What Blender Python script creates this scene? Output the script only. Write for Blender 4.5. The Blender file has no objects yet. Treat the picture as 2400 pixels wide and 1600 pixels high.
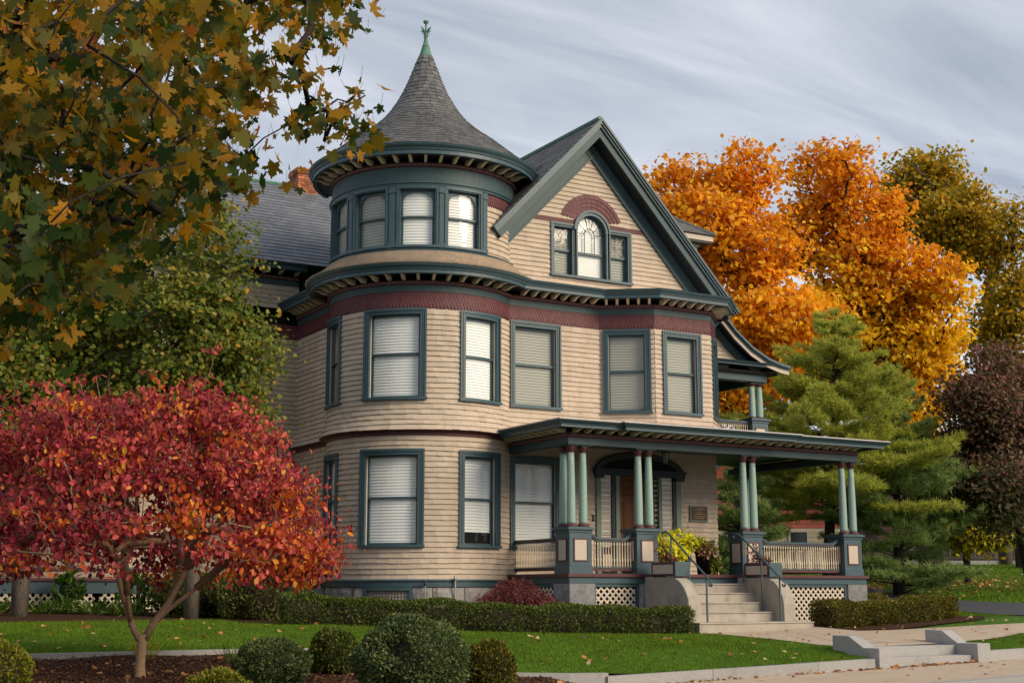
import bpy, math, random
import numpy as np
from mathutils import Vector, Matrix

random.seed(7)
RNG = np.random.default_rng(11)
SC = bpy.context.scene
COL = SC.collection
R = math.radians
EYE = 0.77

# ------------------------------------------------------------------ camera, sky, sun, exposure
cam_data = bpy.data.cameras.new('camera')
cam_data.sensor_width = 36.0
cam_data.lens = 36.0 * 3220.0 / 2400.0
cam_data.clip_end = 3000
cam = bpy.data.objects.new('camera', cam_data)
COL.objects.link(cam)
cam.location = (0, 0, EYE)
cam.rotation_euler = (R(90) + math.atan(588.0 / 3220.0), 0, R(-30))
SC.camera = cam

SUN_AZ = R(152)        # direction the light comes from, measured clockwise from +Y
SUN_EL = R(29)
world = bpy.data.worlds.new('World')
SC.world = world
world.use_nodes = True
wn, wl = world.node_tree.nodes, world.node_tree.links
wn.clear()
w_out = wn.new('ShaderNodeOutputWorld')
w_bg = wn.new('ShaderNodeBackground')
w_bg.inputs['Strength'].default_value = 0.11
w_sky = wn.new('ShaderNodeTexSky')
w_sky.sky_type = 'NISHITA'
w_sky.sun_disc = False
w_sky.sun_elevation = SUN_EL
w_sky.sun_rotation = SUN_AZ
w_tc = wn.new('ShaderNodeTexCoord')
w_sep = wn.new('ShaderNodeSeparateXYZ')
wl.new(w_tc.outputs['Generated'], w_sep.inputs[0])
# flat cloud deck: project the view direction on a plane overhead so streaks shrink to the horizon
w_addz = wn.new('ShaderNodeMath'); w_addz.operation = 'ADD'; w_addz.inputs[1].default_value = 0.16
w_abs = wn.new('ShaderNodeMath'); w_abs.operation = 'ABSOLUTE'
wl.new(w_sep.outputs[2], w_abs.inputs[0]); wl.new(w_abs.outputs[0], w_addz.inputs[0])
w_dx = wn.new('ShaderNodeMath'); w_dx.operation = 'DIVIDE'
w_dy = wn.new('ShaderNodeMath'); w_dy.operation = 'DIVIDE'
wl.new(w_sep.outputs[0], w_dx.inputs[0]); wl.new(w_addz.outputs[0], w_dx.inputs[1])
wl.new(w_sep.outputs[1], w_dy.inputs[0]); wl.new(w_addz.outputs[0], w_dy.inputs[1])
w_cmb = wn.new('ShaderNodeCombineXYZ')
wl.new(w_dx.outputs[0], w_cmb.inputs[0]); wl.new(w_dy.outputs[0], w_cmb.inputs[1])
w_map = wn.new('ShaderNodeMapping')
w_map.inputs['Rotation'].default_value = (0, 0, R(38))
w_map.inputs['Scale'].default_value = (0.75, 2.6, 1)
wl.new(w_cmb.outputs[0], w_map.inputs[0])
w_n1 = wn.new('ShaderNodeTexNoise'); w_n1.inputs['Scale'].default_value = 1.3
w_n1.inputs['Detail'].default_value = 7; w_n1.inputs['Roughness'].default_value = 0.55
w_n1.inputs['Distortion'].default_value = 0.5
wl.new(w_map.outputs[0], w_n1.inputs['Vector'])
w_rmp = wn.new('ShaderNodeValToRGB')
w_rmp.color_ramp.elements[0].position = 0.36; w_rmp.color_ramp.elements[0].color = (2.45, 2.8, 3.4, 1)
w_rmp.color_ramp.elements[1].position = 0.66; w_rmp.color_ramp.elements[1].color = (4.9, 5.05, 5.55, 1)
wl.new(w_n1.outputs['Fac'], w_rmp.inputs[0])
# clouds thin and brighten towards the horizon
w_hz = wn.new('ShaderNodeMapRange')
w_hz.inputs['From Min'].default_value = 0.08; w_hz.inputs['From Max'].default_value = 0.42
w_hz.inputs['To Min'].default_value = 1.22; w_hz.inputs['To Max'].default_value = 0.92
wl.new(w_abs.outputs[0], w_hz.inputs['Value'])
w_mul = wn.new('ShaderNodeVectorMath'); w_mul.operation = 'SCALE'
wl.new(w_rmp.outputs[0], w_mul.inputs[0]); wl.new(w_hz.outputs[0], w_mul.inputs['Scale'])
w_mix = wn.new('ShaderNodeMixRGB')
w_mix.inputs[0].default_value = 0.95
wl.new(w_sky.outputs[0], w_mix.inputs[1]); wl.new(w_mul.outputs[0], w_mix.inputs[2])
wl.new(w_mix.outputs[0], w_bg.inputs['Color'])
wl.new(w_bg.outputs[0], w_out.inputs['Surface'])

sun_data = bpy.data.lights.new('sun', 'SUN')
sun_data.energy = 2.5
sun_data.angle = R(30)
sun_data.color = (1.0, 0.85, 0.65)
sun = bpy.data.objects.new('sun', sun_data)
COL.objects.link(sun)
sun.rotation_euler = Vector((math.sin(SUN_AZ) * math.cos(SUN_EL), math.cos(SUN_AZ) * math.cos(SUN_EL), math.sin(SUN_EL))).to_track_quat('Z', 'Y').to_euler()

SC.view_settings.view_transform = 'Standard'
SC.view_settings.look = 'None'
SC.view_settings.exposure = 0.6
SC.view_settings.gamma = 1.0
SC.view_settings.use_curve_mapping = False
SC.cycles.max_bounces = 6
SC.cycles.transparent_max_bounces = 12

# ------------------------------------------------------------------ materials
MATS = {}
def mat(name, col, rough=0.6, var=0.12, nscale=6.0, bump=0.0, bscale=40.0, spec=0.3, metal=0.0, hue=None, stretch=None,
        leaf=0.0, island=0.0, dirt=None, ramp=None):
    """Procedural painted / mineral / leaf material. var: noise value variation, island: variation per piece, ramp: piece colours."""
    m = bpy.data.materials.new(name); m.use_nodes = True
    n, l = m.node_tree.nodes, m.node_tree.links
    n.clear()
    out = n.new('ShaderNodeOutputMaterial')
    p = n.new('ShaderNodeBsdfPrincipled')
    p.inputs['Roughness'].default_value = rough
    p.inputs['Specular IOR Level'].default_value = spec
    p.inputs['Metallic'].default_value = metal
    tc = n.new('ShaderNodeTexCoord')
    geo = n.new('ShaderNodeNewGeometry')
    oi = n.new('ShaderNodeObjectInfo')
    add = n.new('ShaderNodeMath'); add.operation = 'ADD'
    l.new(geo.outputs['Random Per Island'], add.inputs[0]); l.new(oi.outputs['Random'], add.inputs[1])
    fr = n.new('ShaderNodeMath'); fr.operation = 'FRACT'; l.new(add.outputs[0], fr.inputs[0])
    mp = n.new('ShaderNodeMapping')
    if stretch: mp.inputs['Scale'].default_value = stretch
    l.new(geo.outputs['Position'], mp.inputs[0])
    nz = n.new('ShaderNodeTexNoise'); nz.inputs['Scale'].default_value = nscale
    nz.inputs['Detail'].default_value = 6; nz.inputs['Roughness'].default_value = 0.65
    l.new(mp.outputs[0], nz.inputs['Vector'])
    if ramp:
        cr = n.new('ShaderNodeValToRGB')
        el = cr.color_ramp.elements
        while len(el) < len(ramp): el.new(0.5)
        for e, (pos, c) in zip(el, ramp): e.position = pos; e.color = (*c, 1)
        l.new(fr.outputs[0], cr.inputs[0]); base = cr.outputs[0]
    else:
        rgb = n.new('ShaderNodeRGB'); rgb.outputs[0].default_value = (*col, 1); base = rgb.outputs[0]
    # value variation = 1 + var*(noise-.5)*2 + island*(rand-.5)*2
    v1 = n.new('ShaderNodeMapRange'); v1.inputs['From Min'].default_value = 0.25; v1.inputs['From Max'].default_value = 0.75
    v1.inputs['To Min'].default_value = 1 - var; v1.inputs['To Max'].default_value = 1 + var
    l.new(nz.outputs['Fac'], v1.inputs['Value'])
    v2 = n.new('ShaderNodeMapRange'); v2.inputs['To Min'].default_value = 1 - island; v2.inputs['To Max'].default_value = 1 + island
    l.new(fr.outputs[0], v2.inputs['Value'])
    vm = n.new('ShaderNodeMath'); vm.operation = 'MULTIPLY'
    l.new(v1.outputs[0], vm.inputs[0]); l.new(v2.outputs[0], vm.inputs[1])
    sc = n.new('ShaderNodeVectorMath'); sc.operation = 'SCALE'
    l.new(base, sc.inputs[0]); l.new(vm.outputs[0], sc.inputs['Scale'])
    colout = sc.outputs[0]
    if dirt:                                   # (colour, amount, scale, threshold)
        dn = n.new('ShaderNodeTexNoise'); dn.inputs['Scale'].default_value = dirt[2]; dn.inputs['Detail'].default_value = 8
        dn.inputs['Roughness'].default_value = 0.7
        l.new(mp.outputs[0], dn.inputs['Vector'])
        dr = n.new('ShaderNodeMapRange'); dr.inputs['From Min'].default_value = dirt[3]; dr.inputs['From Max'].default_value = dirt[3] + 0.16
        dr.inputs['To Min'].default_value = 0; dr.inputs['To Max'].default_value = dirt[1]
        l.new(dn.outputs['Fac'], dr.inputs['Value'])
        mx = n.new('ShaderNodeMixRGB'); l.new(dr.outputs[0], mx.inputs[0]); l.new(colout, mx.inputs[1])
        mx.inputs[2].default_value = (*dirt[0], 1); colout = mx.outputs[0]
    l.new(colout, p.inputs['Base Color'])
    if bump > 0:
        bn = n.new('ShaderNodeTexNoise'); bn.inputs['Scale'].default_value = bscale; bn.inputs['Detail'].default_value = 6
        l.new(mp.outputs[0], bn.inputs['Vector'])
        b = n.new('ShaderNodeBump'); b.inputs['Strength'].default_value = bump; b.inputs['Distance'].default_value = 0.02
        l.new(bn.outputs['Fac'], b.inputs['Height']); l.new(b.outputs[0], p.inputs['Normal'])
    if leaf > 0:
        tr = n.new('ShaderNodeBsdfTranslucent'); l.new(colout, tr.inputs['Color'])
        ms = n.new('ShaderNodeMixShader'); ms.inputs[0].default_value = leaf
        l.new(p.outputs[0], ms.inputs[1]); l.new(tr.outputs[0], ms.inputs[2]); l.new(ms.outputs[0], out.inputs['Surface'])
    else:
        l.new(p.outputs[0], out.inputs['Surface'])
    MATS[name] = m
    return m

mat('cream', (0.485, 0.392, 0.300), 0.7, 0.08, 1.6, 0.25, 60, island=0.085, stretch=(3.2, 3.2, .55), dirt=((0.30, 0.235, 0.17), 0.55, 1.3, 0.56))
mat('cream_trim', (0.66, 0.55, 0.40), 0.55, 0.08, 8, 0.1, 60)
mat('cream_panel', (0.50, 0.42, 0.34), 0.6, 0.06, 12, 0.1, 80)
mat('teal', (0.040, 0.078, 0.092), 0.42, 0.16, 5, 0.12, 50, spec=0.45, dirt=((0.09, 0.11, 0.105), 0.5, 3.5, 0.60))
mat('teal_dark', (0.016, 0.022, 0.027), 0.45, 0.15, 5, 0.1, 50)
mat('teal_frieze', (0.048, 0.080, 0.085), 0.5, 0.14, 4, 0.15, 60, dirt=((0.12, 0.14, 0.13), 0.5, 6, 0.6))
mat('sage', (0.16, 0.205, 0.155), 0.5, 0.1, 8)
mat('mint', (0.25, 0.36, 0.31), 0.5, 0.08, 20, 0.25, 70)
mat('maroon', (0.125, 0.043, 0.047), 0.6, 0.14, 8, 0.2, 60, island=0.16)
mat('maroon_trim', (0.095, 0.032, 0.034), 0.5, 0.12, 8)
mat('dentil', (0.27, 0.125, 0.10), 0.55, 0.1, 12)
mat('slate', (0.122, 0.121, 0.119), 0.55, 0.16, 9, 0.35, 60, island=0.26, dirt=((0.16, 0.15, 0.135), 0.5, 2.5, 0.58))
mat('slate_blue', (0.135, 0.145, 0.165), 0.5, 0.14, 9, 0.3, 60, island=0.17)
mat('tar', (0.03, 0.03, 0.032), 0.7, 0.2, 10, 0.3)
mat('copper', (0.09, 0.21, 0.145), 0.55, 0.3, 9, 0.15, 30, dirt=((0.05, 0.09, 0.06), 0.7, 7, 0.52))
mat('tin_edge', (0.52, 0.47, 0.45), 0.35, 0.2, 8, spec=0.5)
mat('brick', (0.36, 0.13, 0.06), 0.8, 0.3, 14, 0.4, 60, island=0.5)
mat('mortar', (0.34, 0.28, 0.22), 0.9, 0.2, 14)
mat('stone', (0.25, 0.235, 0.22), 0.85, 0.30, 5, 0.9, 9, island=0.16, dirt=((0.10, 0.10, 0.10), 0.6, 4, 0.56))
mat('pier_stone', (0.21, 0.21, 0.21), 0.85, 0.35, 6, 0.8, 14, island=0.12, dirt=((0.08, 0.08, 0.085), 0.6, 4, 0.54))
mat('concrete', (0.37, 0.325, 0.27), 0.85, 0.18, 3.0, 0.25, 90, island=0.05, dirt=((0.16, 0.135, 0.11), 0.65, 2.4, 0.55))
mat('granite', (0.33, 0.32, 0.305), 0.75, 0.28, 60, 0.35, 130, island=0.09, dirt=((0.17, 0.16, 0.14), 0.55, 2.0, 0.56))
mat('sidewalk', (0.44, 0.345, 0.255), 0.9, 0.14, 5, 0.2, 120, dirt=((0.27, 0.21, 0.15), 0.45, 1.2, 0.54))
mat('asphalt', (0.062, 0.064, 0.07), 0.85, 0.25, 30, 0.4, 160)
mat('lawn_soil', (0.055, 0.125, 0.012), 0.95, 0.35, 1.1, 0.6, 60, spec=0.1, dirt=((0.075, 0.125, 0.015), 0.6, 0.8, 0.5))
mat('grass', None, 0.8, 0.3, .9, leaf=0.3, spec=0.15, ramp=[(0, (0.055, 0.125, 0.008)), (0.5, (0.105, 0.19, 0.012)), (1, (0.20, 0.26, 0.024))])
mat('mulch', (0.058, 0.029, 0.017), 0.95, 0.5, 30, 1.0, 55, spec=0.1, dirt=((0.085, 0.045, 0.028), 0.7, 16, 0.56))
mat('mulch_chip', None, 0.9, 0.2, 30, spec=0.1, ramp=[(0, (0.030, 0.016, 0.011)), (0.55, (0.08, 0.040, 0.023)), (1, (0.20, 0.105, 0.058))])
mat('bark', (0.10, 0.08, 0.062), 0.95, 0.4, 10, 1.0, 26, stretch=(1, 1, 0.35))
mat('bark_dark', (0.035, 0.026, 0.022), 0.95, 0.4, 10, 1.0, 30, stretch=(1, 1, 0.4))
mat('bark_warm', (0.30, 0.195, 0.115), 0.9, 0.45, 26, 1.0, 40, dirt=((0.085, 0.055, 0.038), 0.85, 26, 0.50))
mat('door_wood', (0.105, 0.033, 0.008), 0.5, 0.35, 9, 0.1, 40, spec=0.2, stretch=(6, 6, 0.7))
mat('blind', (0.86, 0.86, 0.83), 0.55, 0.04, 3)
mat('blind_dim', (0.36, 0.36, 0.31), 0.6, 0.05, 3)  # darkened copy of the blind; a window's dimness is put into its colour
mat('room', (0.012, 0.011, 0.010), 0.9, 0.2, 3)  # near-black: darkness of unlit interiors is put into this colour
mat('rail_iron', (0.050, 0.085, 0.105), 0.35, 0.08, 10, spec=0.5)
mat('lattice_paint', (0.60, 0.51, 0.40), 0.7, 0.12, 12)
mat('pot_black', (0.010, 0.010, 0.011), 0.4, 0.1, 8)
mat('plaque_bronze', (0.055, 0.030, 0.020), 0.4, 0.3, 40, metal=0.3)
mat('letter_gold', (0.38, 0.27, 0.13), 0.4, 0.1, 30, metal=0.4)
mat('brass', (0.30, 0.19, 0.07), 0.35, 0.1, 10, metal=0.8)
mat('lamp_glass', (0.25, 0.27, 0.25), 0.15, 0.1, 10)
mat('lamp_iron', (0.02, 0.022, 0.022), 0.4, 0.1, 10)
mat('conduit', (0.32, 0.33, 0.33), 0.4, 0.15, 10, metal=0.5)
mat('red_siding', (0.42, 0.11, 0.075), 0.7, 0.12, 4)
mat('far_siding', (0.50, 0.42, 0.31), 0.8, 0.1, 4)
mat('far_brown', (0.055, 0.030, 0.022), 0.8, 0.2, 4)
mat('far_yellow', (0.50, 0.32, 0.10), 0.7, 0.1, 4)
mat('far_glass', (0.03, 0.035, 0.04), 0.1, 0.1, 4)
mat('grey_wood', (0.12, 0.10, 0.085), 0.9, 0.3, 12)
mat('far_roof', (0.09, 0.085, 0.085), 0.8, 0.2, 6)

def leafmat(name, ramp, tl=0.35, rough=0.55):
    return mat(name, None, rough, 0.16, 0.8, leaf=tl, spec=0.25, ramp=ramp)
leafmat('leaf_street', [(0, (0.045, 0.070, 0.008)), (0.2, (0.11, 0.11, 0.009)), (0.45, (0.24, 0.16, 0.008)), (0.72, (0.37, 0.19, 0.008)), (0.94, (0.48, 0.21, 0.008)), (1, (0.34, 0.09, 0.008))], 0.5)
leafmat('leaf_red', [(0, (0.17, 0.014, 0.022)), (0.3, (0.34, 0.030, 0.040)), (0.62, (0.54, 0.075, 0.075)), (0.88, (0.70, 0.15, 0.10)), (1, (0.78, 0.33, 0.04))], 0.42)
leafmat('leaf_green', [(0, (0.065, 0.105, 0.012)), (0.4, (0.125, 0.170, 0.020)), (0.78, (0.22, 0.235, 0.030)), (0.96, (0.36, 0.27, 0.04)), (1, (0.58, 0.26, 0.015))], 0.4)
leafmat('leaf_orange', [(0, (0.74, 0.28, 0.012)), (0.35, (0.92, 0.42, 0.014)), (0.7, (0.97, 0.53, 0.018)), (1, (0.98, 0.62, 0.03))], 0.52)
leafmat('leaf_rust', [(0, (0.56, 0.17, 0.009)), (0.4, (0.80, 0.30, 0.010)), (0.8, (0.92, 0.42, 0.014)), (1, (0.95, 0.52, 0.02))], 0.52)
leafmat('leaf_gold', [(0, (0.70, 0.36, 0.012)), (0.4, (0.92, 0.54, 0.014)), (0.8, (0.98, 0.67, 0.022)), (1, (0.70, 0.56, 0.02))], 0.52)
leafmat('leaf_olive', [(0, (0.16, 0.15, 0.010)), (0.35, (0.34, 0.26, 0.012)), (0.75, (0.58, 0.36, 0.014)), (1, (0.74, 0.36, 0.012))], 0.45)
leafmat('leaf_wine', [(0, (0.085, 0.060, 0.032)), (0.35, (0.16, 0.092, 0.052)), (0.7, (0.23, 0.115, 0.075)), (0.93, (0.33, 0.12, 0.09)), (1, (0.16, 0.18, 0.045))], 0.4)
leafmat('leaf_yellow', [(0, (0.16, 0.18, 0.012)), (0.4, (0.32, 0.30, 0.016)), (1, (0.55, 0.42, 0.02))], 0.4)
leafmat('leaf_lime', [(0, (0.42, 0.46, 0.012)), (0.5, (0.66, 0.64, 0.016)), (1, (0.85, 0.74, 0.04))], 0.4)
leafmat('needle', [(0, (0.22, 0.29, 0.05)), (0.5, (0.42, 0.46, 0.07)), (1, (0.64, 0.60, 0.10))], 0.5)
leafmat('needle_dark', [(0, (0.15, 0.24, 0.08)), (0.5, (0.26, 0.36, 0.11)), (1, (0.40, 0.47, 0.13))], 0.45)
leafmat('leaf_box', [(0, (0.032, 0.058, 0.008)), (0.5, (0.078, 0.115, 0.015)), (0.93, (0.15, 0.175, 0.024)), (1, (0.22, 0.15, 0.05))], 0.25)
leafmat('leaf_box_warm', [(0, (0.045, 0.060, 0.008)), (0.5, (0.115, 0.125, 0.013)), (0.85, (0.22, 0.17, 0.018)), (1, (0.32, 0.18, 0.03))], 0.25)
leafmat('leaf_juniper', [(0, (0.045, 0.075, 0.026)), (0.6, (0.11, 0.155, 0.050)), (1, (0.21, 0.23, 0.070))], 0.3)
leafmat('leaf_lime_bush', [(0, (0.06, 0.08, 0.008)), (0.5, (0.15, 0.16, 0.012)), (1, (0.30, 0.26, 0.02))], 0.25)
leafmat('leaf_azalea', [(0, (0.05, 0.07, 0.018)), (0.5, (0.11, 0.13, 0.03)), (1, (0.21, 0.17, 0.045))], 0.3)
leafmat('leaf_acer', [(0, (0.09, 0.018, 0.018)), (0.5, (0.19, 0.042, 0.038)), (1, (0.29, 0.09, 0.07))], 0.3)
leafmat('leaf_fresh', [(0, (0.035, 0.085, 0.010)), (0.6, (0.08, 0.16, 0.018)), (1, (0.19, 0.24, 0.03))], 0.35)
leafmat('leaf_dry', [(0, (0.20, 0.10, 0.05)), (0.5, (0.34, 0.17, 0.09)), (1, (0.45, 0.28, 0.17))], 0.3)
leafmat('leaf_fallen', [(0, (0.22, 0.07, 0.02)), (0.4, (0.40, 0.16, 0.04)), (0.75, (0.52, 0.28, 0.10)), (1, (0.48, 0.38, 0.27))], 0.15)

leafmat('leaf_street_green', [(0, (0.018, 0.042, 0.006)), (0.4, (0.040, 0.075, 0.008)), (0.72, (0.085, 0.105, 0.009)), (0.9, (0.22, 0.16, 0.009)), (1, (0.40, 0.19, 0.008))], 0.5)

leafmat('leaf_wine_green', [(0, (0.045, 0.055, 0.020)), (0.5, (0.085, 0.095, 0.030)), (0.85, (0.14, 0.11, 0.045)), (1, (0.20, 0.17, 0.04))], 0.4)

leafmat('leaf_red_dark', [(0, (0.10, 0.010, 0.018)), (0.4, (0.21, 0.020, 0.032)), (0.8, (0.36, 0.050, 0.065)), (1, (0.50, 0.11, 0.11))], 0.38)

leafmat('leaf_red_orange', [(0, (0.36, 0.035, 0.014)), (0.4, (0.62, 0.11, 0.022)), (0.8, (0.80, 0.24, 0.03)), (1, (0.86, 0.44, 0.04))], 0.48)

def glass_mat():
    m = bpy.data.materials.new('window_glass'); m.use_nodes = True
    n, l = m.node_tree.nodes, m.node_tree.links; n.clear()
    out = n.new('ShaderNodeOutputMaterial')
    tr = n.new('ShaderNodeBsdfTransparent'); tr.inputs[0].default_value = (0.95, 0.96, 0.95, 1)
    gl = n.new('ShaderNodeBsdfGlossy'); gl.inputs['Roughness'].default_value = 0.03
    ge = n.new('ShaderNodeNewGeometry')                    # Schlick reflectance, the same from both sides of the pane
    dt = n.new('ShaderNodeVectorMath'); dt.operation = 'DOT_PRODUCT'; l.new(ge.outputs['Normal'], dt.inputs[0]); l.new(ge.outputs['Incoming'], dt.inputs[1])
    ab = n.new('ShaderNodeMath'); ab.operation = 'ABSOLUTE'; l.new(dt.outputs['Value'], ab.inputs[0])
    om = n.new('ShaderNodeMath'); om.operation = 'SUBTRACT'; om.inputs[0].default_value = 1.0; l.new(ab.outputs[0], om.inputs[1])
    pw = n.new('ShaderNodeMath'); pw.operation = 'POWER'; l.new(om.outputs[0], pw.inputs[0]); pw.inputs[1].default_value = 4.0
    fr = n.new('ShaderNodeMath'); fr.operation = 'MULTIPLY_ADD'; l.new(pw.outputs[0], fr.inputs[0]); fr.inputs[1].default_value = 0.86; fr.inputs[2].default_value = 0.035
    tc = n.new('ShaderNodeNewGeometry')
    nz = n.new('ShaderNodeTexNoise'); nz.inputs['Scale'].default_value = 2.2; nz.inputs['Detail'].default_value = 3
    l.new(tc.outputs['Position'], nz.inputs['Vector'])
    b = n.new('ShaderNodeBump'); b.inputs['Strength'].default_value = 0.10; b.inputs['Distance'].default_value = 0.03
    l.new(nz.outputs['Fac'], b.inputs['Height']); l.new(b.outputs[0], gl.inputs['Normal'])
    mx = n.new('ShaderNodeMixShader'); l.new(fr.outputs[0], mx.inputs[0])
    l.new(tr.outputs[0], mx.inputs[1]); l.new(gl.outputs[0], mx.inputs[2])
    l.new(mx.outputs[0], out.inputs['Surface'])
    MATS['glass'] = m
glass_mat()

# ------------------------------------------------------------------ mesh helpers
class MB:
    def __init__(s): s.v = []; s.f = []
    def add(s, vs, fs):
        k = len(s.v); s.v.extend([tuple(map(float, p)) for p in vs]); s.f.extend([tuple(i + k for i in f) for f in fs])
    def obox(s, o, a, b, c):
        o, a, b, c = [np.array(q, float) for q in (o, a, b, c)]
        s.add([o, o+a, o+a+b, o+b, o+c, o+a+c, o+a+b+c, o+b+c],
              [(0,3,2,1), (4,5,6,7), (0,1,5,4), (1,2,6,5), (2,3,7,6), (3,0,4,7)])
    def box(s, x0, y0, z0, x1, y1, z1):
        s.obox((x0, y0, z0), (x1-x0, 0, 0), (0, y1-y0, 0), (0, 0, z1-z0))
    def hexa(s, p):      # p: 8 points, bottom 4 ccw then top 4
        s.add(p, [(0,3,2,1), (4,5,6,7), (0,1,5,4), (1,2,6,5), (2,3,7,6), (3,0,4,7)])
    def loft(s, rings, closed_ring=True, caps=True):
        n = len(rings[0]); k = len(s.v)
        for r in rings: s.v.extend([tuple(map(float, p)) for p in r])
        for i in range(len(rings)-1):
            for j in range(n if closed_ring else n-1):
                a = k+i*n+j; b = k+i*n+(j+1) % n
                s.f.append((a, b, b+n, a+n))
        if caps and closed_ring:
            s.f.append(tuple(k+j for j in range(n))[::-1]); s.f.append(tuple(k+(len(rings)-1)*n+j for j in range(n)))
    def lathe(s, prof, c=(0,0), n=16, a0=0, a1=2*math.pi):
        full = abs(a1-a0-2*math.pi) < 1e-6
        m = n if full else n+1
        rings = []
        for r, z in prof:
            rings.append([(c[0]+r*math.cos(a0+(a1-a0)*j/n), c[1]+r*math.sin(a0+(a1-a0)*j/n), z) for j in range(m)])
        s.loft(rings, closed_ring=full, caps=full)
    def tube(s, pts, rad, n=6):
        pts = [np.array(p, float) for p in pts]
        if not hasattr(rad, '__len__'): rad = [rad]*len(pts)
        rings = []; up = np.array([0.31, 0.17, 0.93])
        for i, p in enumerate(pts):
            d = pts[min(i+1, len(pts)-1)] - pts[max(i-1, 0)]
            d = d/(np.linalg.norm(d)+1e-9)
            a = np.cross(d, up); 
            if np.linalg.norm(a) < 0.05: a = np.cross(d, (1, 0, 0))
            a /= np.linalg.norm(a); b = np.cross(d, a)
            rings.append([p + rad[i]*(math.cos(2*math.pi*j/n)*a + math.sin(2*math.pi*j/n)*b) for j in range(n)])
        s.loft(rings)
    def build(s, name, m, parent=None, smooth=False, loc=None, **kw):
        me = bpy.data.meshes.new(name); me.from_pydata(s.v, [], s.f); me.update()
        return link(name, me, m, parent, smooth, loc, **kw)

def link(name, me, m, parent=None, smooth=False, loc=None, **kw):
    if m is not None and not me.materials: me.materials.append(MATS[m] if isinstance(m, str) else m)
    if smooth: me.polygons.foreach_set('use_smooth', [True]*len(me.polygons))
    o = bpy.data.objects.new(name, me); COL.objects.link(o)
    if parent is not None:
        o.parent = parent
        if parent.type == 'EMPTY': o.location = -parent.location      # meshes hold world coordinates
    if loc is not None: o.location = loc
    for k, v in kw.items(): o[k] = v
    return o
def piece(name, me, m, parent, M):            # shared mesh placed with a matrix (world coordinates)
    if m is not None and not me.materials: me.materials.append(MATS[m])
    o = bpy.data.objects.new(name, me); COL.objects.link(o); o.parent = parent
    if parent.type == 'EMPTY': M = Matrix.Translation(-parent.location) @ M
    o.matrix_local = M
    return o
def empty(name, loc, label=None, category=None, group=None):
    o = bpy.data.objects.new(name, None); COL.objects.link(o); o.location = loc
    o.empty_display_size = 0.2
    if label: o['label'] = label
    if category: o['category'] = category
    if group: o['group'] = group
    return o
def tag(o, label, category, group=None, kind=None):
    o['label'] = label; o['category'] = category
    if group: o['group'] = group
    if kind: o['kind'] = kind
    return o
def structure(o): o['kind'] = 'structure'; return o
def fast_mesh(name, V, F4):                   # V (n,3), F4 (m,k) numpy
    me = bpy.data.meshes.new(name); k = F4.shape[1]
    me.vertices.add(len(V)); me.vertices.foreach_set('co', np.asarray(V, np.float32).ravel())
    me.loops.add(F4.size); me.loops.foreach_set('vertex_index', np.asarray(F4, np.int32).ravel())
    me.polygons.add(len(F4)); me.polygons.foreach_set('loop_start', np.arange(0, F4.size, k, dtype=np.int32))
    me.polygons.foreach_set('loop_total', np.full(len(F4), k, np.int32))
    me.update(calc_edges=True); me.validate()
    return me
# ------------------------------------------------------------------ terrain
CP = np.array([
 (17,21.8,-.02),(19,21.3,0),(20.5,21,.03),(9.2,22,.2),(6.3,19.4,-.04),(3.5,19.5,-.04),(8.5,19.4,-.05),(12,19.4,-.10),(15,19.4,-.10),(-3,19.5,-.03),(-15,19.5,0),
 (9.8,17.0,-.36),(12,16.9,-.39),(14.5,16.9,-.33),(16.3,17.3,-.28),(17,18.6,-.13),(16.95,17.65,-.135),(17.8,17.65,-.12),(18.7,17.65,-.105),(13.2,16.95,-.36),(15.8,16.95,-.30),(19.3,16.98,-.21),(20.6,16.98,-.18),(23.6,16.98,-.105),(26,16.98,-.05),(22,16.9,-.15),(30,16.9,.04),(45,16.9,.3),
 (11,25,.22),(14,24,.10),(17,23,.02),(23,23.5,.10),(5,27,.33),(8,26,.30),(2,28,.35),(-5,28,.35),(-15,28,.4),
 (4.6,17,-.2),(7.6,17,-.2),(6,15,-.3),(8,13.5,-.42),(3,13,-.40),(0,17,-.2),(-5,17,-.2),(-5,12,-.42),
 (19.6,21.8,.07),(23.9,21.8,.215),(25.6,23.3,.33),(28.7,26.1,.55),(24.5,20.5,.27),(27.8,23.2,.51),
 (22.9,19.1,.154),(21.2,17.8,.02),(18,17.9,-.10),(49,41,2.0),(44.5,43.6,2.0),(35.6,31.4,1.0),(31,27,.68),(30,32,.8),(38,42,1.55),(20,34,.5),(8,38,.6),(28,45,1.2),(60,60,2.6),(40,65,2.4),(10,60,1.0),(70,40,2.6)], float)
def _solve():
    P = CP[:, :2]; n = len(P)
    D = np.linalg.norm(P[:, None]-P[None], axis=2)
    A = np.zeros((n+3, n+3)); A[:n, :n] = -D - 0.02*np.eye(n); A[:n, n] = 1; A[:n, n+1:] = P; A[n, :n] = 1; A[n+1:, :n] = P.T
    b = np.zeros(n+3); b[:n] = CP[:, 2]
    return np.linalg.solve(A, b)
_W = _solve()
def H(x, y):
    x = np.atleast_1d(np.asarray(x, float)); y = np.atleast_1d(np.asarray(y, float))
    xc = np.clip(x, -18, 70); yc = np.clip(y, 11, 62)
    sh = xc.shape; q = np.stack([xc.ravel(), yc.ravel()], 1)
    d = np.linalg.norm(q[:, None]-CP[None, :, :2], axis=2)
    n = len(CP)
    z = -d @ _W[:n] + _W[n] + q @ _W[n+1:]
    z = z.reshape(sh)
    return z
def h1(x, y): return float(H(x, y)[0])
def walk_z(x): return -0.84 + 0.024*np.clip(x, -20, 60)

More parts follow.
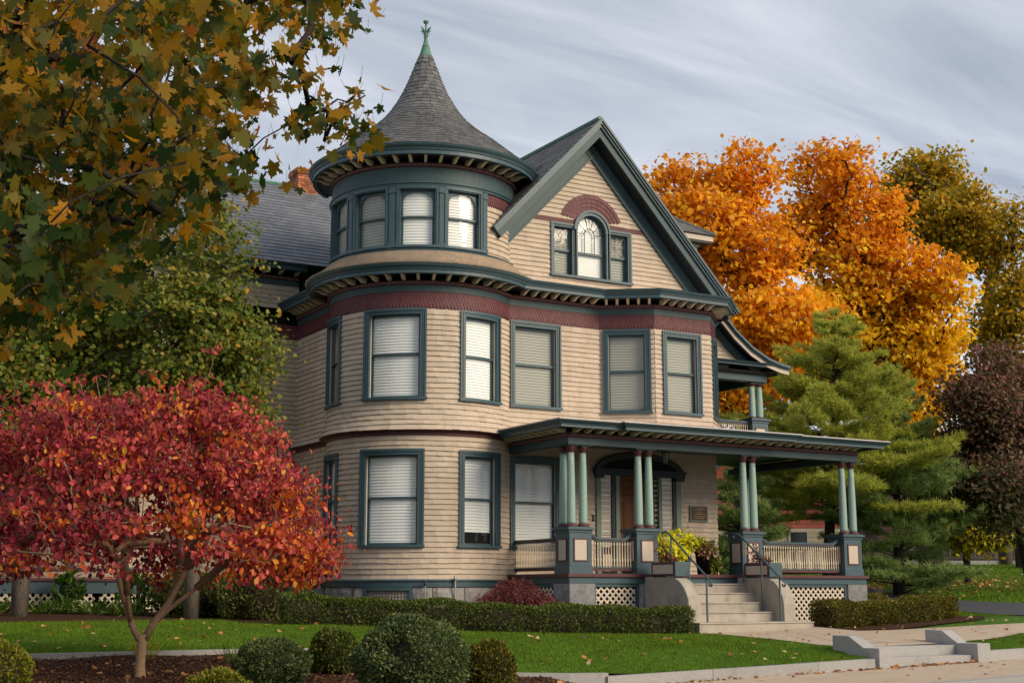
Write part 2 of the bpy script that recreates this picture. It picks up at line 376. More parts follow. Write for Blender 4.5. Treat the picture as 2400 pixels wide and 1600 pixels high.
EDGE = [(-60, 19.4), (6.5, 19.42), (7.6, 19.38), (8.3, 19.2), (8.8, 18.8), (9.15, 18.2), (9.5, 17.55), (10.0, 17.12), (10.7, 16.94), (11.6, 16.9), (80, 16.9)]
EDX = np.array([p[0] for p in EDGE]); EDY = np.array([p[1] for p in EDGE])
def edge_y(x): return np.interp(x, EDX, EDY)

def grid_mesh(name, X, Yf0, Yf1, ny, zf, pw=1.0):
    nx = len(X); t = np.linspace(0, 1, ny)**pw
    V = []
    Y0 = Yf0(X); Y1 = Yf1(X)
    XX = np.repeat(X[:, None], ny, 1); YY = Y0[:, None]*(1-t)[None] + Y1[:, None]*t[None]
    ZZ = zf(XX, YY)
    V = np.stack([XX, YY, ZZ], 2).reshape(-1, 3)
    i = np.arange(nx-1)[:, None]*ny + np.arange(ny-1)[None]
    F = np.stack([i, i+ny, i+ny+1, i+1], 2).reshape(-1, 4)
    return fast_mesh(name, V, F)

def bumpy(x, y, a): return a*(np.sin(x*1.7+y*.9)+np.sin(y*2.3-x*.6)+np.sin(x*4.1)*np.cos(y*3.7)*.5)
XS = np.unique(np.concatenate([np.linspace(-60, 4, 40), np.linspace(4, 30, 180), np.linspace(30, 95, 60)]))
lawn = structure(link('lawn', grid_mesh('lawn', XS, lambda x: edge_y(x)+.02, lambda x: 95+0*x, 150, lambda x, y: H(x, y)+bumpy(x, y, .004)-.28*((x > 16.5) & (x < 19.1) & (y < 17.6)), 2.0), 'lawn_soil', smooth=True))
XB = np.unique(np.concatenate([np.linspace(-40, 2, 30), np.linspace(2, 11.3, 120)]))
def bed_low(x): return np.interp(x, [-60, 8, 9.5, 11.4], [9, 11, 14.2, 16.8])
def bed_z(x, y):
    z = H(x, y) - .05 + bumpy(x*2.1, y*2.3, .012)
    low = bed_low(x); t = np.clip((y-low)/1.6, 0, 1)
    return z*t + (walk_z(x)+.02)*(1-t)
structure(link('mulch_bed', grid_mesh('mulch_bed', XB, bed_low, lambda x: edge_y(x)-.03, 90, bed_z), 'mulch', smooth=True))

def strip(name, left, right, m, off, nx=60, ny=8, zf=None):
    """sheet between two polylines, laid on the terrain"""
    def resample(p, n):
        p = np.array(p, float); d = np.r_[0, np.cumsum(np.linalg.norm(np.diff(p, axis=0), axis=1))]
        t = np.linspace(0, d[-1], n); return np.stack([np.interp(t, d, p[:, 0]), np.interp(t, d, p[:, 1])], 1)
    a, b = resample(left, nx), resample(right, nx)
    t = np.linspace(0, 1, ny)
    P = a[:, None]*(1-t)[None, :, None] + b[:, None]*t[None, :, None]
    z = (zf or H)(P[..., 0], P[..., 1]) + off
    V = np.concatenate([P, z[..., None]], 2).reshape(-1, 3)
    i = np.arange(nx-1)[:, None]*ny + np.arange(ny-1)[None]
    F = np.stack([i, i+ny, i+ny+1, i+1], 2).reshape(-1, 4)
    return structure(link(name, fast_mesh(name, V, F), m, smooth=True))
def smooth_poly(p, it=3):
    p = [np.array(q, float) for q in p]
    for _ in range(it):
        q = [p[0]]
        for a, b in zip(p[:-1], p[1:]): q += [a*.75+b*.25, a*.25+b*.75]
        p = q+[p[-1]]
    return p
# garden walk from the granite steps to the porch steps, with an arm to the driveway
strip('garden_walk', smooth_poly([(16.95, 22.4), (16.95, 20.0), (16.9, 18.6), (16.85, 17.56)]), smooth_poly([(20.3, 22.4), (20.0, 20.7), (18.75, 18.6), (18.78, 17.56)]), 'sidewalk', .014)
strip('garden_path', smooth_poly([(17.3, 18.4), (18.05, 17.85), (19.2, 17.78), (21.2, 17.8), (24.6, 17.9)]), smooth_poly([(18.4, 20.8), (19.6, 20.75), (20.5, 20.2), (22.9, 19.1), (24.6, 18.75)]), 'sidewalk', .018)
# dark driveway along the right side of the lot
strip('driveway', smooth_poly([(24.3, 16.9), (24.5, 20.5), (25.6, 23.3), (27.4, 27), (29.5, 33)]), smooth_poly([(27.6, 16.9), (27.8, 23.2), (28.7, 26.1), (30.6, 30), (32.2, 33)]), 'asphalt', .02)
# planting strips
strip('hedge_bed', [(8.2, 23.6), (12, 22.0), (16.95, 21.75)], [(8.2, 26.2), (12, 26.4), (16.95, 23.9)], 'mulch', .010, 60, 16)
strip('side_bed', [(19.9, 20.72), (20.6, 20.3), (23.4, 20.6), (24.2, 21.3)], [(19.9, 23.2), (21.5, 23.4), (23.6, 23.2), (24.3, 22.6)], 'mulch', .026, 40, 10)
strip('wing_bed', [(-12, 25.5), (8.2, 25.0), (10.5, 24.0)], [(-12, 30), (8.2, 30), (11.5, 27.5)], 'mulch', .012, 50, 12)
# street: pavement slabs, road and base ground
Xw = np.linspace(-60, 95, 120)
zz = lambda x, y: walk_z(x)+0*y
structure(link('sidewalk', grid_mesh('sidewalk', Xw, lambda x: 14.36+0*x, lambda x: 16.9+0*x, 6, zz), 'sidewalk'))
structure(link('road', grid_mesh('road', Xw, lambda x: -40+0*x, lambda x: 14.34+0*x, 12, lambda x, y: walk_z(x)-.14), 'asphalt'))
Xg = np.linspace(-900, 1200, 90)
def gz(x, y):
    z = np.where(y > 20, H(x, y)-.35, walk_z(x)-.45)
    return z
structure(link('ground', grid_mesh('ground', Xg, lambda x: -700+0*x, lambda x: 1500+0*x, 160, gz), 'lawn_soil'))
# ------------------------------------------------------------------ granite kerbs, edging, street steps
def kerb_run(parent, x0, x1, y0, y1, height, base, lens, gap=.008, name='granite_block'):
    x = x0; k = 0
    while x < x1-.05:
        L = min(lens[k % len(lens)], x1-x); k += 1
        za, zb = base(x), base(x+L)
        b = MB(); j = random.uniform(-.004, .004)
        b.hexa([(x, y0+j, za-.3), (x+L-gap, y0+j, zb-.3), (x+L-gap, y1, zb-.3), (x, y1, za-.3),
                (x, y0+j+.006, za+height), (x+L-gap, y0+j+.006, zb+height), (x+L-gap, y1, zb+height), (x, y1, za+height)])
        b.build(name, 'granite', parent); x += L
wz = lambda x: float(walk_z(x))
k = empty('lawn_kerb', (14, 16.9, wz(14)), 'low grey granite kerb holding the front lawn above the pavement', 'kerb')
kerb_run(k, 11.3, 16.53, 16.82, 16.98, .16, wz, [1.9, 2.1, 1.7])
k = empty('lawn_kerb', (24, 16.9, wz(24)), 'low grey granite kerb running from the street steps towards the driveway', 'kerb')
kerb_run(k, 19.12, 24.2, 16.82, 16.98, .17, wz, [2.2, 1.8])
kerb_run(k, 27.7, 40, 16.82, 16.98, .17, wz, [2.2, 1.8])
k = empty('street_kerb', (14, 14.3, wz(14)), 'rough granite kerb between the pavement and the road', 'kerb')
kerb_run(k, 8, 34, 14.18, 14.355, 0.0, wz, [2.4, 1.9, 2.2])
# curved timber edging between the mulch bed and the lawn
e = MB()
pts = [(x, float(edge_y(x))) for x in np.concatenate([np.linspace(-20, 6.5, 30), np.linspace(6.6, 11.34, 60)])]
rings = []
for i, (x, y) in enumerate(pts):
    a = np.array(pts[max(i-1, 0)]); b = np.array(pts[min(i+1, len(pts)-1)]); d = (b-a)/np.linalg.norm(b-a); nrm = np.array([d[1], -d[0]])
    z = h1(x, y)+.012
    q0 = np.array((x, y))+nrm*.045; q1 = np.array((x, y))-nrm*.03
    rings.append([(*q0, z-.2), (*q0, z), (*q1, z+.004), (*q1, z-.2)])
e.loft(rings)
tag(e.build('bed_edging', 'granite', None), 'thin pale edging strip curving between the mulch bed and the lawn', 'edging')

st = empty('street_steps', (17.8, 17.0, wz(17.8)), 'short granite steps with sloped cheek stones rising from the pavement', 'steps')
zl, zr = wz(16.7), wz(18.9)
def gblock(x0, x1, y0, y1, z0, z1, nm):
    b = MB(); b.box(x0, y0, z0, x1, y1, z1)
    o = b.build(nm, 'granite', st); m = o.modifiers.new('bevel', 'BEVEL'); m.width = .008; m.segments = 2
    return o
gblock(16.845, 18.79, 16.86, 17.22, zl-.2, zl+.165, 'step')
gblock(16.845, 18.79, 17.225, 17.55, zl-.2, zl+.32, 'step')
gblock(16.54, 16.84, 16.76, 17.10, zl-.2, zl+.32, 'newel_block')
gblock(18.80, 19.11, 16.74, 17.16, zl-.2, zl+.36, 'newel_block')
for x0, x1, t0, t1 in ((16.56, 16.835, zl+.325, zl+.50), (18.805, 19.06, zl+.365, zl+.56)):
    b = MB()
    ys = 17.105 if x0 < 17 else 17.165
    prof = [(ys, zl-.2), (ys, t0-.02), (ys+.36, t1), (ys+.75, t1+.005), (ys+.75, zl-.2)]
    b.loft([[(x0, y, z) for y, z in prof], [(x1, y, z) for y, z in prof]])
    o = b.build('cheek_stone', 'granite', st); m = o.modifiers.new('bevel', 'BEVEL'); m.width = .008; m.segments = 2
# ------------------------------------------------------------------ the house: geometry of its walls
TC = np.array([13.63, 27.70]); TR = 2.10           # tower centre and radius
class Straight:
    curved = False
    def __init__(s, p0, p1):
        s.p0 = np.array(p0, float); s.p1 = np.array(p1, float); s.L = float(np.linalg.norm(s.p1-s.p0)); s.d = (s.p1-s.p0)/s.L
        s.n = np.array([s.d[1], -s.d[0]])
    def at(s, t, off, z):
        p = s.p0+s.d*t+s.n*off; return (p[0], p[1], z)
class Arc:
    curved = True
    def __init__(s, c, r, a0, a1): s.c = np.array(c, float); s.r = r; s.a0 = R(a0); s.a1 = R(a1); s.L = r*(s.a1-s.a0)
    def at(s, t, off, z):
        a = s.a0+t/s.r; return (s.c[0]+(s.r+off)*math.cos(a), s.c[1]+(s.r+off)*math.sin(a), z)
    def s_of(s, deg): return s.r*(R(deg)-s.a0)

JA = 310.4                                         # tower meets the flat front here
S_SIDE = Straight((11.84, 30.87), (11.84, 28.80))
S_TOWER = Arc(TC, TR, 148.5, JA)
S_FLAT2 = Straight((14.99, 26.1), (17.40, 26.1))
S_BAYA = Straight((17.40, 26.1), (18.44, 25.37))
S_BAYB = Straight((18.44, 25.37), (20.07, 25.37))
S_BAYC = Straight((20.07, 25.37), (20.78, 26.08))
S_FLAT1 = Straight((14.99, 26.1), (20.72, 26.1))
S_WING = Straight((8.3, 30.87), (11.84, 30.87))

def wbox(mb, seg, s0, s1, z0, z1, o0, o1):
    n = max(1, int(math.ceil((s1-s0)/.12))) if seg.curved else 1
    rings = []
    for i in range(n+1):
        t = s0+(s1-s0)*i/n
        rings.append([seg.at(t, o0, z0), seg.at(t, o1, z0), seg.at(t, o1, z1), seg.at(t, o0, z1)])
    mb.loft(rings)
def wsheet(mb, seg, s0, s1, z0, z1, o):
    n = max(1, int(math.ceil((s1-s0)/.10))) if seg.curved else 1
    mb.loft([[seg.at(s0+(s1-s0)*i/n, o, z1), seg.at(s0+(s1-s0)*i/n, o, z0)] for i in range(n+1)], closed_ring=False)

def shingle_rows(seg, s0, s1, z0, z1, course=.112, wr=(.13, .34), prof=None, holes=(), clip=None, butt=.028, seed=1, wob=.006):
    """list of 6-point shingles (top L, top R, bottom R, bottom L, back bottom R, back bottom L)"""
    rnd = random.Random(seed); out = []
    n = max(1, int(round((z1-z0)/course))); ch = (z1-z0)/n
    pf = prof or (lambda z: 0.0)
    for k in range(n):
        za, zb = z0+k*ch, z0+(k+1)*ch
        a, b = s0, s1
        if clip: a, b = clip((za+zb)/2); a, b = max(a, s0), min(b, s1)
        if b-a < .02: continue
        t = a-rnd.uniform(0, .1); cuts = []
        while t < b: cuts.append(t); t += rnd.uniform(*wr)
        cuts.append(b)
        ph = rnd.uniform(0, 6)
        for i in range(len(cuts)-1):
            u0, u1 = max(cuts[i], a)+.0007, min(cuts[i+1], b)-.0007
            if u1-u0 < .012: continue
            spans = [(u0, u1, za, zb)]
            for (h0, h1_, hz0, hz1) in holes:
                nx = []
                for (p, q, c, d) in spans:
                    if q <= h0 or p >= h1_ or d <= hz0+.004 or c >= hz1-.004: nx.append((p, q, c, d)); continue
                    if p < h0-.012: nx.append((p, h0, c, d))
                    if q > h1_+.012: nx.append((h1_, q, c, d))
                    m0, m1 = max(p, h0), min(q, h1_)
                    if hz1 < d-.012: nx.append((m0, m1, hz1, d))
                    if hz0 > c+.012: nx.append((m0, m1, c, hz0))
                spans = nx
            for (p, q, c, d) in spans:
                j = rnd.uniform(-.004, .003); wz_ = wob*math.sin(p*2.3+ph)
                c2 = c+j+wz_; d2 = d+.012
                ot, ob = pf(d2)+.001, pf(c)+butt+rnd.uniform(-.003, .003)
                out.append([seg.at(p, ot, d2), seg.at(q, ot, d2), seg.at(q, ob, c2), seg.at(p, ob, c2), seg.at(q, pf(c)-.004, c2), seg.at(p, pf(c)-.004, c2)])
    return out
SH_F = [(0, 3, 2, 1), (3, 5, 4, 2), (0, 5, 3), (1, 2, 4)]
def shingle_mesh(name, pts):
    me = bpy.data.meshes.new(name); v = []; f = []
    for p in pts:
        k = len(v); v.extend(p); f.extend([tuple(i+k for i in q) for q in SH_F])
    me.from_pydata(v, [], f); me.update(); return me

def diamond_rows(seg, s0, s1, z0, z1, w=.078, row=.088, tall=.2, holes=()):
    out = []; k = 0; z = z0
    while z < z1-.02:
        t = s0+(w/2 if k % 2 else 0); 
        while t < s1+w/2:
            zt = min(z+tall, z1); zm = min(z+row*1.02, zt-.003); hw = w/2-.0035
            a, b = max(t-hw, s0), min(t+hw, s1)
            if b-a > .012:
                o0, o1 = .004, .017
                out.append([seg.at(a, o0, zt), seg.at(b, o0, zt), seg.at(b, o0+.006, zm), seg.at(min(max(t, a), b), o1, z+.002), seg.at(a, o0+.006, zm),
                            seg.at(a, 0, zt), seg.at(b, 0, zt), seg.at(b, 0, zm), seg.at(min(max(t, a), b), 0, z+.002), seg.at(a, 0, zm)])
            t += w
        z += row; k += 1
    return out
DI_F = [(0, 4, 3, 2, 1), (4, 9, 8, 3), (3, 8, 7, 2), (0, 5, 9, 4), (2, 7, 6, 1)]
def poly_pieces(name, pts, faces):
    me = bpy.data.meshes.new(name); v = []; f = []
    for p in pts:
        k = len(v); v.extend(p); f.extend([tuple(i+k for i in q) for q in faces])
    me.from_pydata(v, [], f); me.update(); return me
def pieces(parent, pts, faces, n_single, single, rest, m, key=None):
    """the n_single pieces largest in view as parts of their own, the rest joined as stuff"""
    idx = list(range(len(pts)))
    if key: idx.sort(key=lambda i: key(pts[i]))
    for i in idx[:n_single]: link(single, poly_pieces(single, [pts[i]], faces), m, parent)
    if len(idx) > n_single:
        link(rest, poly_pieces(rest, [pts[i] for i in idx[n_single:]], faces), m, parent, kind='stuff')
def near(p): q = np.mean(np.array(p[:4]), 0); return (q[0]**2+q[1]**2)**.5

def polyline(segs):
    P = []
    for s in segs:
        n = max(1, int(math.ceil(s.L/.16))) if s.curved else 1
        for i in range(n+1):
            p = np.array(s.at(s.L*i/n, 0, 0)[:2])
            if not P or np.linalg.norm(p-P[-1]) > .02: P.append(p)
    return P
def mitres(P):
    out = []
    for i in range(len(P)):
        ns = []
        for a, b in ((i-1, i), (i, i+1)):
            if a >= 0 and b < len(P):
                d = (P[b]-P[a])/np.linalg.norm(P[b]-P[a]); ns.append(np.array([d[1], -d[0]]))
        if len(ns) == 1: out.append(ns[0])
        else: out.append((ns[0]+ns[1])/(1+float(ns[0] @ ns[1])))
    return out
def sweep(mb, P, prof):
    M = mitres(P)
    mb.loft([[(*(p+m*o), z) for o, z in prof] for p, m in zip(P, M)])
def along(P, step, start=.1, end=.1):
    """positions every step along the polyline: (point, outward normal)"""
    out = []
    d = [0]
    for a, b in zip(P[:-1], P[1:]): d.append(d[-1]+float(np.linalg.norm(b-a)))
    L = d[-1]-start-end; n = max(1, int(round(L/step)))
    for i in range(n+1):
        t = start+L*i/n
        j = min(max(np.searchsorted(d, t)-1, 0), len(P)-2)
        u = (t-d[j])/(d[j+1]-d[j]); p = P[j]*(1-u)+P[j+1]*u
        e = (P[j+1]-P[j])/np.linalg.norm(P[j+1]-P[j]); out.append((p, np.array([e[1], -e[0]])))
    return out
def frame2(p, n, z):      # local x along the wall, y outward, z up
    return Matrix(((n[1]*-1, n[0], 0, p[0]), (n[0], n[1], 0, p[1]), (0, 0, 1, z), (0, 0, 0, 1)))

def bracket_mesh(L=.36, w=.062, h=.15):
    top = [(0, 0), (L, 0)]
    low = [(L, -.034), (L*.84, -.036), (L*.70, -.045), (L*.58, -h*.66), (L*.44, -h*.92), (L*.28, -h), (L*.12, -h*.97), (0, -h*.86)]
    b = MB(); pr = top+low
    b.loft([[(-w/2, y, z) for y, z in pr], [(w/2, y, z) for y, z in pr]])
    me = bpy.data.meshes.new('bracket'); me.from_pydata(b.v, [], b.f); me.update(); me.materials.append(MATS['cream_trim']); return me
BR_T = bracket_mesh(.37, .06, .105); BR_S = bracket_mesh(.34, .06, .085); BR_L = bracket_mesh(.44, .06, .085)

HOUSE = empty('victorian_house', (17.0, 27.0, 0.1), 'cream shingled house with a round turret, slate witch-hat roof and teal trim', 'house')

def cornice(name, segs, z_maroon, z_teal, z_dent, z_soff, z_gut, over=.50, brackets=None, mesh=None, step=.28, start=.12, end=.12, gut_path=None, tin=False):
    """frieze board, dentil course, soffit, brackets and moulded gutter following a wall line"""
    P = polyline(segs) if not isinstance(segs, list) or not isinstance(segs[0], np.ndarray) else segs
    b = MB(); sweep(b, P, [(-.05, z_teal), (.018, z_teal), (.018, z_dent), (-.05, z_dent)])
    root = b.build(name, 'teal_frieze', HOUSE)
    b = MB(); sweep(b, P, [(-.05, z_dent), (.045, z_dent), (.05, z_dent+.012), (.035, z_dent+.014), (.035, z_soff-.012), (.07, z_soff-.012), (.07, z_soff), (-.05, z_soff)])
    b.build('dentil_band', 'maroon_trim', root)
    b = MB()
    for p, n in along(P, .052, .03, .03):
        M = frame2(p, n, 0)
        q = [M @ Vector((x, y, z)) for z in (z_dent+.02, z_dent+.065) for x, y in ((-.014, .03), (.014, .03), (.014, .062), (-.014, .062))]
        b.hexa([q[0], q[1], q[2], q[3], q[4], q[5], q[6], q[7]])
    b.build('dentils', 'dentil', root, kind='stuff')
    G = gut_path or P
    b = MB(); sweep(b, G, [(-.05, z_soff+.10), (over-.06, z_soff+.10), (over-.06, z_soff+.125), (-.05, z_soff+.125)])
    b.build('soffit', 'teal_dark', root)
    b = MB(); zb = z_soff+.075; h = z_gut-zb
    sweep(b, G, [(over-.12, zb), (over-.02, zb), (over-.02, zb+h*.38), (over+.005, zb+h*.42), (over+.01, zb+h*.55), (over+.035, zb+h*.66), (over+.065, zb+h*.80), (over+.08, zb+h), (over-.12, zb+h)])
    b.build('gutter', 'teal', root)
    if tin:
        b = MB(); sweep(b, G, [(over-.14, z_gut+.001), (over+.088, z_gut+.001), (over+.088, z_gut+.022), (over-.14, z_gut+.022)])
        b.build('drip_edge', 'tin_edge', root)
    if brackets is None: brackets = along(P, step, start, end)
    for p, n in brackets: piece('bracket', mesh or BR_S, None, root, frame2(p+n*.03, n, z_soff+.10))
    return root

# ---- solid cores behind the shingles
b = MB(); b.lathe([(0.001, .1), (TR-.17, .1), (TR-.17, 10.0), (.001, 10.0)], TC, 48)
b.build('tower_core', 'room', HOUSE)
b = MB(); b.box(14.3, 26.27, .1, 20.55, 34.0, 7.6); b.box(12.0, 28.9, .1, 14.3, 34.0, 7.6); b.box(8.45, 31.05, .1, 12.0, 37.8, 8.5)
b.loft([[(x, 26.27, z) for x, z in ((13.2, 7.6), (20.5, 7.6), (17.2, 11.35))], [(x, 33.9, z) for x, z in ((13.2, 7.6), (20.5, 7.6), (17.2, 11.35))]])
b.loft([[(18.6, 25.54, 4.1), (19.95, 25.54, 4.1), (20.5, 26.2, 4.1), (17.6, 26.27, 4.1)], [(18.6, 25.54, 7.2), (19.95, 25.54, 7.2), (20.5, 26.2, 7.2), (17.6, 26.27, 7.2)]])
b.build('frame_core', 'room', HOUSE)

# ---- windows
def tow(deg): return S_TOWER.s_of(deg)
WINDOWS = []        # holes per segment
HOLES = {}
def window(seg, s0, s1, z0, z1, blind='blind', drop=1.0, cas=.115, part='window', sill=True, arch_top=False, storm=True):
    """double-hung sash window; s0..s1, z0..z1 outer edges of the casing"""
    HOLES.setdefault(id(seg), []).append((s0+.03, s1-.03, z0+.01, z1-.03))
    c = MB()
    wbox(c, seg, s0, s0+cas, z0+.055, z1, -.14, .035); wbox(c, seg, s1-cas, s1, z0+.055, z1, -.14, .035); wbox(c, seg, s0+cas, s1-cas, z1-cas, z1, -.14, .035)
    wbox(c, seg, s0-.012, s0+.03, z0+.055, z1+.01, .035, .06); wbox(c, seg, s1-.03, s1+.012, z0+.055, z1+.01, .035, .06); wbox(c, seg, s0+.03, s1-.03, z1-.04, z1+.012, .035, .062)
    for a, bb in ((s0+cas*.42, s0+cas*.62), (s1-cas*.62, s1-cas*.42)): wbox(c, seg, a, bb, z0+.055, z1-cas*.42, .035, .047)
    wbox(c, seg, s0+cas*.62, s1-cas*.62, z1-cas*.62, z1-cas*.42, .035, .047)
    w = c.build(part, 'teal', HOUSE)
    if sill:
        c = MB(); wbox(c, seg, s0-.03, s1+.03, z0, z0+.055, -.14, .085); c.build('sill', 'teal', w)
    a, bb, za, zb = s0+cas, s1-cas, z0+.055, z1-cas
    zm = za+(zb-za)*.52
    fw = .042
    c = MB()
    for (q0, q1, y0, y1, o) in ((a, bb, zm-.02, zb, -.055), (a, bb, za, zm+.02, -.09)):
        wbox(c, seg, q0, q0+fw, y0, y1, o-.03, o); wbox(c, seg, q1-fw, q1, y0, y1, o-.03, o)
        wbox(c, seg, q0+fw, q1-fw, y1-fw, y1, o-.03, o-.001); wbox(c, seg, q0+fw, q1-fw, y0, y0+fw*1.1, o-.03, o-.001)
    c.build('sash', 'teal_frieze' if seg is S_BAYB else 'teal', w)
    if storm:
        c = MB(); wbox(c, seg, bb-.012, bb, za, zb, -.05, -.02); wbox(c, seg, a, a+.012, za, zb, -.05, -.02); c.build('storm_channel', 'cream_panel', w)
    c = MB(); wsheet(c, seg, a+fw*.5, bb-fw*.5, zm, zb-.02, -.072); c.build('pane', 'glass', w, smooth=True)
    c = MB(); wsheet(c, seg, a+fw*.5, bb-fw*.5, za+.02, zm, -.107); c.build('pane', 'glass', w, smooth=True)
    if arch_top:                      # curved spandrels in the head of the upper sash
        c = MB(); rr = (bb-a)*.36
        for sgn, e in ((1, a+fw), (-1, bb-fw)):
            for i in range(6):
                t0, t1 = math.pi/2*i/6, math.pi/2*(i+1)/6
                p0 = (e+sgn*rr*(1-math.sin(t0)), zb-fw-rr*.8*(1-math.cos(t0))); p1 = (e+sgn*rr*(1-math.sin(t1)), zb-fw-rr*.8*(1-math.cos(t1)))
                lo, hi = min(p0[0], p1[0]), max(p0[0], p1[0])
                q = [(lo, (p0 if p0[0] < p1[0] else p1)[1]), (hi, (p1 if p0[0] < p1[0] else p0)[1])]
                c.hexa([seg.at(lo, -.085, q[0][1]), seg.at(hi, -.085, q[1][1]), seg.at(hi, -.055, q[1][1]), seg.at(lo, -.055, q[0][1]),
                        seg.at(lo, -.085, zb-fw+.01), seg.at(hi, -.085, zb-fw+.01), seg.at(hi, -.055, zb-fw+.01), seg.at(lo, -.055, zb-fw+.01)])
        c.build('spandrel', 'teal', w, kind='stuff')
    # venetian blind
    zl = za+.02+(zb-za-.04)*(1-drop); ns = max(3, int((zb-zl)/.062)); c = MB()
    n = max(1, int(math.ceil((bb-a)/.12))) if seg.curved else 1
    for i in range(ns):
        y0 = zl+(zb-zl)*i/ns; y1 = zl+(zb-zl)*(i+1)/ns
        c.loft([[seg.at(a+(bb-a)*j/n, -.128, y0), seg.at(a+(bb-a)*j/n, -.117, y0+.006), seg.at(a+(bb-a)*j/n, -.133, y1+.004)] for j in range(n+1)], closed_ring=False)
    c.build('blind', blind, w)
    c = MB(); wsheet(c, seg, a-.02, bb+.02, za-.02, zb+.02, -.15); c.build('unlit_room_sheet', 'room', w)  # near-black sheet; the unlit room behind is only its colour
    return w

# first floor
window(S_TOWER, tow(160), tow(187), 1.69, 3.72)
window(S_TOWER, tow(207.4), tow(245.6), 1.69, 3.725)
window(S_TOWER, tow(266.5), tow(296.5), 1.69, 3.715, drop=.86)
window(S_FLAT1, .03, 1.32, 1.70, 3.72)
# second floor
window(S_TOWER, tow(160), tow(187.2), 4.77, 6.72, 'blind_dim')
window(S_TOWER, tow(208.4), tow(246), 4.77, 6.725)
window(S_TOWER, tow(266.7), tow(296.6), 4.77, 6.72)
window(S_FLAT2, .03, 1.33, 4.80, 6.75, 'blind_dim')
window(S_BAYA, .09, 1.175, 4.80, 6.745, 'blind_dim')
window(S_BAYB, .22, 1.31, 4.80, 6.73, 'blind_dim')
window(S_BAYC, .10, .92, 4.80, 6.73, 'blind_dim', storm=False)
# round room at the top of the tower
Z3a, Z3b = 8.06, 9.42
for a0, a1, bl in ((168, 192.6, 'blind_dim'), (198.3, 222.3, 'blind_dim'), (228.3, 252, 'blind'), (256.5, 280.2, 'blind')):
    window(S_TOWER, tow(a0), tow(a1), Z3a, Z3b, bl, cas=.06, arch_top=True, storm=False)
for a0, a1 in ((148.5, 168), (192.6, 198.3), (222.3, 228.3), (252, 256.5), (280.2, 285)):
    c = MB(); wbox(c, S_TOWER, tow(a0), tow(a1), Z3a-.03, Z3b+.02, -.14, .03)
    if a1-a0 < 7:
        m_ = (a0+a1)/2; e = (a1-a0)*.30
        wbox(c, S_TOWER, tow(m_-e), tow(m_+e), Z3a+.08, Z3b-.14, .03, .055); wbox(c, S_TOWER, tow(m_-e-.6), tow(m_+e+.6), Z3b-.14, Z3b-.10, .03, .075)
        wbox(c, S_TOWER, tow(m_-e-.3), tow(m_+e+.3), Z3b-.10, Z3b, .03, .065); wbox(c, S_TOWER, tow(m_-e-.6), tow(m_+e+.6), Z3a+.0, Z3a+.10, .03, .07)
    c.build('pilaster', 'teal', HOUSE)

# ---- shingled walls
def flare(z): 
    t = max(0.0, (4.72-z)/.59); return .15*t*t
def wall_part(name, seg, zones, holes_seg=None, singles=0, seed=3):
    """zones: (s0, s1, z0, z1, prof, clip)"""
    # sheathing stays behind the shingles; windows stand in front of it
    rt = MB(); z0 = min(z[2] for z in zones); z1 = max(z[3] for z in zones)
    wsheet(rt, seg, zones[0][0], zones[0][1], z0, min(z1, 7.0), -.17)
    o = rt.build(name, 'room', HOUSE)
    pts = []
    for i, (s0, s1, za, zb, prof, clip) in enumerate(zones):
        pts += shingle_rows(seg, s0, s1, za, zb, prof=prof, holes=HOLES.get(id(seg), []), clip=clip, seed=seed+i)
    pieces(o, pts, SH_F, singles, 'shingle', 'shingle_siding', 'cream', near)
    return o
wall_part('tower_wall', S_TOWER, [(0, S_TOWER.L, 1.04, 4.03, None, None), (0, S_TOWER.L, 4.13, 6.725, flare, None), (tow(285), S_TOWER.L, 8.0, 9.16, None, None)], singles=300)
wall_part('side_wall', S_SIDE, [(0, S_SIDE.L, 1.04, 4.03, None, None), (0, S_SIDE.L, 4.13, 6.75, flare, None)])
wall_part('front_wall', S_FLAT1, [(0, S_FLAT1.L, 1.15, 4.1, None, None)])
wall_part('front_wall', S_FLAT2, [(0, S_FLAT2.L, 4.13, 6.753, flare, None)])
for sg in (S_BAYA, S_BAYB, S_BAYC): wall_part('bay_wall', sg, [(0, sg.L, 4.13, 6.753, flare, None)])
wall_part('wing_wall', S_WING, [(0, S_WING.L, 1.0, 6.75, None, None), (0, S_WING.L, 7.5, 8.05, None, None)])

# purple diamond shingles
for sg, z0 in ((S_SIDE, 6.753), (S_TOWER, 6.725), (S_FLAT2, 6.753), (S_BAYA, 6.753), (S_BAYB, 6.753), (S_BAYC, 6.753), (S_WING, 6.753)):
    c = MB(); wsheet(c, sg, 0, sg.L, z0-.005, 7.11, .002); o = c.build('frieze_band', 'maroon_trim', HOUSE)
    pts = diamond_rows(sg, 0, sg.L, z0, 7.10)
    pieces(o, pts, DI_F, 150 if sg is S_TOWER else (70 if sg is S_FLAT2 else (25 if sg in (S_BAYA, S_BAYB) else 0)), 'diamond_shingle', 'diamond_shingles', 'maroon', near)
c = MB(); wsheet(c, S_TOWER, tow(285), S_TOWER.L, 9.15, 9.50, .002); o = c.build('frieze_band', 'maroon_trim', HOUSE)
pieces(o, diamond_rows(S_TOWER, tow(285), S_TOWER.L, 9.15, 9.5), DI_F, 0, 'diamond_shingle', 'diamond_shingles', 'maroon')

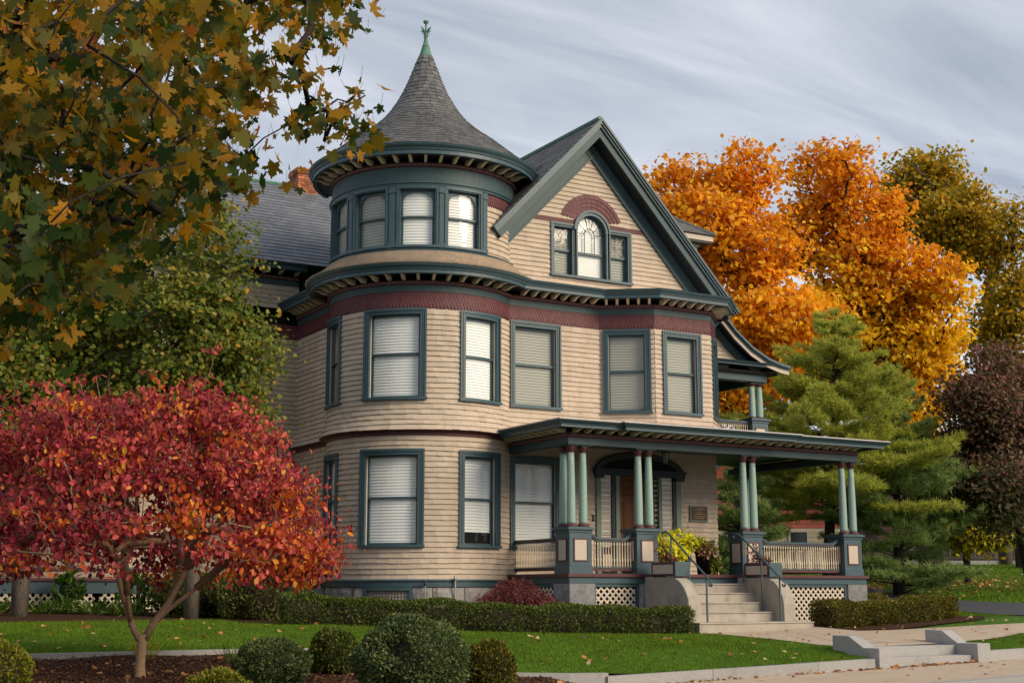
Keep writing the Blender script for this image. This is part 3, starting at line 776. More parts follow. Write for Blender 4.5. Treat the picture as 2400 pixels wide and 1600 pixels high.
# belt course between the floors, water table, foundation stones
P12 = polyline([S_SIDE, S_TOWER])
c = MB(); sweep(c, P12, [(-.05, 4.02), (.03, 4.02), (.035, 4.09), (.09, 4.10), (.13, 4.135), (-.05, 4.135)]); c.build('belt_course', 'maroon_trim', HOUSE)
c = MB(); sweep(c, P12, [(-.15, .89), (.035, .89), (.035, 1.0), (.07, 1.01), (.05, 1.045), (-.15, 1.045)]); c.build('water_table', 'teal', HOUSE)
fo = MB(); wsheet(fo, S_TOWER, 0, S_TOWER.L, .0, .89, -.03); fo = fo.build('foundation', 'mortar', HOUSE)
def stones(seg, s0, s1, z0, z1, parent, rows=2, w=(.45, .85), seed=5, skip=()):
    rnd = random.Random(seed); ch = (z1-z0)/rows
    for k in range(rows):
        t = s0-rnd.uniform(0, .3)
        while t < s1:
            L = rnd.uniform(*w); a, bb = max(t, s0)+.008, min(t+L, s1)-.008; t += L
            if bb-a < .06: continue
            for (h0, h1_) in skip:
                if a < h1_ and bb > h0:
                    if a < h0 < bb: bb = h0-.005
                    elif a < h1_ < bb: a = h1_+.005
                    else: bb = a
            if bb-a < .06: continue
            c = MB(); n = max(3, int((bb-a)/.09)); m_ = 4; rings = []
            for i in range(n+1):
                ring = []
                for j in range(m_+1):
                    e = (i in (0, n)) or (j in (0, m_))
                    o_ = 0.0 if e else rnd.uniform(.02, .055)
                    ring.append(seg.at(a+(bb-a)*i/n, o_, z0+k*ch+.008+(ch-.016)*j/m_))
                rings.append(ring)
            c.loft(rings, closed_ring=False)
            c.build('foundation_stone', 'stone', parent)
BW = (tow(211), tow(240))
stones(S_TOWER, tow(170), S_TOWER.L, .06, .885, fo, 2, seed=6, skip=[BW])
stones(S_SIDE, 0, S_SIDE.L, .1, .885, fo, 2, seed=9)
c = MB(); wbox(c, S_TOWER, BW[0], BW[1], .12, .19, -.1, .03); wbox(c, S_TOWER, BW[0], BW[1], .81, .885, -.1, .03)
wbox(c, S_TOWER, BW[0], BW[0]+.07, .19, .81, -.1, .03); wbox(c, S_TOWER, BW[1]-.07, BW[1], .19, .81, -.1, .03)
bw = c.build('basement_window', 'teal', HOUSE)
c = MB(); wsheet(c, S_TOWER, BW[0], BW[1], .15, .85, -.09); c.build('unlit_room_sheet', 'room', bw)  # flat near-black sheet painted as the unlit basement
c = MB()
for i in range(14): wbox(c, S_TOWER, BW[0]+.08+i*.068, BW[0]+.088+i*.068, .19, .81, -.03, -.02)
for i in range(9): wbox(c, S_TOWER, BW[0]+.07, BW[1]-.07, .22+i*.066, .228+i*.066, -.032, -.022)
c.build('wire_grille', 'rail_iron', bw, kind='stuff')

# ---- cornices
seg2 = [S_SIDE, S_TOWER, S_FLAT2, S_BAYA, S_BAYB, S_BAYC]
P2 = polyline(seg2)
br = [(p, n) for p, n in along(polyline([S_SIDE]), .30, .25, .35)]
br += [(TC+TR*np.array([math.cos(R(a)), math.sin(R(a))]), np.array([math.cos(R(a)), math.sin(R(a))])) for a in np.arange(167.5, 304, 8.2)]
br += along(polyline([S_FLAT2]), .28, .30, .25)+along(polyline([S_BAYA]), .28, .18, .10)+along(polyline([S_BAYB]), .28, .16, .16)+along(polyline([S_BAYC]), .17, .08, .10)
cornice('cornice', P2, 7.09, 7.10, 7.245, 7.33, 7.60, .48, br, BR_T)
# bay and flat cornice get a small tin roof back to the gable wall
c = MB(); sweep(c, polyline([S_FLAT2, S_BAYA, S_BAYB, S_BAYC]), [(-.9, 7.70), (.50, 7.602), (.50, 7.592), (-.9, 7.55)]); c.build('cornice_roof', 'tin_edge', HOUSE)
PT = polyline([Arc(TC, TR, 130, 330)])
brt = [(TC+TR*np.array([math.cos(R(a)), math.sin(R(a))]), np.array([math.cos(R(a)), math.sin(R(a))])) for a in np.arange(162.5, 315, 8.2)]
c = MB(); sweep(c, PT, [(-.06, Z3b+.02), (.045, Z3b+.02), (.05, Z3b+.06), (.075, Z3b+.075), (.06, Z3b+.115), (-.06, Z3b+.115)]); c.build('architrave', 'teal', HOUSE)
c = MB(); sweep(c, PT, [(-.06, Z3a-.09), (.06, Z3a-.09), (.08, Z3a-.03), (.03, Z3a), (-.06, Z3a)]); c.build('tower_sill', 'teal', HOUSE)
cornice('tower_cornice', PT, 9.5, 9.535, 9.865, 9.95, 10.25, .49, brt, BR_T)
# ------------------------------------------------------------------ roofs
def slate_piece(a, b_, c, d, nrm, t=.011):
    a, b_, c, d, nrm = [np.array(q, float) for q in (a, b_, c, d, nrm)]
    lo = nrm*t*1.9; hi = nrm*t*.5
    return [a+lo, b_+lo, c+hi, d+hi, a+nrm*.0, b_+nrm*.0]
SL_F = [(0, 1, 2, 3), (4, 5, 1, 0), (4, 0, 3), (5, 2, 1)]
prof_t = [(2.60, 10.262), (2.36, 10.45), (2.08, 10.68), (1.781, 10.925), (1.389, 11.21), (1.081, 11.482), (.852, 11.744), (.683, 12.007), (.533, 12.281), (.42, 12.54), (.313, 12.822), (.155, 13.26)]
pr = np.array(prof_t); ln = np.r_[0, np.cumsum(np.linalg.norm(np.diff(pr, axis=0), axis=1))]
def prof_at(t): return np.interp(t, ln, pr[:, 0]), np.interp(t, ln, pr[:, 1])
b = MB(); b.lathe([(r, z-.015) for r, z in prof_t], TC, 64); tr_o = b.build('tower_roof', 'tar', HOUSE, smooth=True)
pts = []; rnd = random.Random(4); t = 0
while t < ln[-1]-.03:
    ex = .112+.01*rnd.random(); t1 = min(t+ex*1.12, ln[-1])
    r0, z0 = prof_at(t); r1, z1 = prof_at(t1)
    n = max(9, int(2*math.pi*r0/.165)); a = rnd.uniform(0, 1)
    sl = np.array([r1-r0, z1-z0]); sl /= np.linalg.norm(sl); nr = np.array([sl[1], -sl[0]])
    cuts = []; q = 0
    for i in range(n): cuts.append(q); q += rnd.uniform(.72, 1.28)
    cuts = [c/q*2*math.pi+a for c in cuts]+[2*math.pi+a]
    for i in range(n):
        a0, a1 = cuts[i]+.003/max(r0, .2), cuts[i+1]-.003/max(r0, .2); am = (a0+a1)/2
        P = lambda r, z, g: (TC[0]+r*math.cos(g), TC[1]+r*math.sin(g), z)
        dz = rnd.uniform(-.006, .004)
        nrm = (nr[0]*math.cos(am), nr[0]*math.sin(am), nr[1])
        pts.append(slate_piece(P(r0, z0+dz, a0), P(r0, z0+dz, a1), P(r1, z1, a1), P(r1, z1, a0), nrm))
    t += ex
pieces(tr_o, pts, SL_F, 170, 'slate', 'slates', 'slate', near)

def plane_slates(parent, O, u, v, W, Hh, m, ex=.2, w=.25, singles=0, inside=None, seed=2):
    O, u, v = np.array(O, float), np.array(u, float), np.array(v, float); n = np.cross(u, v); n /= np.linalg.norm(n)
    rnd = random.Random(seed); pts = []; k = 0; y = 0
    while y < Hh-.02:
        x = -w/2*(k % 2)
        while x < W:
            a, bb = max(x, 0)+.003, min(x+w, W)-.003; x += w
            if bb-a < .03: continue
            if inside and not inside((a+bb)/2, y+ex/2): continue
            d = rnd.uniform(-.006, .005); y1 = min(y+ex*1.1, Hh)
            pts.append(slate_piece(O+u*a+v*(y+d), O+u*bb+v*(y+d), O+u*bb+v*y1, O+u*a+v*y1, n))
        y += ex; k += 1
    pieces(parent, pts, SL_F, singles, 'slate', 'slates', m, near)

# left wing: front slope above the eave, ridge with copper, brick chimney
EY, EZ, RY, RZ = 30.28, 8.50, 34.4, 11.68
wv = np.array([0, RY-EY, RZ-EZ]); wl_ = np.linalg.norm(wv); wv /= wl_
b = MB(); b.loft([[(8.0, EY, EZ-.02), (8.0, RY, RZ-.02), (8.0, 38.5, EZ-.02)], [(15.8, EY, EZ-.02), (15.8, RY, RZ-.02), (15.8, 38.5, EZ-.02)]])
wr = b.build('wing_roof', 'tar', HOUSE)
plane_slates(wr, (8.0, EY, EZ), (1, 0, 0), wv, 7.6, wl_, 'slate_blue', .205, .27, 130)
b = MB(); b.tube([(8.0, RY, RZ+.02), (14.6, RY, RZ+.02)], .06, 6); b.build('ridge_cap', 'copper', wr)
b = MB(); b.box(12.98, 34.15, 11.2, 13.55, 34.75, 12.10); ch = b.build('chimney', 'mortar', wr)
rnd = random.Random(8)
for k in range(12):
    z = 11.45+k*.072
    if z > 12.12: break
    o = .0 if k < 8 else .03
    xs = np.arange(12.975-o-(.1 if k % 2 else 0), 13.56+o, .2)
    for x in xs:
        x0, x1 = max(x, 12.972-o), min(x+.192, 13.558+o)
        if x1-x0 < .03: continue
        c = MB(); c.box(x0, 34.135-o, z, x1, 34.20, z+.063); c.build('brick', 'brick', wr)
    for y in np.arange(34.2-(.1 if k % 2 else 0), 34.75+o, .2):
        y0, y1 = max(y, 34.205), min(y+.192, 34.76+o)
        if y1-y0 < .03: continue
        c = MB(); c.box(12.962-o, y0, z, 13.02, y1, z+.063); c.build('brick', 'brick', wr)
c = MB(); c.box(12.95, 34.12, 12.165, 13.58, 34.78, 12.20); c.build('chimney_cap', 'brick', wr)
cornice('wing_cornice', [S_WING], 0, 8.06, 8.20, 8.29, 8.52, .52, mesh=BR_S, step=.42)

# front gable
AX, AZ = 17.2, 11.70
LT = (14.33, 8.72); RT = (21.12, 7.50)
YF, YW = 25.66, 26.10
def slope(tip):
    d = np.array([tip[0]-AX, 0, tip[1]-AZ]); L = np.linalg.norm(d); d /= L
    n = np.array([-d[2], 0, d[0]]) if d[0] > 0 else np.array([d[2], 0, -d[0]])
    if n[2] < 0: n = -n
    return d, n, L
gr = MB()
for tip in (LT, RT):
    d, n, L = slope(tip); A = np.array([AX, YF+.03, AZ])
    LL = L if tip is RT else L+.9
    yb = 34.3
    if tip is RT:
        gr.obox(A-n*.13, d*LL, (0, yb-YF-.03, 0), n*.12)
    else:
        gr.obox(A-n*.13, d*L, (0, 1.7, 0), n*.12); gr.obox(A-n*.13+np.array([0, 1.7, 0]), d*LL, (0, yb-YF-1.73, 0), n*.12)
gr = gr.build('gable_roof', 'tar', HOUSE)
d, n, L = slope(LT)
# slates of the left slope: u runs back along the eave, v up to the ridge
plane_slates(gr, np.array([AX, YF, AZ])+d*L+n*.0+np.array([0, 8.4, 0]), (0, -1, 0), -d, 8.4, L, 'slate', .19, .26, 0)
d, n, L = slope(RT)
plane_slates(gr, np.array([AX, YF, AZ])+d*L+n*.0, (0, 1, 0), -d, 8.4, L, 'slate', .19, .26, 0)
b = MB(); b.tube([(AX, YF-.01, AZ+.03), (AX, 34.3, AZ+.03)], .055, 6); b.build('ridge_cap', 'copper', gr)
for tip, e in ((LT, 0.0), (RT, .003)):
    d, n, L = slope(tip); A = np.array([AX, YF+e, AZ])
    b = MB()
    b.obox(A-n*.30+np.array([0, .0, 0])+d*.12, d*(L-.12), (0, .05, 0), n*.17)         # barge board
    o = b.build('barge_board', 'teal_frieze', gr)
    b = MB(); b.obox(A-n*.14+np.array([0, -.05, 0]), d*(L+.02), (0, .10, 0), n*.05); b.obox(A-n*.09+np.array([0, -.09, 0]), d*(L+.04), (0, .14, 0), n*.045); b.obox(A-n*.045+np.array([0, -.12, 0]), d*(L+.05), (0, .17, 0), n*.05)
    b.build('rake_moulding', 'teal', gr)
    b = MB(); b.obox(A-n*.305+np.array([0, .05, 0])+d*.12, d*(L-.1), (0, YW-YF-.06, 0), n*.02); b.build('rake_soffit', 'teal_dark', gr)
    b = MB(); b.obox(A-n*.56+np.array([0, YW-YF-.055, 0])+d*.25, d*(L-.22), (0, .05, 0), n*.255); b.obox(A-n*.60+np.array([0, YW-YF-.075, 0])+d*.25, d*(L-.22), (0, .07, 0), n*.04)
    b.build('rake_frieze', 'teal_frieze', gr)
# tarred patch where the tower eave meets the gable slope
d, n, L = slope(LT)
b = MB(); b.obox(np.array([AX, 26.6, AZ])+d*1.45+n*.022, d*1.0, (0, 1.5, 0), n*.012); b.build('flashing', 'tar', gr)

# gable wall with fan of purple shingles and a three-light window
S_GAB = Straight((14.6, YW), (20.9, YW)); GX = 14.6
def gclip(z):
    zl = z+.42
    return (max(AX-(AZ-zl)*(AX-LT[0])/(AZ-LT[1]), 14.95)-GX, AX+(AZ-zl)*(RT[0]-AX)/(AZ-RT[1])-GX)
CXW, ZSP, RO = 17.20, 9.06, .49
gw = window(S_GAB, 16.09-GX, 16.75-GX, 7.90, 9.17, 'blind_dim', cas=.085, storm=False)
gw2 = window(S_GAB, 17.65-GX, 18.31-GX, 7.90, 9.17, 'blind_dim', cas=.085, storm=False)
for w, x0, x1 in ((gw, 16.175, 16.665), (gw2, 17.735, 18.225)):
    c = MB(); za, zb = 8.57, 9.07; y = YW+.075
    for p, q in (((x0+.03, za), (x1-.03, zb)), ((x0+.03, zb), (x1-.03, za)), (((x0+x1)/2, za), ((x0+x1)/2, zb)), ((x0+.03, (za+zb)/2), (x1-.03, (za+zb)/2))):
        c.tube([(p[0], y, p[1]), (q[0], y, q[1])], .008, 4)
    c.build('muntin', 'cream_panel', w)
HOLES[id(S_GAB)].append((16.74-GX, 17.66-GX, 7.92, ZSP)); 
for i in range(8):
    zz0 = ZSP+RO*.9*i/8; hw = math.sqrt(max(0, (RO-.04)**2-(RO*.9*(i+.5)/8)**2)); HOLES[id(S_GAB)].append((CXW-hw-GX, CXW+hw-GX, zz0, zz0+RO*.9/8+.002))
c = MB(); y0, y1 = YW-.06, YW+.14
c.box(16.71, y0, 7.955, 16.80, y1, ZSP); c.box(17.60, y0, 7.955, 17.69, y1, ZSP); c.box(16.68, YW-.09, 7.90, 17.72, y1, 7.955)
def ring(mb, cx, cz, r0, r1, a0, a1, n, ya, yb):
    rs = []
    for i in range(n+1):
        a = a0+(a1-a0)*i/n; rs.append([(cx+r*math.cos(a), y, cz+r*math.sin(a)) for r, y in ((r0, ya), (r1, ya), (r1, yb), (r0, yb))])
    mb.loft(rs)
ring(c, CXW, ZSP, RO-.10, RO, 0, math.pi, 24, y0-.004, y1)
aw = c.build('arched_window', 'teal', HOUSE)
c = MB(); ring(c, CXW, ZSP, RO-.03, RO+.02, 0, math.pi, 24, y0-.03, y0-.003); c.build('arch_moulding', 'teal', aw)
c = MB(); c.box(16.80, YW+.05, 8.52, 17.60, YW+.085, 8.57); c.box(16.80, YW+.05, 7.955, 16.84, YW+.085, ZSP); c.box(17.56, YW+.05, 7.955, 17.60, YW+.085, ZSP); c.box(16.84, YW+.05, 7.955, 17.56, YW+.085, 8.0)
ring(c, CXW, ZSP, RO-.14, RO-.095, 0, math.pi, 20, YW+.05, YW+.085); c.build('sash', 'teal', aw)
c = MB(); y = YW+.068
ring(c, CXW, ZSP-.05, .13, .148, 0, math.pi, 14, y-.008, y+.008)
c.box(CXW-.148, y-.008, 8.57, CXW-.13, y+.008, ZSP-.05); c.box(CXW+.13, y-.008, 8.57, CXW+.148, y+.008, ZSP-.05)
for a in (0, 36, 72, 90, 108, 144, 180): c.tube([(CXW+.145*math.cos(R(a)), y, ZSP-.05+.145*math.sin(R(a))), (CXW+.36*math.cos(R(a)), y, ZSP-.02+.36*math.sin(R(a)))], .009, 4)
c.build('muntin', 'teal', aw)
gp = [(16.82, 7.97), (17.58, 7.97)]+[(CXW+(RO-.12)*math.cos(a), ZSP+(RO-.12)*math.sin(a)) for a in np.linspace(0, math.pi, 16)]
c = MB(); c.add([(x, YW+.07, z) for x, z in gp], [tuple(range(len(gp)))]); c.build('pane', 'glass', aw)
c = MB()
for i in range(25):
    z0 = 7.97+i*.062
    if z0 > ZSP+RO-.17: break
    hw = .39 if z0 < ZSP else math.sqrt(max(.0001, (RO-.1)**2-(z0+.03-ZSP)**2))
    c.add([(CXW-hw, YW+.125, z0), (CXW+hw, YW+.125, z0), (CXW+hw, YW+.135, z0+.064), (CXW-hw, YW+.135, z0+.064)], [(0, 1, 2, 3)])
c.build('blind', 'blind', aw)
o = wall_part('gable_wall', S_GAB, [(.3, S_GAB.L, 7.62, 11.3, None, gclip)])
# purple belt and fan
for a, bb in ((15.1, 16.76), (17.64, 19.05)): c = MB(); wbox(c, S_GAB, a-GX, bb-GX, 9.19, 9.285, 0, .03); c.build('purple_belt', 'maroon', o)
fan = []
for k in range(4):
    r0 = RO+.015+k*.098; r1 = r0+.105; hwid = 62+k*2
    n = int(2*R(hwid)*r0/.125)
    for i in range(n):
        a0 = R(90-hwid)+2*R(hwid)*(i+.02)/n; a1 = R(90-hwid)+2*R(hwid)*(i+.98)/n
        f = lambda r, a, y: (CXW+r*math.cos(a), YW-y, ZSP+r*math.sin(a))
        fan.append([f(r0, a0, .045), f(r0, a1, .045), f(r1, a1, .03), f(r1, a0, .03), f(r0, a0, .0), f(r0, a1, .0), f(r1, a1, .0), f(r1, a0, .0)])
FA_F = [(0, 1, 2, 3), (0, 4, 5, 1), (1, 5, 6, 2), (2, 6, 7, 3), (3, 7, 4, 0)]
pieces(o, fan, FA_F, len(fan), 'fan_shingle', 'fan_shingles', 'maroon')

# tower skirt roof between the second floor gutter and the sill of the round room
pts = []; sk = [(.56, 7.61), (.40, 7.70), (.26, 7.80), (.14, 7.90), (.07, 7.985)]
b = MB(); sweep(b, polyline([Arc(TC, TR, 150, 318)]), [(o_-.01, z-.015) for o_, z in sk]+[(-.05, 7.97), (-.05, 7.5)]); so = b.build('skirt_roof', 'cream', HOUSE)
rnd = random.Random(3)
for k in range(12):
    t0, t1 = k/12, min((k+1.15)/12, 1)
    so_ = lambda t: (np.interp(t*4, range(5), [q[0] for q in sk]), np.interp(t*4, range(5), [q[1] for q in sk]))
    (o0, z0), (o1, z1) = so_(t0), so_(t1); a = 150+rnd.uniform(0, 3)
    while a < 318:
        da = rnd.uniform(2.6, 4.8); a0, a1 = R(a+.06), R(min(a+da, 318)-.06); a += da
        P = lambda o_, z, g: (TC[0]+(TR+o_)*math.cos(g), TC[1]+(TR+o_)*math.sin(g), z)
        am = (a0+a1)/2; nn = np.array([math.cos(am)*.6, math.sin(am)*.6, .8])
        pts.append(slate_piece(P(o0, z0, a0), P(o0, z0, a1), P(o1, z1, a1), P(o1, z1, a0), nn, .016))
pieces(so, pts, SL_F, 0, 'shingle', 'shingles', 'cream', near)

# copper finial
b = MB(); b.lathe([(.165, 13.215), (.172, 13.24), (.155, 13.262), (.085, 13.49), (.092, 13.505), (.072, 13.525), (.035, 13.70), (.05, 13.72), (.03, 13.735), (.045, 13.77), (.055, 13.81), (.035, 13.86), (.022, 13.90), (.02, 14.05), (.045, 14.075), (.066, 14.105), (.068, 14.135), (.02, 14.128)], TC, 16)
fi = b.build('finial', 'copper', HOUSE, smooth=True)
b = MB()
for k in range(4):
    a = R(20+90*k); dx, dy = math.cos(a), math.sin(a)
    b.tube([(TC[0]+dx*r, TC[1]+dy*r, z) for r, z in ((.03, 13.80), (.06, 13.88), (.10, 13.915), (.14, 13.925), (.16, 13.965))], [.016, .022, .022, .018, .004], 5)
    b.tube([(TC[0]+dx*r, TC[1]+dy*r, z) for r, z in ((.07, 13.89), (.11, 13.88), (.115, 13.85), (.095, 13.84))], .009, 4)
    b.tube([(TC[0]+dx*r, TC[1]+dy*r, z) for r, z in ((.03, 13.745), (.06, 13.75), (.085, 13.765))], [.014, .012, .003], 4)
b.build('finial_leaves', 'copper', fi, smooth=True)

# right side: roof sweeping down over a small balcony
FP = [(21.05, 7.56), (21.5, 7.13), (22.0, 6.76), (22.5, 6.52), (22.9, 6.41), (23.2, 6.37)]
def curve_slab(mb, pts2, y0, y1, t0, t1):
    """slab between offsets t0..t1 measured downwards from the curve"""
    rs = []
    for x, z in pts2: rs.append([(x, y0, z-t1), (x, y1, z-t1), (x, y1, z-t0), (x, y0, z-t0)])
    mb.loft(rs)
b = MB(); curve_slab(b, FP, 26.2, 31.5, 0, .10); br_ = b.build('balcony_roof', 'slate', HOUSE)
b = MB(); curve_slab(b, FP, 26.10, 26.24, -.015, .05); curve_slab(b, FP, 26.15, 26.22, .05, .09); b.build('rake_moulding', 'teal', br_)
b = MB(); curve_slab(b, FP, 26.19, 26.235, .09, .20); b.build('barge_board', 'cream_panel', br_)
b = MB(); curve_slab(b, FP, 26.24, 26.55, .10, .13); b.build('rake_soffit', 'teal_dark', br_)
b = MB(); curve_slab(b, [(x, z-.16) for x, z in FP[:4]], 26.50, 26.56, 0, .22); b.build('rake_frieze', 'teal_frieze', br_)
S_BAL = Straight((20.75, 26.58), (23.0, 26.58))
pts = shingle_rows(S_BAL, 0, 2.2, 6.36, 7.6, clip=lambda z: (0, np.interp(z+.30, [p[1] for p in FP[::-1]], [p[0] for p in FP[::-1]])-20.75), seed=31)
link('shingle_siding', poly_pieces('shingle_siding', pts, SH_F), 'cream', br_, kind='stuff')
b = MB(); b.box(20.7, 26.60, 6.2, 21.6, 26.64, 7.3); b.build('gable_back', 'cream', br_)
cornice('balcony_cornice', [np.array(p, float) for p in ((20.72, 26.52), (22.72, 26.52), (22.72, 31))], 0, 5.98, 6.165, 6.24, 6.40, .33, brackets=[])
b = MB(); b.box(20.72, 26.52, 5.98, 22.72, 26.72, 6.165); b.build('beam', 'sage', HOUSE)
b = MB(); b.box(20.7, 26.4, 6.165, 23.0, 31, 6.22); b.build('balcony_ceiling', 'room', HOUSE)
# hipped dormer behind the gable
b = MB(); b.box(18.4, 27.3, 8.0, 21.25, 30.5, 9.62); dm = b.build('dormer', 'cream', HOUSE)
b = MB(); b.box(18.5, 27.02, 9.60, 21.56, 31, 9.74); b.build('dormer_fascia', 'cream_panel', dm)
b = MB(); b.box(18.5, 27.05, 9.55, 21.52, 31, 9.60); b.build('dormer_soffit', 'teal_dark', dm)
b = MB()
for i in range(40): b.box(19.9+i*.035, 27.24, 9.49, 19.92+i*.035, 27.30, 9.545)
b.build('dentils', 'cream_trim', dm, kind='stuff')
b = MB(); e = [(18.4, 26.98, 9.745), (21.6, 26.98, 9.745), (21.6, 31, 9.745), (18.4, 31, 9.745)]; ap = (19.75, 28.6, 10.95); ap2 = (18.4, 28.6, 10.95)
b.add(e+[ap, ap2, (19.75, 31, 10.95)], [(0, 1, 4, 5), (1, 2, 6, 4), (0, 5, 4, 1), (0, 3, 2, 1)]); dr_ = b.build('dormer_roof', 'tar', dm)
v = np.array([0, 28.6-26.98, 10.95-9.745]); L = np.linalg.norm(v); v /= L
pts = []
HSL = []
def ins(x, y): return x+18.4 < 21.58-(21.6-19.75)*y/L
n_ = np.cross((1, 0, 0), v); rnd = random.Random(2); y = 0; k = 0
while y < L-.05:
    x = -.13*(k % 2)
    while x < 3.2:
        a, bb = max(x, 0)+.003, x+.257; x += .26
        if ins(bb, y): pts.append(slate_piece(np.array((18.4+a, 26.98, 9.747))+v*y, np.array((18.4+bb, 26.98, 9.747))+v*y, np.array((18.4+bb, 26.98, 9.747))+v*(y+.2), np.array((18.4+a, 26.98, 9.747))+v*(y+.2), n_))
        elif ins(a, y):
            xe = 21.57-(21.6-19.75)*y/L-18.4; xe2 = max(a+.01, 21.57-(21.6-19.75)*(y+.19)/L-18.4)
            pts.append(slate_piece(np.array((18.4+a, 26.98, 9.747))+v*y, np.array((18.4+xe, 26.98, 9.747))+v*y, np.array((18.4+xe2, 26.98, 9.747))+v*(y+.19), np.array((18.4+a, 26.98, 9.747))+v*(y+.19), n_))
    y += .19; k += 1
link('slates', poly_pieces('slates', pts, SL_F), 'slate', dm, kind='stuff')
b = MB(); b.tube([(21.6, 26.98, 9.77), (19.75, 28.6, 10.97)], .05, 5); b.build('hip_cap', 'slate', dm)
# ------------------------------------------------------------------ porch
DK = 1.15
col_prof = [(.0885, 2.15), (.0885, 2.2), (.087, 2.6), (.082, 3.0), (.073, 3.4), (.068, 3.60)]
def mk(name, prof, n, m, smooth=True, c=(0, 0)):
    b = MB(); b.lathe(prof, c, n); me = bpy.data.meshes.new(name); me.from_pydata(b.v, [], b.f); me.update(); me.materials.append(MATS[m])
    if smooth: me.polygons.foreach_set('use_smooth', [True]*len(me.polygons))
    return me
ME_SHAFT = mk('column', col_prof, 20, 'mint')
ME_BASE = mk('column_base', [(.125, 2.092), (.128, 2.115), (.112, 2.135), (.092, 2.155)], 20, 'maroon_trim')
ME_CAP = mk('capital', [(.069, 3.598), (.074, 3.605), (.071, 3.65), (.085, 3.665), (.10, 3.71), (.10, 3.735)], 20, 'maroon_trim')
b = MB(); b.box(-.125, -.125, 3.736, .125, .125, 3.758); ME_ABA = bpy.data.meshes.new('abacus'); ME_ABA.from_pydata(b.v, [], b.f); ME_ABA.materials.append(MATS['teal_frieze'])
def column(x, y, z0=0, sz=1.0, r=1.0):
    M = Matrix.Translation((x, y, z0)) @ Matrix.Diagonal((r, r, sz, 1))
    o = piece('column', ME_SHAFT, None, HOUSE, M)
    for nm, me in (('column_base', ME_BASE), ('capital', ME_CAP), ('abacus', ME_ABA)): q = bpy.data.objects.new(nm, me); COL.objects.link(q); q.parent = o
def pedestal(x0, x1, y0, y1, z0=DK, z1=2.09, panels='FL', pz=(1.42, 1.83), number=False):
    b = MB(); b.box(x0+.02, y0+.02, z0+.15, x1-.02, y1-.02, z1-.06); b.box(x0, y0, z0, x1, y1, z0+.14); 
    b.loft([[(x0, y0, z0+.14), (x1, y0, z0+.14), (x1, y1, z0+.14), (x0, y1, z0+.14)], [(x0+.02, y0+.02, z0+.165), (x1-.02, y0+.02, z0+.165), (x1-.02, y1-.02, z0+.165), (x0+.02, y1-.02, z0+.165)]])
    b.box(x0, y0, z1-.115, x1, y1, z1-.062); b.box(x0-.04, y0-.04, z1-.06, x1+.04, y1+.04, z1-.018); b.box(x0-.01, y0-.01, z1-.018, x1+.01, y1+.01, z1)
    o = b.build('pedestal', 'teal', HOUSE)
    xm, ym = (x0+x1)/2, (y0+y1)/2; w = .145; za, zb = pz
    if 'F' in panels:
        b = MB(); b.box(xm-w, y0+.012, za, xm+w, y0+.03, zb); b.build('panel', 'cream_panel', o)
        b = MB()
        for q in ((xm-w-.025, za-.025, xm-w, zb+.025), (xm+w, za-.025, xm+w+.025, zb+.025), (xm-w, za-.025, xm+w, za), (xm-w, zb, xm+w, zb+.025)): b.box(q[0], y0+.004, q[1], q[2], y0+.03, q[3])
        b.build('panel_moulding', 'maroon_trim', o)
    if 'L' in panels:
        b = MB(); b.box(x0+.012, ym-w, za, x0+.03, ym+w, zb); b.build('panel', 'cream_panel', o)
        b = MB()
        for q in ((ym-w-.025, za-.025, ym-w, zb+.025), (ym+w, za-.025, ym+w+.025, zb+.025), (ym-w, za-.025, ym+w, za), (ym-w, zb, ym+w, zb+.025)): b.box(x0+.004, q[0], q[1], x0+.03, q[2], q[3])
        b.build('panel_moulding', 'maroon_trim', o)
    return o
pedestal(15.0, 15.57, 23.67, 24.25)
pedestal(16.66, 17.23, 23.67, 24.2)
ped3 = pedestal(19.49, 20.06, 23.67, 24.2)
pedestal(22.43, 23.0, 23.67, 24.25)
pedestal(22.43, 23.0, 27.1, 27.65)
for x, y in ((15.14, 23.81), (15.43, 23.81), (15.14, 24.1), (16.81, 23.8), (17.08, 23.8), (19.64, 23.8), (19.91, 23.8), (22.57, 23.81), (22.86, 23.81), (22.60, 27.25), (22.86, 27.5)): column(x, y)
def text(parent, s, size, M, m, name='number', ext=.004):
    cu = bpy.data.curves.new(name, 'FONT'); cu.body = s; cu.size = size; cu.extrude = ext; cu.align_x = 'CENTER'; cu.materials.append(MATS[m])
    t_ = bpy.data.objects.new(name, cu); COL.objects.link(t_); bpy.context.view_layer.update()
    me = bpy.data.meshes.new_from_object(t_.evaluated_get(bpy.context.evaluated_depsgraph_get())); bpy.data.objects.remove(t_)
    o = bpy.data.objects.new(name, me); COL.objects.link(o)
    if not me.materials: me.materials.append(MATS[m])
    o.parent = parent; o.matrix_local = M; return o
RX = Matrix.Rotation(R(90), 4, 'X')
text(ped3, '3', .15, Matrix.Translation((19.565, 23.684, 1.735)) @ RX, 'letter_gold', 'house_number')
text(ped3, '0', .15, Matrix.Translation((19.565, 23.684, 1.585)) @ RX, 'letter_gold', 'house_number')

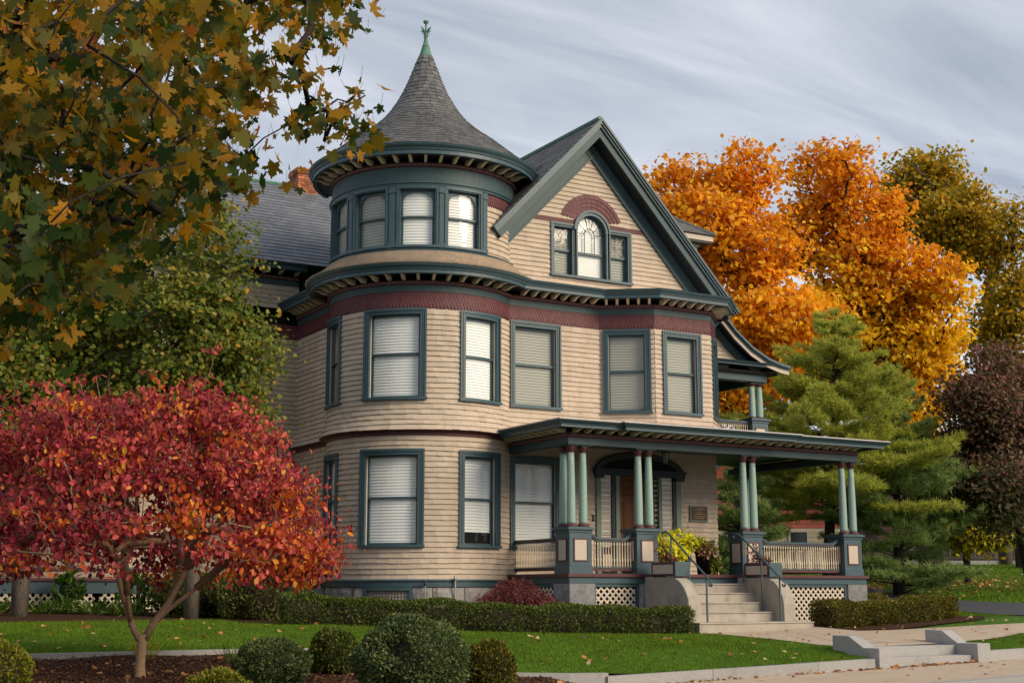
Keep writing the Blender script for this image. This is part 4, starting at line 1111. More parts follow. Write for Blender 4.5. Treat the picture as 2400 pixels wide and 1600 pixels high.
# balusters and rails
ME_BAL = mk('baluster', [(.016, 0), (.016, .05), (.011, .062), (.0125, .08), (.018, .13), (.0165, .17), (.012, .19), (.0095, .30), (.0095, .44), (.013, .455), (.0175, .475), (.0175, .49), (.012, .505), (.010, .525)], 8, 'cream_trim')
def balustrade(p0, p1, z0=1.215, z1=1.88, ramp=(1, 1), spacing=.067, name='balustrade', rise=.11):
    p0, p1 = np.array(p0, float), np.array(p1, float); L = np.linalg.norm(p1-p0); d = (p1-p0)/L; n = np.array([d[1], -d[0]])
    def rail(mb, w, zf0, zf1):
        rs = []
        for t in np.unique(np.concatenate([np.linspace(0, .25, 12), np.linspace(.25, max(L-.25, .26), 6), np.linspace(max(L-.25, .26), L, 12)])):
            up = 0
            for q, e in ((t, ramp[0]), (L-t, ramp[1])):
                if e and q < .24: u = 1-q/.24; up += rise*u*u*(3-2*u)
            p = p0+d*t
            rs.append([(*(p+n*w), zf0+up), (*(p-n*w), zf0+up), (*(p-n*w), zf1+up), (*(p+n*w), zf1+up)])
        mb.loft(rs)
    b = MB(); rail(b, .05, z1-.035, z1); o = b.build(name, 'teal', HOUSE)
    b = MB(); rail(b, .04, z1-.055, z1-.036); b.build('rail_moulding', 'maroon_trim', o)
    b = MB(); rail(b, .03, z1-.08, z1-.056); b.build('rail_core', 'teal', o)
    b = MB(); P = lambda t, w, z: (*(p0+d*t+n*w), z)
    b.obox(P(0, .035, z0), (*(d*L), 0), (*(-n*.07), 0), (0, 0, .05)); b.build('bottom_moulding', 'maroon_trim', o)
    b = MB(); b.obox(P(0, .045, z0+.05), (*(d*L), 0), (*(-n*.09), 0), (0, 0, .022)); b.build('bottom_rail', 'teal', o)
    k = max(2, int(round(L/spacing)))
    sc = (z1-.08-z0-.072)/.525
    for i in range(k):
        p = p0+d*(L*(i+.5)/k)
        up = 0
        M = Matrix.Translation((p[0], p[1], z0+.072)) @ Matrix.Diagonal((1, 1, sc, 1))
        piece('baluster', ME_BAL, None, o, M)
    return o
balustrade((15.57, 23.86), (16.66, 23.86))
balustrade((20.06, 23.86), (22.43, 23.86))
balustrade((15.16, 26.1), (15.16, 24.25), ramp=(0, 1))
balustrade((22.82, 24.25), (22.82, 27.1))
# deck, skirt, piers, lattice
b = MB(); b.box(14.92, 23.58, 1.085, 23.08, 26.1, 1.15); b.box(20.72, 26.1, 1.085, 23.08, 28.2, 1.15); b.build('porch_floor', 'maroon_trim', HOUSE)
b = MB(); b.box(14.97, 23.63, .955, 17.2, 23.70, 1.084); b.box(19.3, 23.63, .955, 23.03, 23.70, 1.084); b.box(17.2, 23.64, .962, 19.3, 23.69, 1.084); b.box(14.97, 23.70, .955, 15.04, 26.1, 1.084); b.box(22.96, 23.70, .955, 23.03, 28.2, 1.084)
b.box(15.6, 23.66, .885, 16.7, 23.72, .954); b.box(19.6, 23.66, .885, 22.46, 23.72, .954); b.box(15.0, 24.28, .885, 15.06, 26.0, .954)
b.box(15.56, 23.66, .0, 15.63, 23.72, .884); b.box(16.62, 23.66, .0, 16.69, 23.72, .884); b.box(22.38, 23.66, .0, 22.46, 23.72, .884)
b.build('porch_skirt', 'teal', HOUSE)
b = MB(); b.box(15.3, 23.95, .1, 22.7, 26.2, 1.0); b.build('under_deck_dark_box', 'room', HOUSE)  # solid near-black box; shade under the deck is put into its colour
def pier(x0, x1, y0, y1, z1=.95):
    rnd = random.Random(int(x0*100)); c = MB(); n = 7
    for (A, B, nn) in (((x0, y0), (x1, y0), (0, -1)), ((x0, y1), (x0, y0), (-1, 0)), ((x1, y0), (x1, y1), (1, 0))):
        rs = []
        for i in range(n+1):
            r_ = []
            for j in range(n+1):
                e = .0 if i in (0, n) or j in (0, n) else rnd.uniform(.006, .03)
                r_.append((A[0]+(B[0]-A[0])*i/n+nn[0]*e, A[1]+(B[1]-A[1])*i/n+nn[1]*e, -.1+(z1+.1)*j/n))
            rs.append(r_)
        c.loft(rs, closed_ring=False)
    c.add([(x0, y0, z1), (x1, y0, z1), (x1, y1, z1), (x0, y1, z1)], [(0, 1, 2, 3)])
    c.build('stone_pier', 'pier_stone', HOUSE)
pier(14.97, 15.58, 23.62, 24.25); pier(16.70, 17.0, 23.62, 24.1); pier(22.45, 23.03, 23.62, 24.25); pier(22.45, 23.03, 27.1, 27.7)
def lattice(O, u, W, z0, z1, pitch=.145, sw=.019, parent=None, flip=1):
    """two layers of diagonal slats clipped to a panel"""
    O, u = np.array(O, float), np.array(u, float); n = np.array([u[1], -u[0]]); Hh = z1-z0
    b = MB(); th = .006
    root = MB()
    for q in ((0, z0-.03, W, z0), ): root.obox((*(O+n*.0), z0-.035), (*(u*W), 0), (*(-n*.02), 0), (0, 0, .035))
    o = root.build('lattice', 'teal', parent or HOUSE)
    for layer, sgn in ((0, 1), (1, -1)):
        c = -Hh if sgn > 0 else 0
        x = c
        while x < (W if sgn > 0 else W+Hh):
            # line: from (x,0) going up with slope sgn
            a0 = max(0, -x) if sgn > 0 else max(0, x-W); a1 = min(Hh, W-x) if sgn > 0 else min(Hh, x)
            if a1-a0 > .05:
                p0 = np.array((x+sgn*a0, a0)); p1 = np.array((x+sgn*a1, a1))
                e = (p1-p0)/np.linalg.norm(p1-p0); m_ = np.array([-e[1], e[0]])*sw
                off = .004+layer*.0075
                q = [p0-m_, p1-m_, p1+m_, p0+m_]
                V = [(*(O+u*k[0]+n*(off)), z0+k[1]) for k in q]+[(*(O+u*k[0]+n*(off+th)), z0+k[1]) for k in q]
                c_ = MB(); c_.add(V, [(0, 1, 2, 3), (7, 6, 5, 4), (0, 4, 5, 1), (1, 5, 6, 2), (2, 6, 7, 3), (3, 7, 4, 0)])
                c_.build('slat', 'lattice_paint', o)
            x += pitch
    return o
lattice((15.64, 23.70), (1, 0), .97, .12, .88)
lattice((19.6, 23.70), (1, 0), 2.77, .10, .88)
lattice((15.03, 26.0), (0, -1), 1.7, .12, .88)
# beam, ceiling, cornice, roof
PB = [np.array(p, float) for p in ((15.0, 26.1), (15.0, 23.67), (22.92, 23.67), (22.92, 28.1))]
GB = [np.array(p, float) for p in ((15.0, 26.1), (15.0, 23.67), (16.5, 23.67), (16.5, 23.56), (20.15, 23.56), (20.15, 23.67), (22.92, 23.67), (22.92, 28.1))]
bk = [(p, n, BR_S) for p, n in along([PB[0], PB[1]], .28, .2, .08)]
for x in np.arange(15.1, 16.4, .28): bk.append((np.array((x, 23.67)), np.array((0., -1.)), BR_S))
for x in np.arange(16.52, 20.1, .28): bk.append((np.array((x, 23.67)), np.array((0., -1.)), BR_L))
for x in np.arange(20.2, 22.95, .28): bk.append((np.array((x, 23.67)), np.array((0., -1.)), BR_S))
pc = cornice('porch_cornice', PB, 0, 3.76, 3.905, 3.975, 4.19, .48, brackets=[], gut_path=GB, tin=True)
for p, n, me in bk: piece('bracket', me, None, pc, frame2(p+n*.03, n, 4.075))
b = MB(); b.box(15.0, 23.67, 3.76, 22.92, 23.90, 3.90); b.box(15.0, 23.9, 3.76, 15.2, 26.1, 3.90); b.box(22.7, 23.9, 3.76, 22.92, 28.1, 3.90); b.build('beam', 'teal_frieze', HOUSE)
b = MB(); b.box(15.05, 23.75, 4.0, 22.9, 26.1, 4.03); b.box(20.72, 26.1, 4.0, 22.9, 28.1, 4.03); b.build('porch_ceiling', 'teal', HOUSE)
b = MB(); b.add([(14.45, 26.3, 4.2), (14.45, 23.12, 4.2), (23.45, 23.12, 4.2), (23.45, 28.6, 4.2), (20.6, 28.6, 4.42), (20.6, 26.2, 4.42), (15.3, 26.2, 4.42)], [(0, 1, 6), (1, 2, 5, 6), (2, 3, 4, 5)]); b.build('porch_roof', 'tin_edge', HOUSE)
b = MB(); b.box(14.75, 25.85, 4.2, 15.25, 26.09, 4.30); b.build('flashing', 'tar', HOUSE)
# balcony
b = MB(); b.box(20.72, 26.5, 4.25, 22.8, 28.6, 4.40); b.build('balcony_floor', 'teal', HOUSE)
pedestal(22.22, 22.76, 26.5, 27.0, 4.40, 5.06, 'F', (4.60, 4.80))
balustrade((20.74, 26.66), (22.22, 26.66), z0=4.42, z1=4.98, ramp=(0, 0))
for x in (22.36, 22.60): column(x, 26.66, 5.06-2.09*.535, .535, 1.0)
# entrance
HOLES_F1 = HOLES.setdefault(id(S_FLAT1), [])
y0 = 26.1
b = MB()
arch = [(17.22, 3.42), (19.64, 3.42)]+[(18.43+1.21*math.cos(a), 3.50+.47*math.sin(a)) for a in np.linspace(0, math.pi, 24)]
b.loft([[(x, y0-.05, z) for x, z in arch], [(x, y0+.1, z) for x, z in arch]])
en = b.build('entrance', 'room', HOUSE)
b = MB(); rs = []
for a in np.linspace(0, math.pi, 28): rs.append([(18.43+(1.24+q)*math.cos(a), y, 3.50+(.44+q*.75)*math.sin(a)) for q, y in ((-.17, y0-.05), (0, y0-.05), (0, y0-.13), (-.17, y0-.10))])
b.loft(rs); b.box(17.17, y0-.14, 3.40, 19.69, y0-.051, 3.52); b.box(17.15, y0-.17, 3.50, 19.71, y0-.05, 3.55); b.box(17.2, y0-.15, 3.33, 17.4, y0-.051, 3.40); b.box(19.42, y0-.15, 3.33, 19.66, y0-.051, 3.40)
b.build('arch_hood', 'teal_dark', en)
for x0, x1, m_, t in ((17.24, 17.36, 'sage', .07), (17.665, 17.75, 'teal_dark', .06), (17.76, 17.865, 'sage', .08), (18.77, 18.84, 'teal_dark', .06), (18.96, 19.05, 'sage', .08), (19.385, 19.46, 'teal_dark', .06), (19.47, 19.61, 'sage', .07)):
    b = MB(); b.box(x0, y0-t, 1.16, x1, y0+.05, 3.42); b.build('door_jamb', m_, en)
b = MB(); b.box(18.85, y0-.02, 1.16, 18.95, y0+.05, 3.42); b.box(17.36, y0+.0, 1.16, 19.47, y0+.02, 3.44); b.build('door_frame', 'teal_dark', en)
for x0, x1 in ((17.365, 17.66), (19.055, 19.38)):
    b = MB(); b.add([(x0, y0-.03, 1.78), (x1, y0-.03, 1.78), (x1, y0-.03, 3.40), (x0, y0-.03, 3.40)], [(0, 1, 2, 3)]); b.build('sidelight', 'glass', en)
    b = MB()
    for i in range(26):
        z = 1.78+i*.0625; b.add([(x0, y0-.004, z), (x1, y0-.004, z), (x1, y0-.014, z+.063), (x0, y0-.014, z+.063)], [(0, 1, 2, 3)])
    b.build('sidelight_blind', 'blind', en)
    b = MB(); b.box(x0, y0-.05, 1.16, x1, y0-.001, 1.78); b.build('sidelight_base', 'teal_dark', en)
    b = MB(); b.box(x0+.05, y0-.06, 1.25, x1-.05, y0-.049, 1.62); b.build('sidelight_panel', 'cream_panel', en)
    b = MB()
    for q in ((x0+.03, 1.23, x1-.03, 1.25), (x0+.03, 1.62, x1-.03, 1.68), (x0+.03, 1.25, x0+.05, 1.62), (x1-.05, 1.25, x1-.03, 1.62)): b.box(q[0], y0-.065, q[1], q[2], y0-.048, q[3])
    b.build('panel_moulding', 'maroon_trim', en)
b = MB(); b.box(17.87, y0-.03, 1.16, 18.765, y0+.0, 3.40); dr = b.build('door', 'door_wood', HOUSE)
for (x0, x1, z0, z1) in ((17.98, 18.26, 2.05, 3.0), (18.37, 18.65, 2.05, 3.0), (17.98, 18.65, 3.10, 3.32), (17.98, 18.26, 1.3, 1.9), (18.37, 18.65, 1.3, 1.9)):
    b = MB(); rs = [[(x0, y0-.031, z0), (x1, y0-.031, z0), (x1, y0-.031, z1), (x0, y0-.031, z1)], [(x0+.03, y0-.045, z0+.03), (x1-.03, y0-.045, z0+.03), (x1-.03, y0-.045, z1-.03), (x0+.03, y0-.045, z1-.03)], [(x0+.05, y0-.036, z0+.05), (x1-.05, y0-.036, z0+.05), (x1-.05, y0-.036, z1-.05), (x0+.05, y0-.036, z1-.05)]]
    b.loft(rs); b.build('door_panel', 'door_wood', dr)
b = MB(); b.lathe([(.001, 0), (.03, .0), (.03, .01), (.012, .02), (.014, .04), (.028, .06), (.02, .075), (.001, .08)], (0, 0), 12)
o = b.build('door_knob', 'brass', dr, smooth=True); o.matrix_local = Matrix.Translation((18.70, y0-.03, 2.1)) @ Matrix.Rotation(R(90), 4, 'X')
b = MB(); b.box(17.14, y0-.04, 2.35, 17.19, y0-.0, 2.5); b.build('door_bell', 'lamp_iron', en)
# one-storey rear wing with its own porch on the left
b = MB(); b.box(-6, 30.9, .3, 8.3, 37, 4.6); b.build('wing_block', 'cream', HOUSE)
S_LOW = Straight((-6, 30.87), (8.28, 30.87)); wall_part('wing_wall', S_LOW, [(0, S_LOW.L, 1.0, 4.2, None, None)])
b = MB(); b.box(-6, 28.95, 1.0, 8.6, 30.87, 1.06); b.build('porch_floor', 'maroon_trim', HOUSE)
b = MB(); b.box(-6, 29.0, .76, 8.6, 29.06, .999); b.build('porch_skirt', 'teal', HOUSE)
lattice((1.5, 29.05), (1, 0), 2.6, .38, .76, .15); lattice((4.3, 29.05), (1, 0), 2.6, .38, .76, .15); lattice((7.0, 29.05), (1, 0), 1.5, .38, .76, .15)
b = MB(); b.box(-6, 29.4, .2, 8.5, 30.9, 1.0); b.build('under_deck_dark_box', 'room', HOUSE)  # same solid box, coloured dark as the shade below the side porch
for xa, xb in ((1.6, 3.9), (4.1, 6.3), (6.5, 8.5)): balustrade((xa, 29.12), (xb, 29.12), 1.2, 1.95, (0, 0), .105)
for x in (1.5, 4.0, 6.4, 8.52):
    b = MB(); b.box(x-.07, 29.05, 1.06, x+.07, 29.19, 3.7); b.build('porch_post', 'teal', HOUSE)
b = MB(); b.add([(-6, 28.6, 3.75), (8.8, 28.6, 3.75), (8.8, 30.9, 4.5), (-6, 30.9, 4.5), (-6, 28.6, 3.6), (8.8, 28.6, 3.6), (8.8, 30.9, 4.35), (-6, 30.9, 4.35)], [(0, 1, 2, 3), (7, 6, 5, 4), (0, 4, 5, 1), (1, 5, 6, 2)]); b.build('porch_roof', 'slate', HOUSE)

# ------------------------------------------------------------------ front steps, rails, planters, pots, plaque, lantern
fs = empty('front_steps', (18.2, 22.6, 0), 'pale concrete porch steps between two rounded cheek walls', 'steps')
for k, (ya, yb) in enumerate(((21.78, 22.45), (22.44, 22.74), (22.73, 23.03), (23.02, 23.32), (23.31, 23.62))):
    xa, xb = (16.78, 19.72) if k == 0 else (17.115, 19.235)
    b = MB(); b.box(xa, ya, -.15, xb, yb if k else 23.6, .192*(k+1)-.03); b.box(xa-.0, ya-.02, .192*(k+1)-.03, xb, yb+.01, .192*(k+1))
    o = b.build('step', 'concrete', fs); m_ = o.modifiers.new('bevel', 'BEVEL'); m_.width = .012; m_.segments = 2
for x0, x1 in ((16.80, 17.11), (19.24, 19.55)):
    pr_ = [(23.62, .0), (23.62, 1.085), (22.75, 1.085)]+[(22.75-.62*math.sin(a), 1.085-.62*(1-math.cos(a))) for a in np.linspace(.12, math.pi/2, 12)]+[(22.12, .193), (22.12, .0)]
    b = MB(); b.loft([[(x0, y, z) for y, z in pr_], [(x1, y, z) for y, z in pr_]])
    o = b.build('cheek_wall', 'concrete', fs); m_ = o.modifiers.new('bevel', 'BEVEL'); m_.width = .02; m_.segments = 2; m_.limit_method = 'ANGLE'
for x, lab in ((17.23, 'teal iron handrail on the left of the porch steps, by the lime potted plant'), (19.12, 'teal iron handrail beside the pedestal with the house number')):
    hr = empty('handrail', (x, 22.6, .2), lab, 'handrail', 'handrails of the porch steps')
    a, c_ = np.array((x, 23.35, 1.99)), np.array((x, 22.02, 1.03))
    curl = [(x, 23.47-.05*math.cos(t), 1.955+.05*math.sin(t)) for t in np.linspace(math.pi*1.6, math.pi*.5, 8)]
    pts = [(x, 23.53, 1.93), (x, 23.56, 1.965), (x, 23.53, 2.01), (x, 23.45, 2.02), tuple(a)]+[tuple(a*(1-t)+c_*t) for t in (.25, .5, .75)]+[tuple(c_), (x, 21.95, .985), (x, 21.93, .93), (x, 21.965, .895), (x, 22.01, .91), (x, 22.015, .95)]
    b = MB(); b.tube(pts, .021, 8); b.build('rail', 'rail_iron', hr, smooth=True)
    for y, zb_ in ((23.25, 1.0), (22.66, .42), (22.1, .19)):
        zt = np.interp(y, [c_[1], a[1]], [c_[2], a[2]]); b = MB(); b.box(x-.014, y-.014, zb_-.03, x+.014, y+.014, zt-.015); b.build('rail_post', 'rail_iron', hr)
PLANT = []
for x0, x1, lab in ((16.78, 17.12, 'teal planter box with cream panel on the cheek wall by the lime potted plant'), (19.22, 19.56, 'teal planter box with cream panel below the house number')):
    pb = empty('planter_box', ((x0+x1)/2, 22.9, 1.085), lab, 'planter', 'planter boxes on the cheek walls')
    b = MB(); ya, yb = 22.52, 23.34
    b.box(x0, ya, 1.10, x1, ya+.03, 1.385); b.box(x0, yb-.03, 1.10, x1, yb, 1.385); b.box(x0, ya+.03, 1.10, x0+.03, yb-.03, 1.385); b.box(x1-.03, ya+.03, 1.10, x1, yb-.03, 1.385); b.box(x0+.03, ya+.03, 1.10, x1-.03, yb-.03, 1.13)
    for y in (ya+.02, yb-.06): b.box(x0+.02, y, 1.086, x1-.02, y+.04, 1.10)
    b.build('box', 'teal', pb)
    b = MB(); b.box(x0-.012, ya+.06, 1.145, x0-.001, yb-.06, 1.33); b.build('panel', 'cream_panel', pb)
    b = MB()
    for q in ((ya+.03, 1.12, ya+.06, 1.36), (yb-.06, 1.12, yb-.03, 1.36), (ya+.06, 1.12, yb-.06, 1.145), (ya+.06, 1.33, yb-.06, 1.36)): b.box(x0-.018, q[0], q[1], x0-.001, q[2], q[3])
    b.build('panel_moulding', 'maroon_trim', pb)
    b = MB(); b.box(x0+.03, ya+.03, 1.13, x1-.03, yb-.03, 1.34); b.build('soil', 'mulch', pb)
    PLANT.append(((x0+x1)/2, ya, yb, 1.34))
pq = empty('wall_plaque', (20.13, 26.05, 2.6), 'small bronze plaque with gold lettering on the porch wall', 'plaque')
b = MB(); b.box(19.87, 26.035, 2.415, 20.39, 26.08, 2.785); b.build('frame', 'sage', pq)
b = MB(); b.box(19.905, 26.025, 2.445, 20.355, 26.036, 2.755); b.build('tablet', 'plaque_bronze', pq)
# hanging porch lantern
ln_ = empty('porch_lantern', (18.34, 24.9, 3.95), 'dark glass lantern hanging from the porch ceiling before the door', 'lantern')
b = MB(); b.tube([(18.34, 24.9, 4.0), (18.34, 24.9, 3.90)], .008, 5); b.lathe([(.001, 4.0), (.05, 4.0), (.05, 3.985), (.001, 3.98)], (18.34, 24.9), 10); b.lathe([(.001, 3.92), (.03, 3.91), (.085, 3.86), (.10, 3.845), (.001, 3.84)], (18.34, 24.9), 6); b.lathe([(.001, 3.60), (.05, 3.605), (.055, 3.62), (.001, 3.625)], (18.34, 24.9), 6)
for k in range(6):
    a = math.pi/3*k; b.tube([(18.34+.088*math.cos(a), 24.9+.088*math.sin(a), 3.845), (18.34+.05*math.cos(a), 24.9+.05*math.sin(a), 3.62)], .007, 4)
b.build('frame', 'lamp_iron', ln_)
b = MB(); b.lathe([(.08, 3.84), (.045, 3.625)], (18.34, 24.9), 6); b.build('glass', 'lamp_glass', ln_)
# conduit and outdoor fixture on the tower base
for deg, zt, lab in ((247, .97, 'thin pipe with a dark cap on the turret base, next to the basement grille'), (263.5, 1.08, 'grey conduit with a floodlight on the turret base')):
    p = np.array(S_TOWER.at(tow(deg), .09, 0)); ft = empty('conduit_light', (p[0], p[1], .1), lab, 'fixture')
    b = MB(); b.tube([(p[0], p[1], .05), (p[0], p[1], zt-.05)], .012 if deg < 250 else .018, 6); b.build('pipe', 'conduit', ft)
    b = MB(); b.lathe([(.001, zt+.03), (.03, zt+.02), (.035, zt-.03), (.022, zt-.06), (.001, zt-.06)], (p[0]-.02, p[1]-.03), 10); b.build('head', 'lamp_iron' if deg < 250 else 'conduit', ft)
# worn raised lettering: five centred lines of strokes, too small to read
rnd = random.Random(12); b = MB()
for zc, hgt, wid in ((2.70, .040, .27), (2.635, .042, .14), (2.585, .016, .26), (2.53, .016, .34), (2.49, .016, .25)):
    x = 20.13-wid/2
    while x < 20.13+wid/2:
        w_ = hgt*rnd.uniform(.45, .8)
        for s_ in range(2): b.box(x+s_*w_*.6, 26.019, zc-hgt/2*rnd.uniform(.6, 1), x+s_*w_*.6+.004, 26.0245, zc+hgt/2*rnd.uniform(.6, 1))
        b.box(x, 26.0195, zc+rnd.uniform(-.4, .4)*hgt, x+w_*.7, 26.0245, zc+rnd.uniform(-.4, .4)*hgt+.004); x += w_*1.35 if rnd.random() > .15 else w_*2
b.build('lettering', 'letter_gold', pq, kind='stuff')
MAPLE_T = np.array([(1.60,12.11,5.30),(2.72,9.51,5.03),(2.79,11.06,5.43),(1.52,10.64,4.32),(2.70,11.13,4.06),(2.39,12.57,6.47),(2.39,12.13,5.20),(3.22,11.02,4.48),(1.25,10.04,3.24),(1.79,12.69,4.07),(1.64,9.41,3.34),(2.01,11.11,3.21),(2.88,11.78,3.68),(1.48,10.02,2.88),(2.75,10.90,5.40),(1.87,9.16,2.71),(2.93,10.34,4.45),(1.91,11.64,5.39),(1.08,8.60,3.66),(1.99,12.19,5.48),(1.52,10.51,4.55),(3.33,10.03,5.00),(1.30,9.98,3.30),(3.18,9.89,3.99),(1.46,8.60,3.43),(2.90,11.22,4.27),(2.28,10.26,5.45),(1.73,9.84,3.16),(2.13,9.39,4.16),(2.57,10.20,5.27),(1.78,9.57,3.79),(1.79,9.43,3.52),(1.41,10.03,3.97),(3.18,9.63,5.20),(2.19,9.28,3.29),(1.65,9.31,4.58),(2.16,10.38,4.85),(2.83,11.84,3.99),(1.16,9.03,3.28),(2.13,7.89,4.48),(1.82,9.88,3.38),(1.81,9.37,3.16),(2.29,10.09,3.22),(1.93,12.30,4.72),(1.33,12.10,4.90),(2.26,10.74,3.64),(1.50,12.46,4.39),(2.53,11.14,4.76),(1.75,12.42,3.33),(1.52,10.03,2.77),(2.10,11.07,4.58),(1.78,11.25,4.26),(3.15,9.44,5.35),(2.20,9.00,3.49),(2.85,10.40,5.17),(1.90,12.42,4.14),(1.93,11.45,4.57),(2.30,10.51,3.64),(3.13,9.46,3.90),(1.79,12.27,6.17),(2.00,10.81,5.05),(1.83,10.19,2.88),(2.51,8.34,3.37),(3.60,8.91,5.21),(1.74,12.00,5.62),(2.64,11.66,4.44),(3.55,10.32,5.62),(2.96,11.20,3.88),(2.32,8.43,4.18),(1.70,9.91,5.09),(2.06,9.86,3.98),(3.71,8.87,5.14),(3.35,9.95,5.63),(1.71,11.05,4.45),(1.29,10.24,2.94),(1.99,11.09,5.07),(1.18,9.71,4.36),(2.06,10.74,3.43),(1.66,8.47,3.84),(2.11,11.44,3.99),(2.30,11.71,4.94),(1.45,10.57,3.24),(2.72,11.25,3.94),(2.61,10.39,4.80),(2.13,12.35,4.46),(1.46,8.59,2.53),(1.67,9.41,3.12),(1.67,12.03,5.79),(1.42,12.98,6.21),(2.05,11.78,3.23),(3.14,9.76,3.93),(1.43,11.12,5.42),(3.12,9.04,4.38),(2.57,11.72,5.26),(1.73,11.57,5.23),(2.82,12.32,5.25),(1.70,10.84,4.11),(2.38,11.00,3.96),(3.15,8.49,4.34),(1.07,8.77,4.48),(2.24,8.58,3.66),(1.49,12.48,5.59),(1.92,9.07,3.83),(2.18,9.62,3.81),(2.94,10.15,3.82),(1.04,8.39,3.57),(2.50,10.94,3.32),(3.16,11.26,5.83),(3.30,11.04,5.05),(1.43,12.14,5.44),(1.27,10.71,5.06),(1.39,11.72,5.00),(1.65,7.83,3.92),(1.61,12.68,4.41),(2.90,8.79,4.29),(3.04,11.67,5.35),(2.82,12.35,3.67),(1.90,8.54,3.41),(1.23,8.38,2.83),(3.09,10.54,5.45),(2.19,9.64,4.13),(1.19,8.38,3.72),(2.29,12.43,3.83),(2.96,11.22,4.89),(3.34,8.61,4.68),(1.52,9.24,3.53),(1.55,9.27,3.30),(1.65,10.38,5.02),(1.02,8.59,2.69),(1.05,8.52,3.00),(1.18,9.72,2.81),(2.77,9.46,3.86),(2.92,9.42,4.75),(2.62,8.41,4.04),(1.83,12.37,3.53),(3.38,11.50,6.07),(1.33,8.79,2.87),(2.38,8.62,3.19),(2.30,8.93,4.74),(1.89,9.90,4.79),(1.20,9.85,5.01),(1.64,11.30,4.46),(2.77,9.67,5.26),(1.42,8.92,3.56),(1.15,10.38,4.09),(2.69,9.87,5.07),(1.91,9.85,5.02),(3.38,10.61,4.92),(3.24,9.01,5.18),(2.97,10.08,4.12),(1.16,8.96,3.99),(1.76,8.48,2.55),(1.33,11.56,4.62),(1.25,8.15,3.04),(1.65,12.22,5.65),(1.74,8.58,4.56),(1.98,12.30,5.32),(1.35,10.38,2.74),(1.94,10.35,3.97),(1.71,8.26,3.82),(2.37,11.84,5.78),(2.48,9.31,4.96),(1.51,10.54,5.34),(3.43,11.46,4.43),(2.34,7.82,3.33),(1.30,9.15,3.19),(2.51,10.51,3.69),(1.55,8.63,4.01),(1.29,8.82,4.01),(3.42,11.42,5.22),(2.10,10.94,3.74),(1.31,11.95,4.90),(1.81,8.36,3.04),(3.65,11.69,5.04),(1.55,11.96,4.83),(2.13,9.32,3.83),(1.70,12.45,5.15),(3.77,10.41,5.74),(2.16,10.88,3.34),(3.95,10.11,5.59),(1.47,7.96,2.78),(1.10,8.70,2.51),(1.45,9.29,3.72),(3.18,10.25,5.12),(2.39,10.46,4.74),(2.59,8.86,3.84),(1.16,8.99,3.97),(2.18,8.36,3.76),(2.52,9.13,3.32),(3.70,9.82,5.35),(3.27,12.16,4.70),(2.15,10.06,4.15),(3.18,10.40,5.58),(1.26,10.40,4.23),(2.95,10.28,3.92),(1.38,11.90,4.88),(2.48,10.23,3.10),(1.27,9.14,4.58),(1.91,12.36,4.63),(2.27,9.02,4.33),(2.34,9.92,4.48),(2.72,11.85,5.98),(1.44,9.87,2.70),(2.70,12.15,5.47),(2.95,9.03,4.33),(2.58,10.86,4.61),(1.68,11.83,4.53),(3.06,11.07,5.83),(1.99,9.54,4.86),(1.42,9.55,4.10),(2.93,11.80,5.10),(2.42,11.81,5.90),(1.99,12.30,3.73),(1.84,10.71,4.62),(2.95,11.34,4.21),(2.00,12.21,3.10),(2.09,11.46,3.92),(2.39,7.73,4.32),(1.76,10.33,5.10),(2.94,12.14,5.97),(3.82,9.20,5.18),(3.38,9.76,5.43),(2.40,11.03,5.44),(1.02,8.33,3.64),(2.15,10.82,4.92),(2.58,10.80,3.44),(2.46,10.83,4.28),(2.70,11.78,4.10),(3.39,11.59,4.80),(1.46,9.59,4.69),(3.36,8.96,4.10),(3.63,9.32,4.31),(3.64,9.00,4.23),(3.85,9.13,4.39),(3.88,8.88,4.37),(3.65,8.78,4.08),(3.93,9.08,4.19),(3.70,9.21,4.09),(3.63,8.73,3.90)])
MAPLE_LIMB = [(1.06,9.32,2.98),(1.41,9.11,3.06),(1.70,9.18,3.19),(2.11,9.40,3.44)]
ORANGE_A = [(27.9,36.8,14.5,1.1,1.1,1.1),(29.4,35.2,14.6,1.5,1.5,1.2),(27.5,35.0,12.7,1.7,1.7,1.2),(29.4,34.4,12.2,1.6,1.6,1.5),(29.0,36.0,10.9,2.0,2.0,1.5),(29.8,33.7,9.4,1.8,1.8,1.3),(29.2,35.5,9.0,1.8,1.8,1.2),(28.7,35.5,7.1,1.4,1.4,1.0),(29.9,34.8,7.6,1.4,1.4,1.1)]
ORANGE_B = [(34.8,36.5,15.8,1.7,1.7,1.5),(35.4,38.4,14.2,1.9,1.9,1.6),(36.8,36.7,14.3,1.7,1.7,1.7),(37.5,36.7,12.1,2.3,2.3,1.7),(36.0,37.4,11.1,2.3,2.3,1.7),(38.4,35.0,12.0,1.4,1.4,1.1),(37.7,36.8,9.5,2.2,2.2,1.5),(38.2,35.3,10.0,1.5,1.5,1.4),(36.5,38.1,8.5,1.9,1.9,1.4),(37.5,35.9,7.3,1.4,1.4,1.3),(36.3,35.7,6.0,1.3,1.3,0.9),(38.4,35.5,8.3,1.4,1.4,1.2),(36.1,36.5,12.7,1.8,1.8,1.5)]
OLIVE = [(45.8,42.1,18.8,2.0,2.0,1.5),(45.3,40.2,16.5,1.9,1.9,1.4),(44.6,42.6,17.4,1.4,1.4,1.2),(45.4,39.1,15.0,1.2,1.2,1.0)]
FAR = [(45.5,37.1,15.6,1.0,1.0,1.3),(45.8,37.5,12.7,1.4,1.4,1.9),(45.7,39.1,11.3,1.2,1.2,1.6),(46.5,38.1,9.6,1.4,1.4,1.5)]
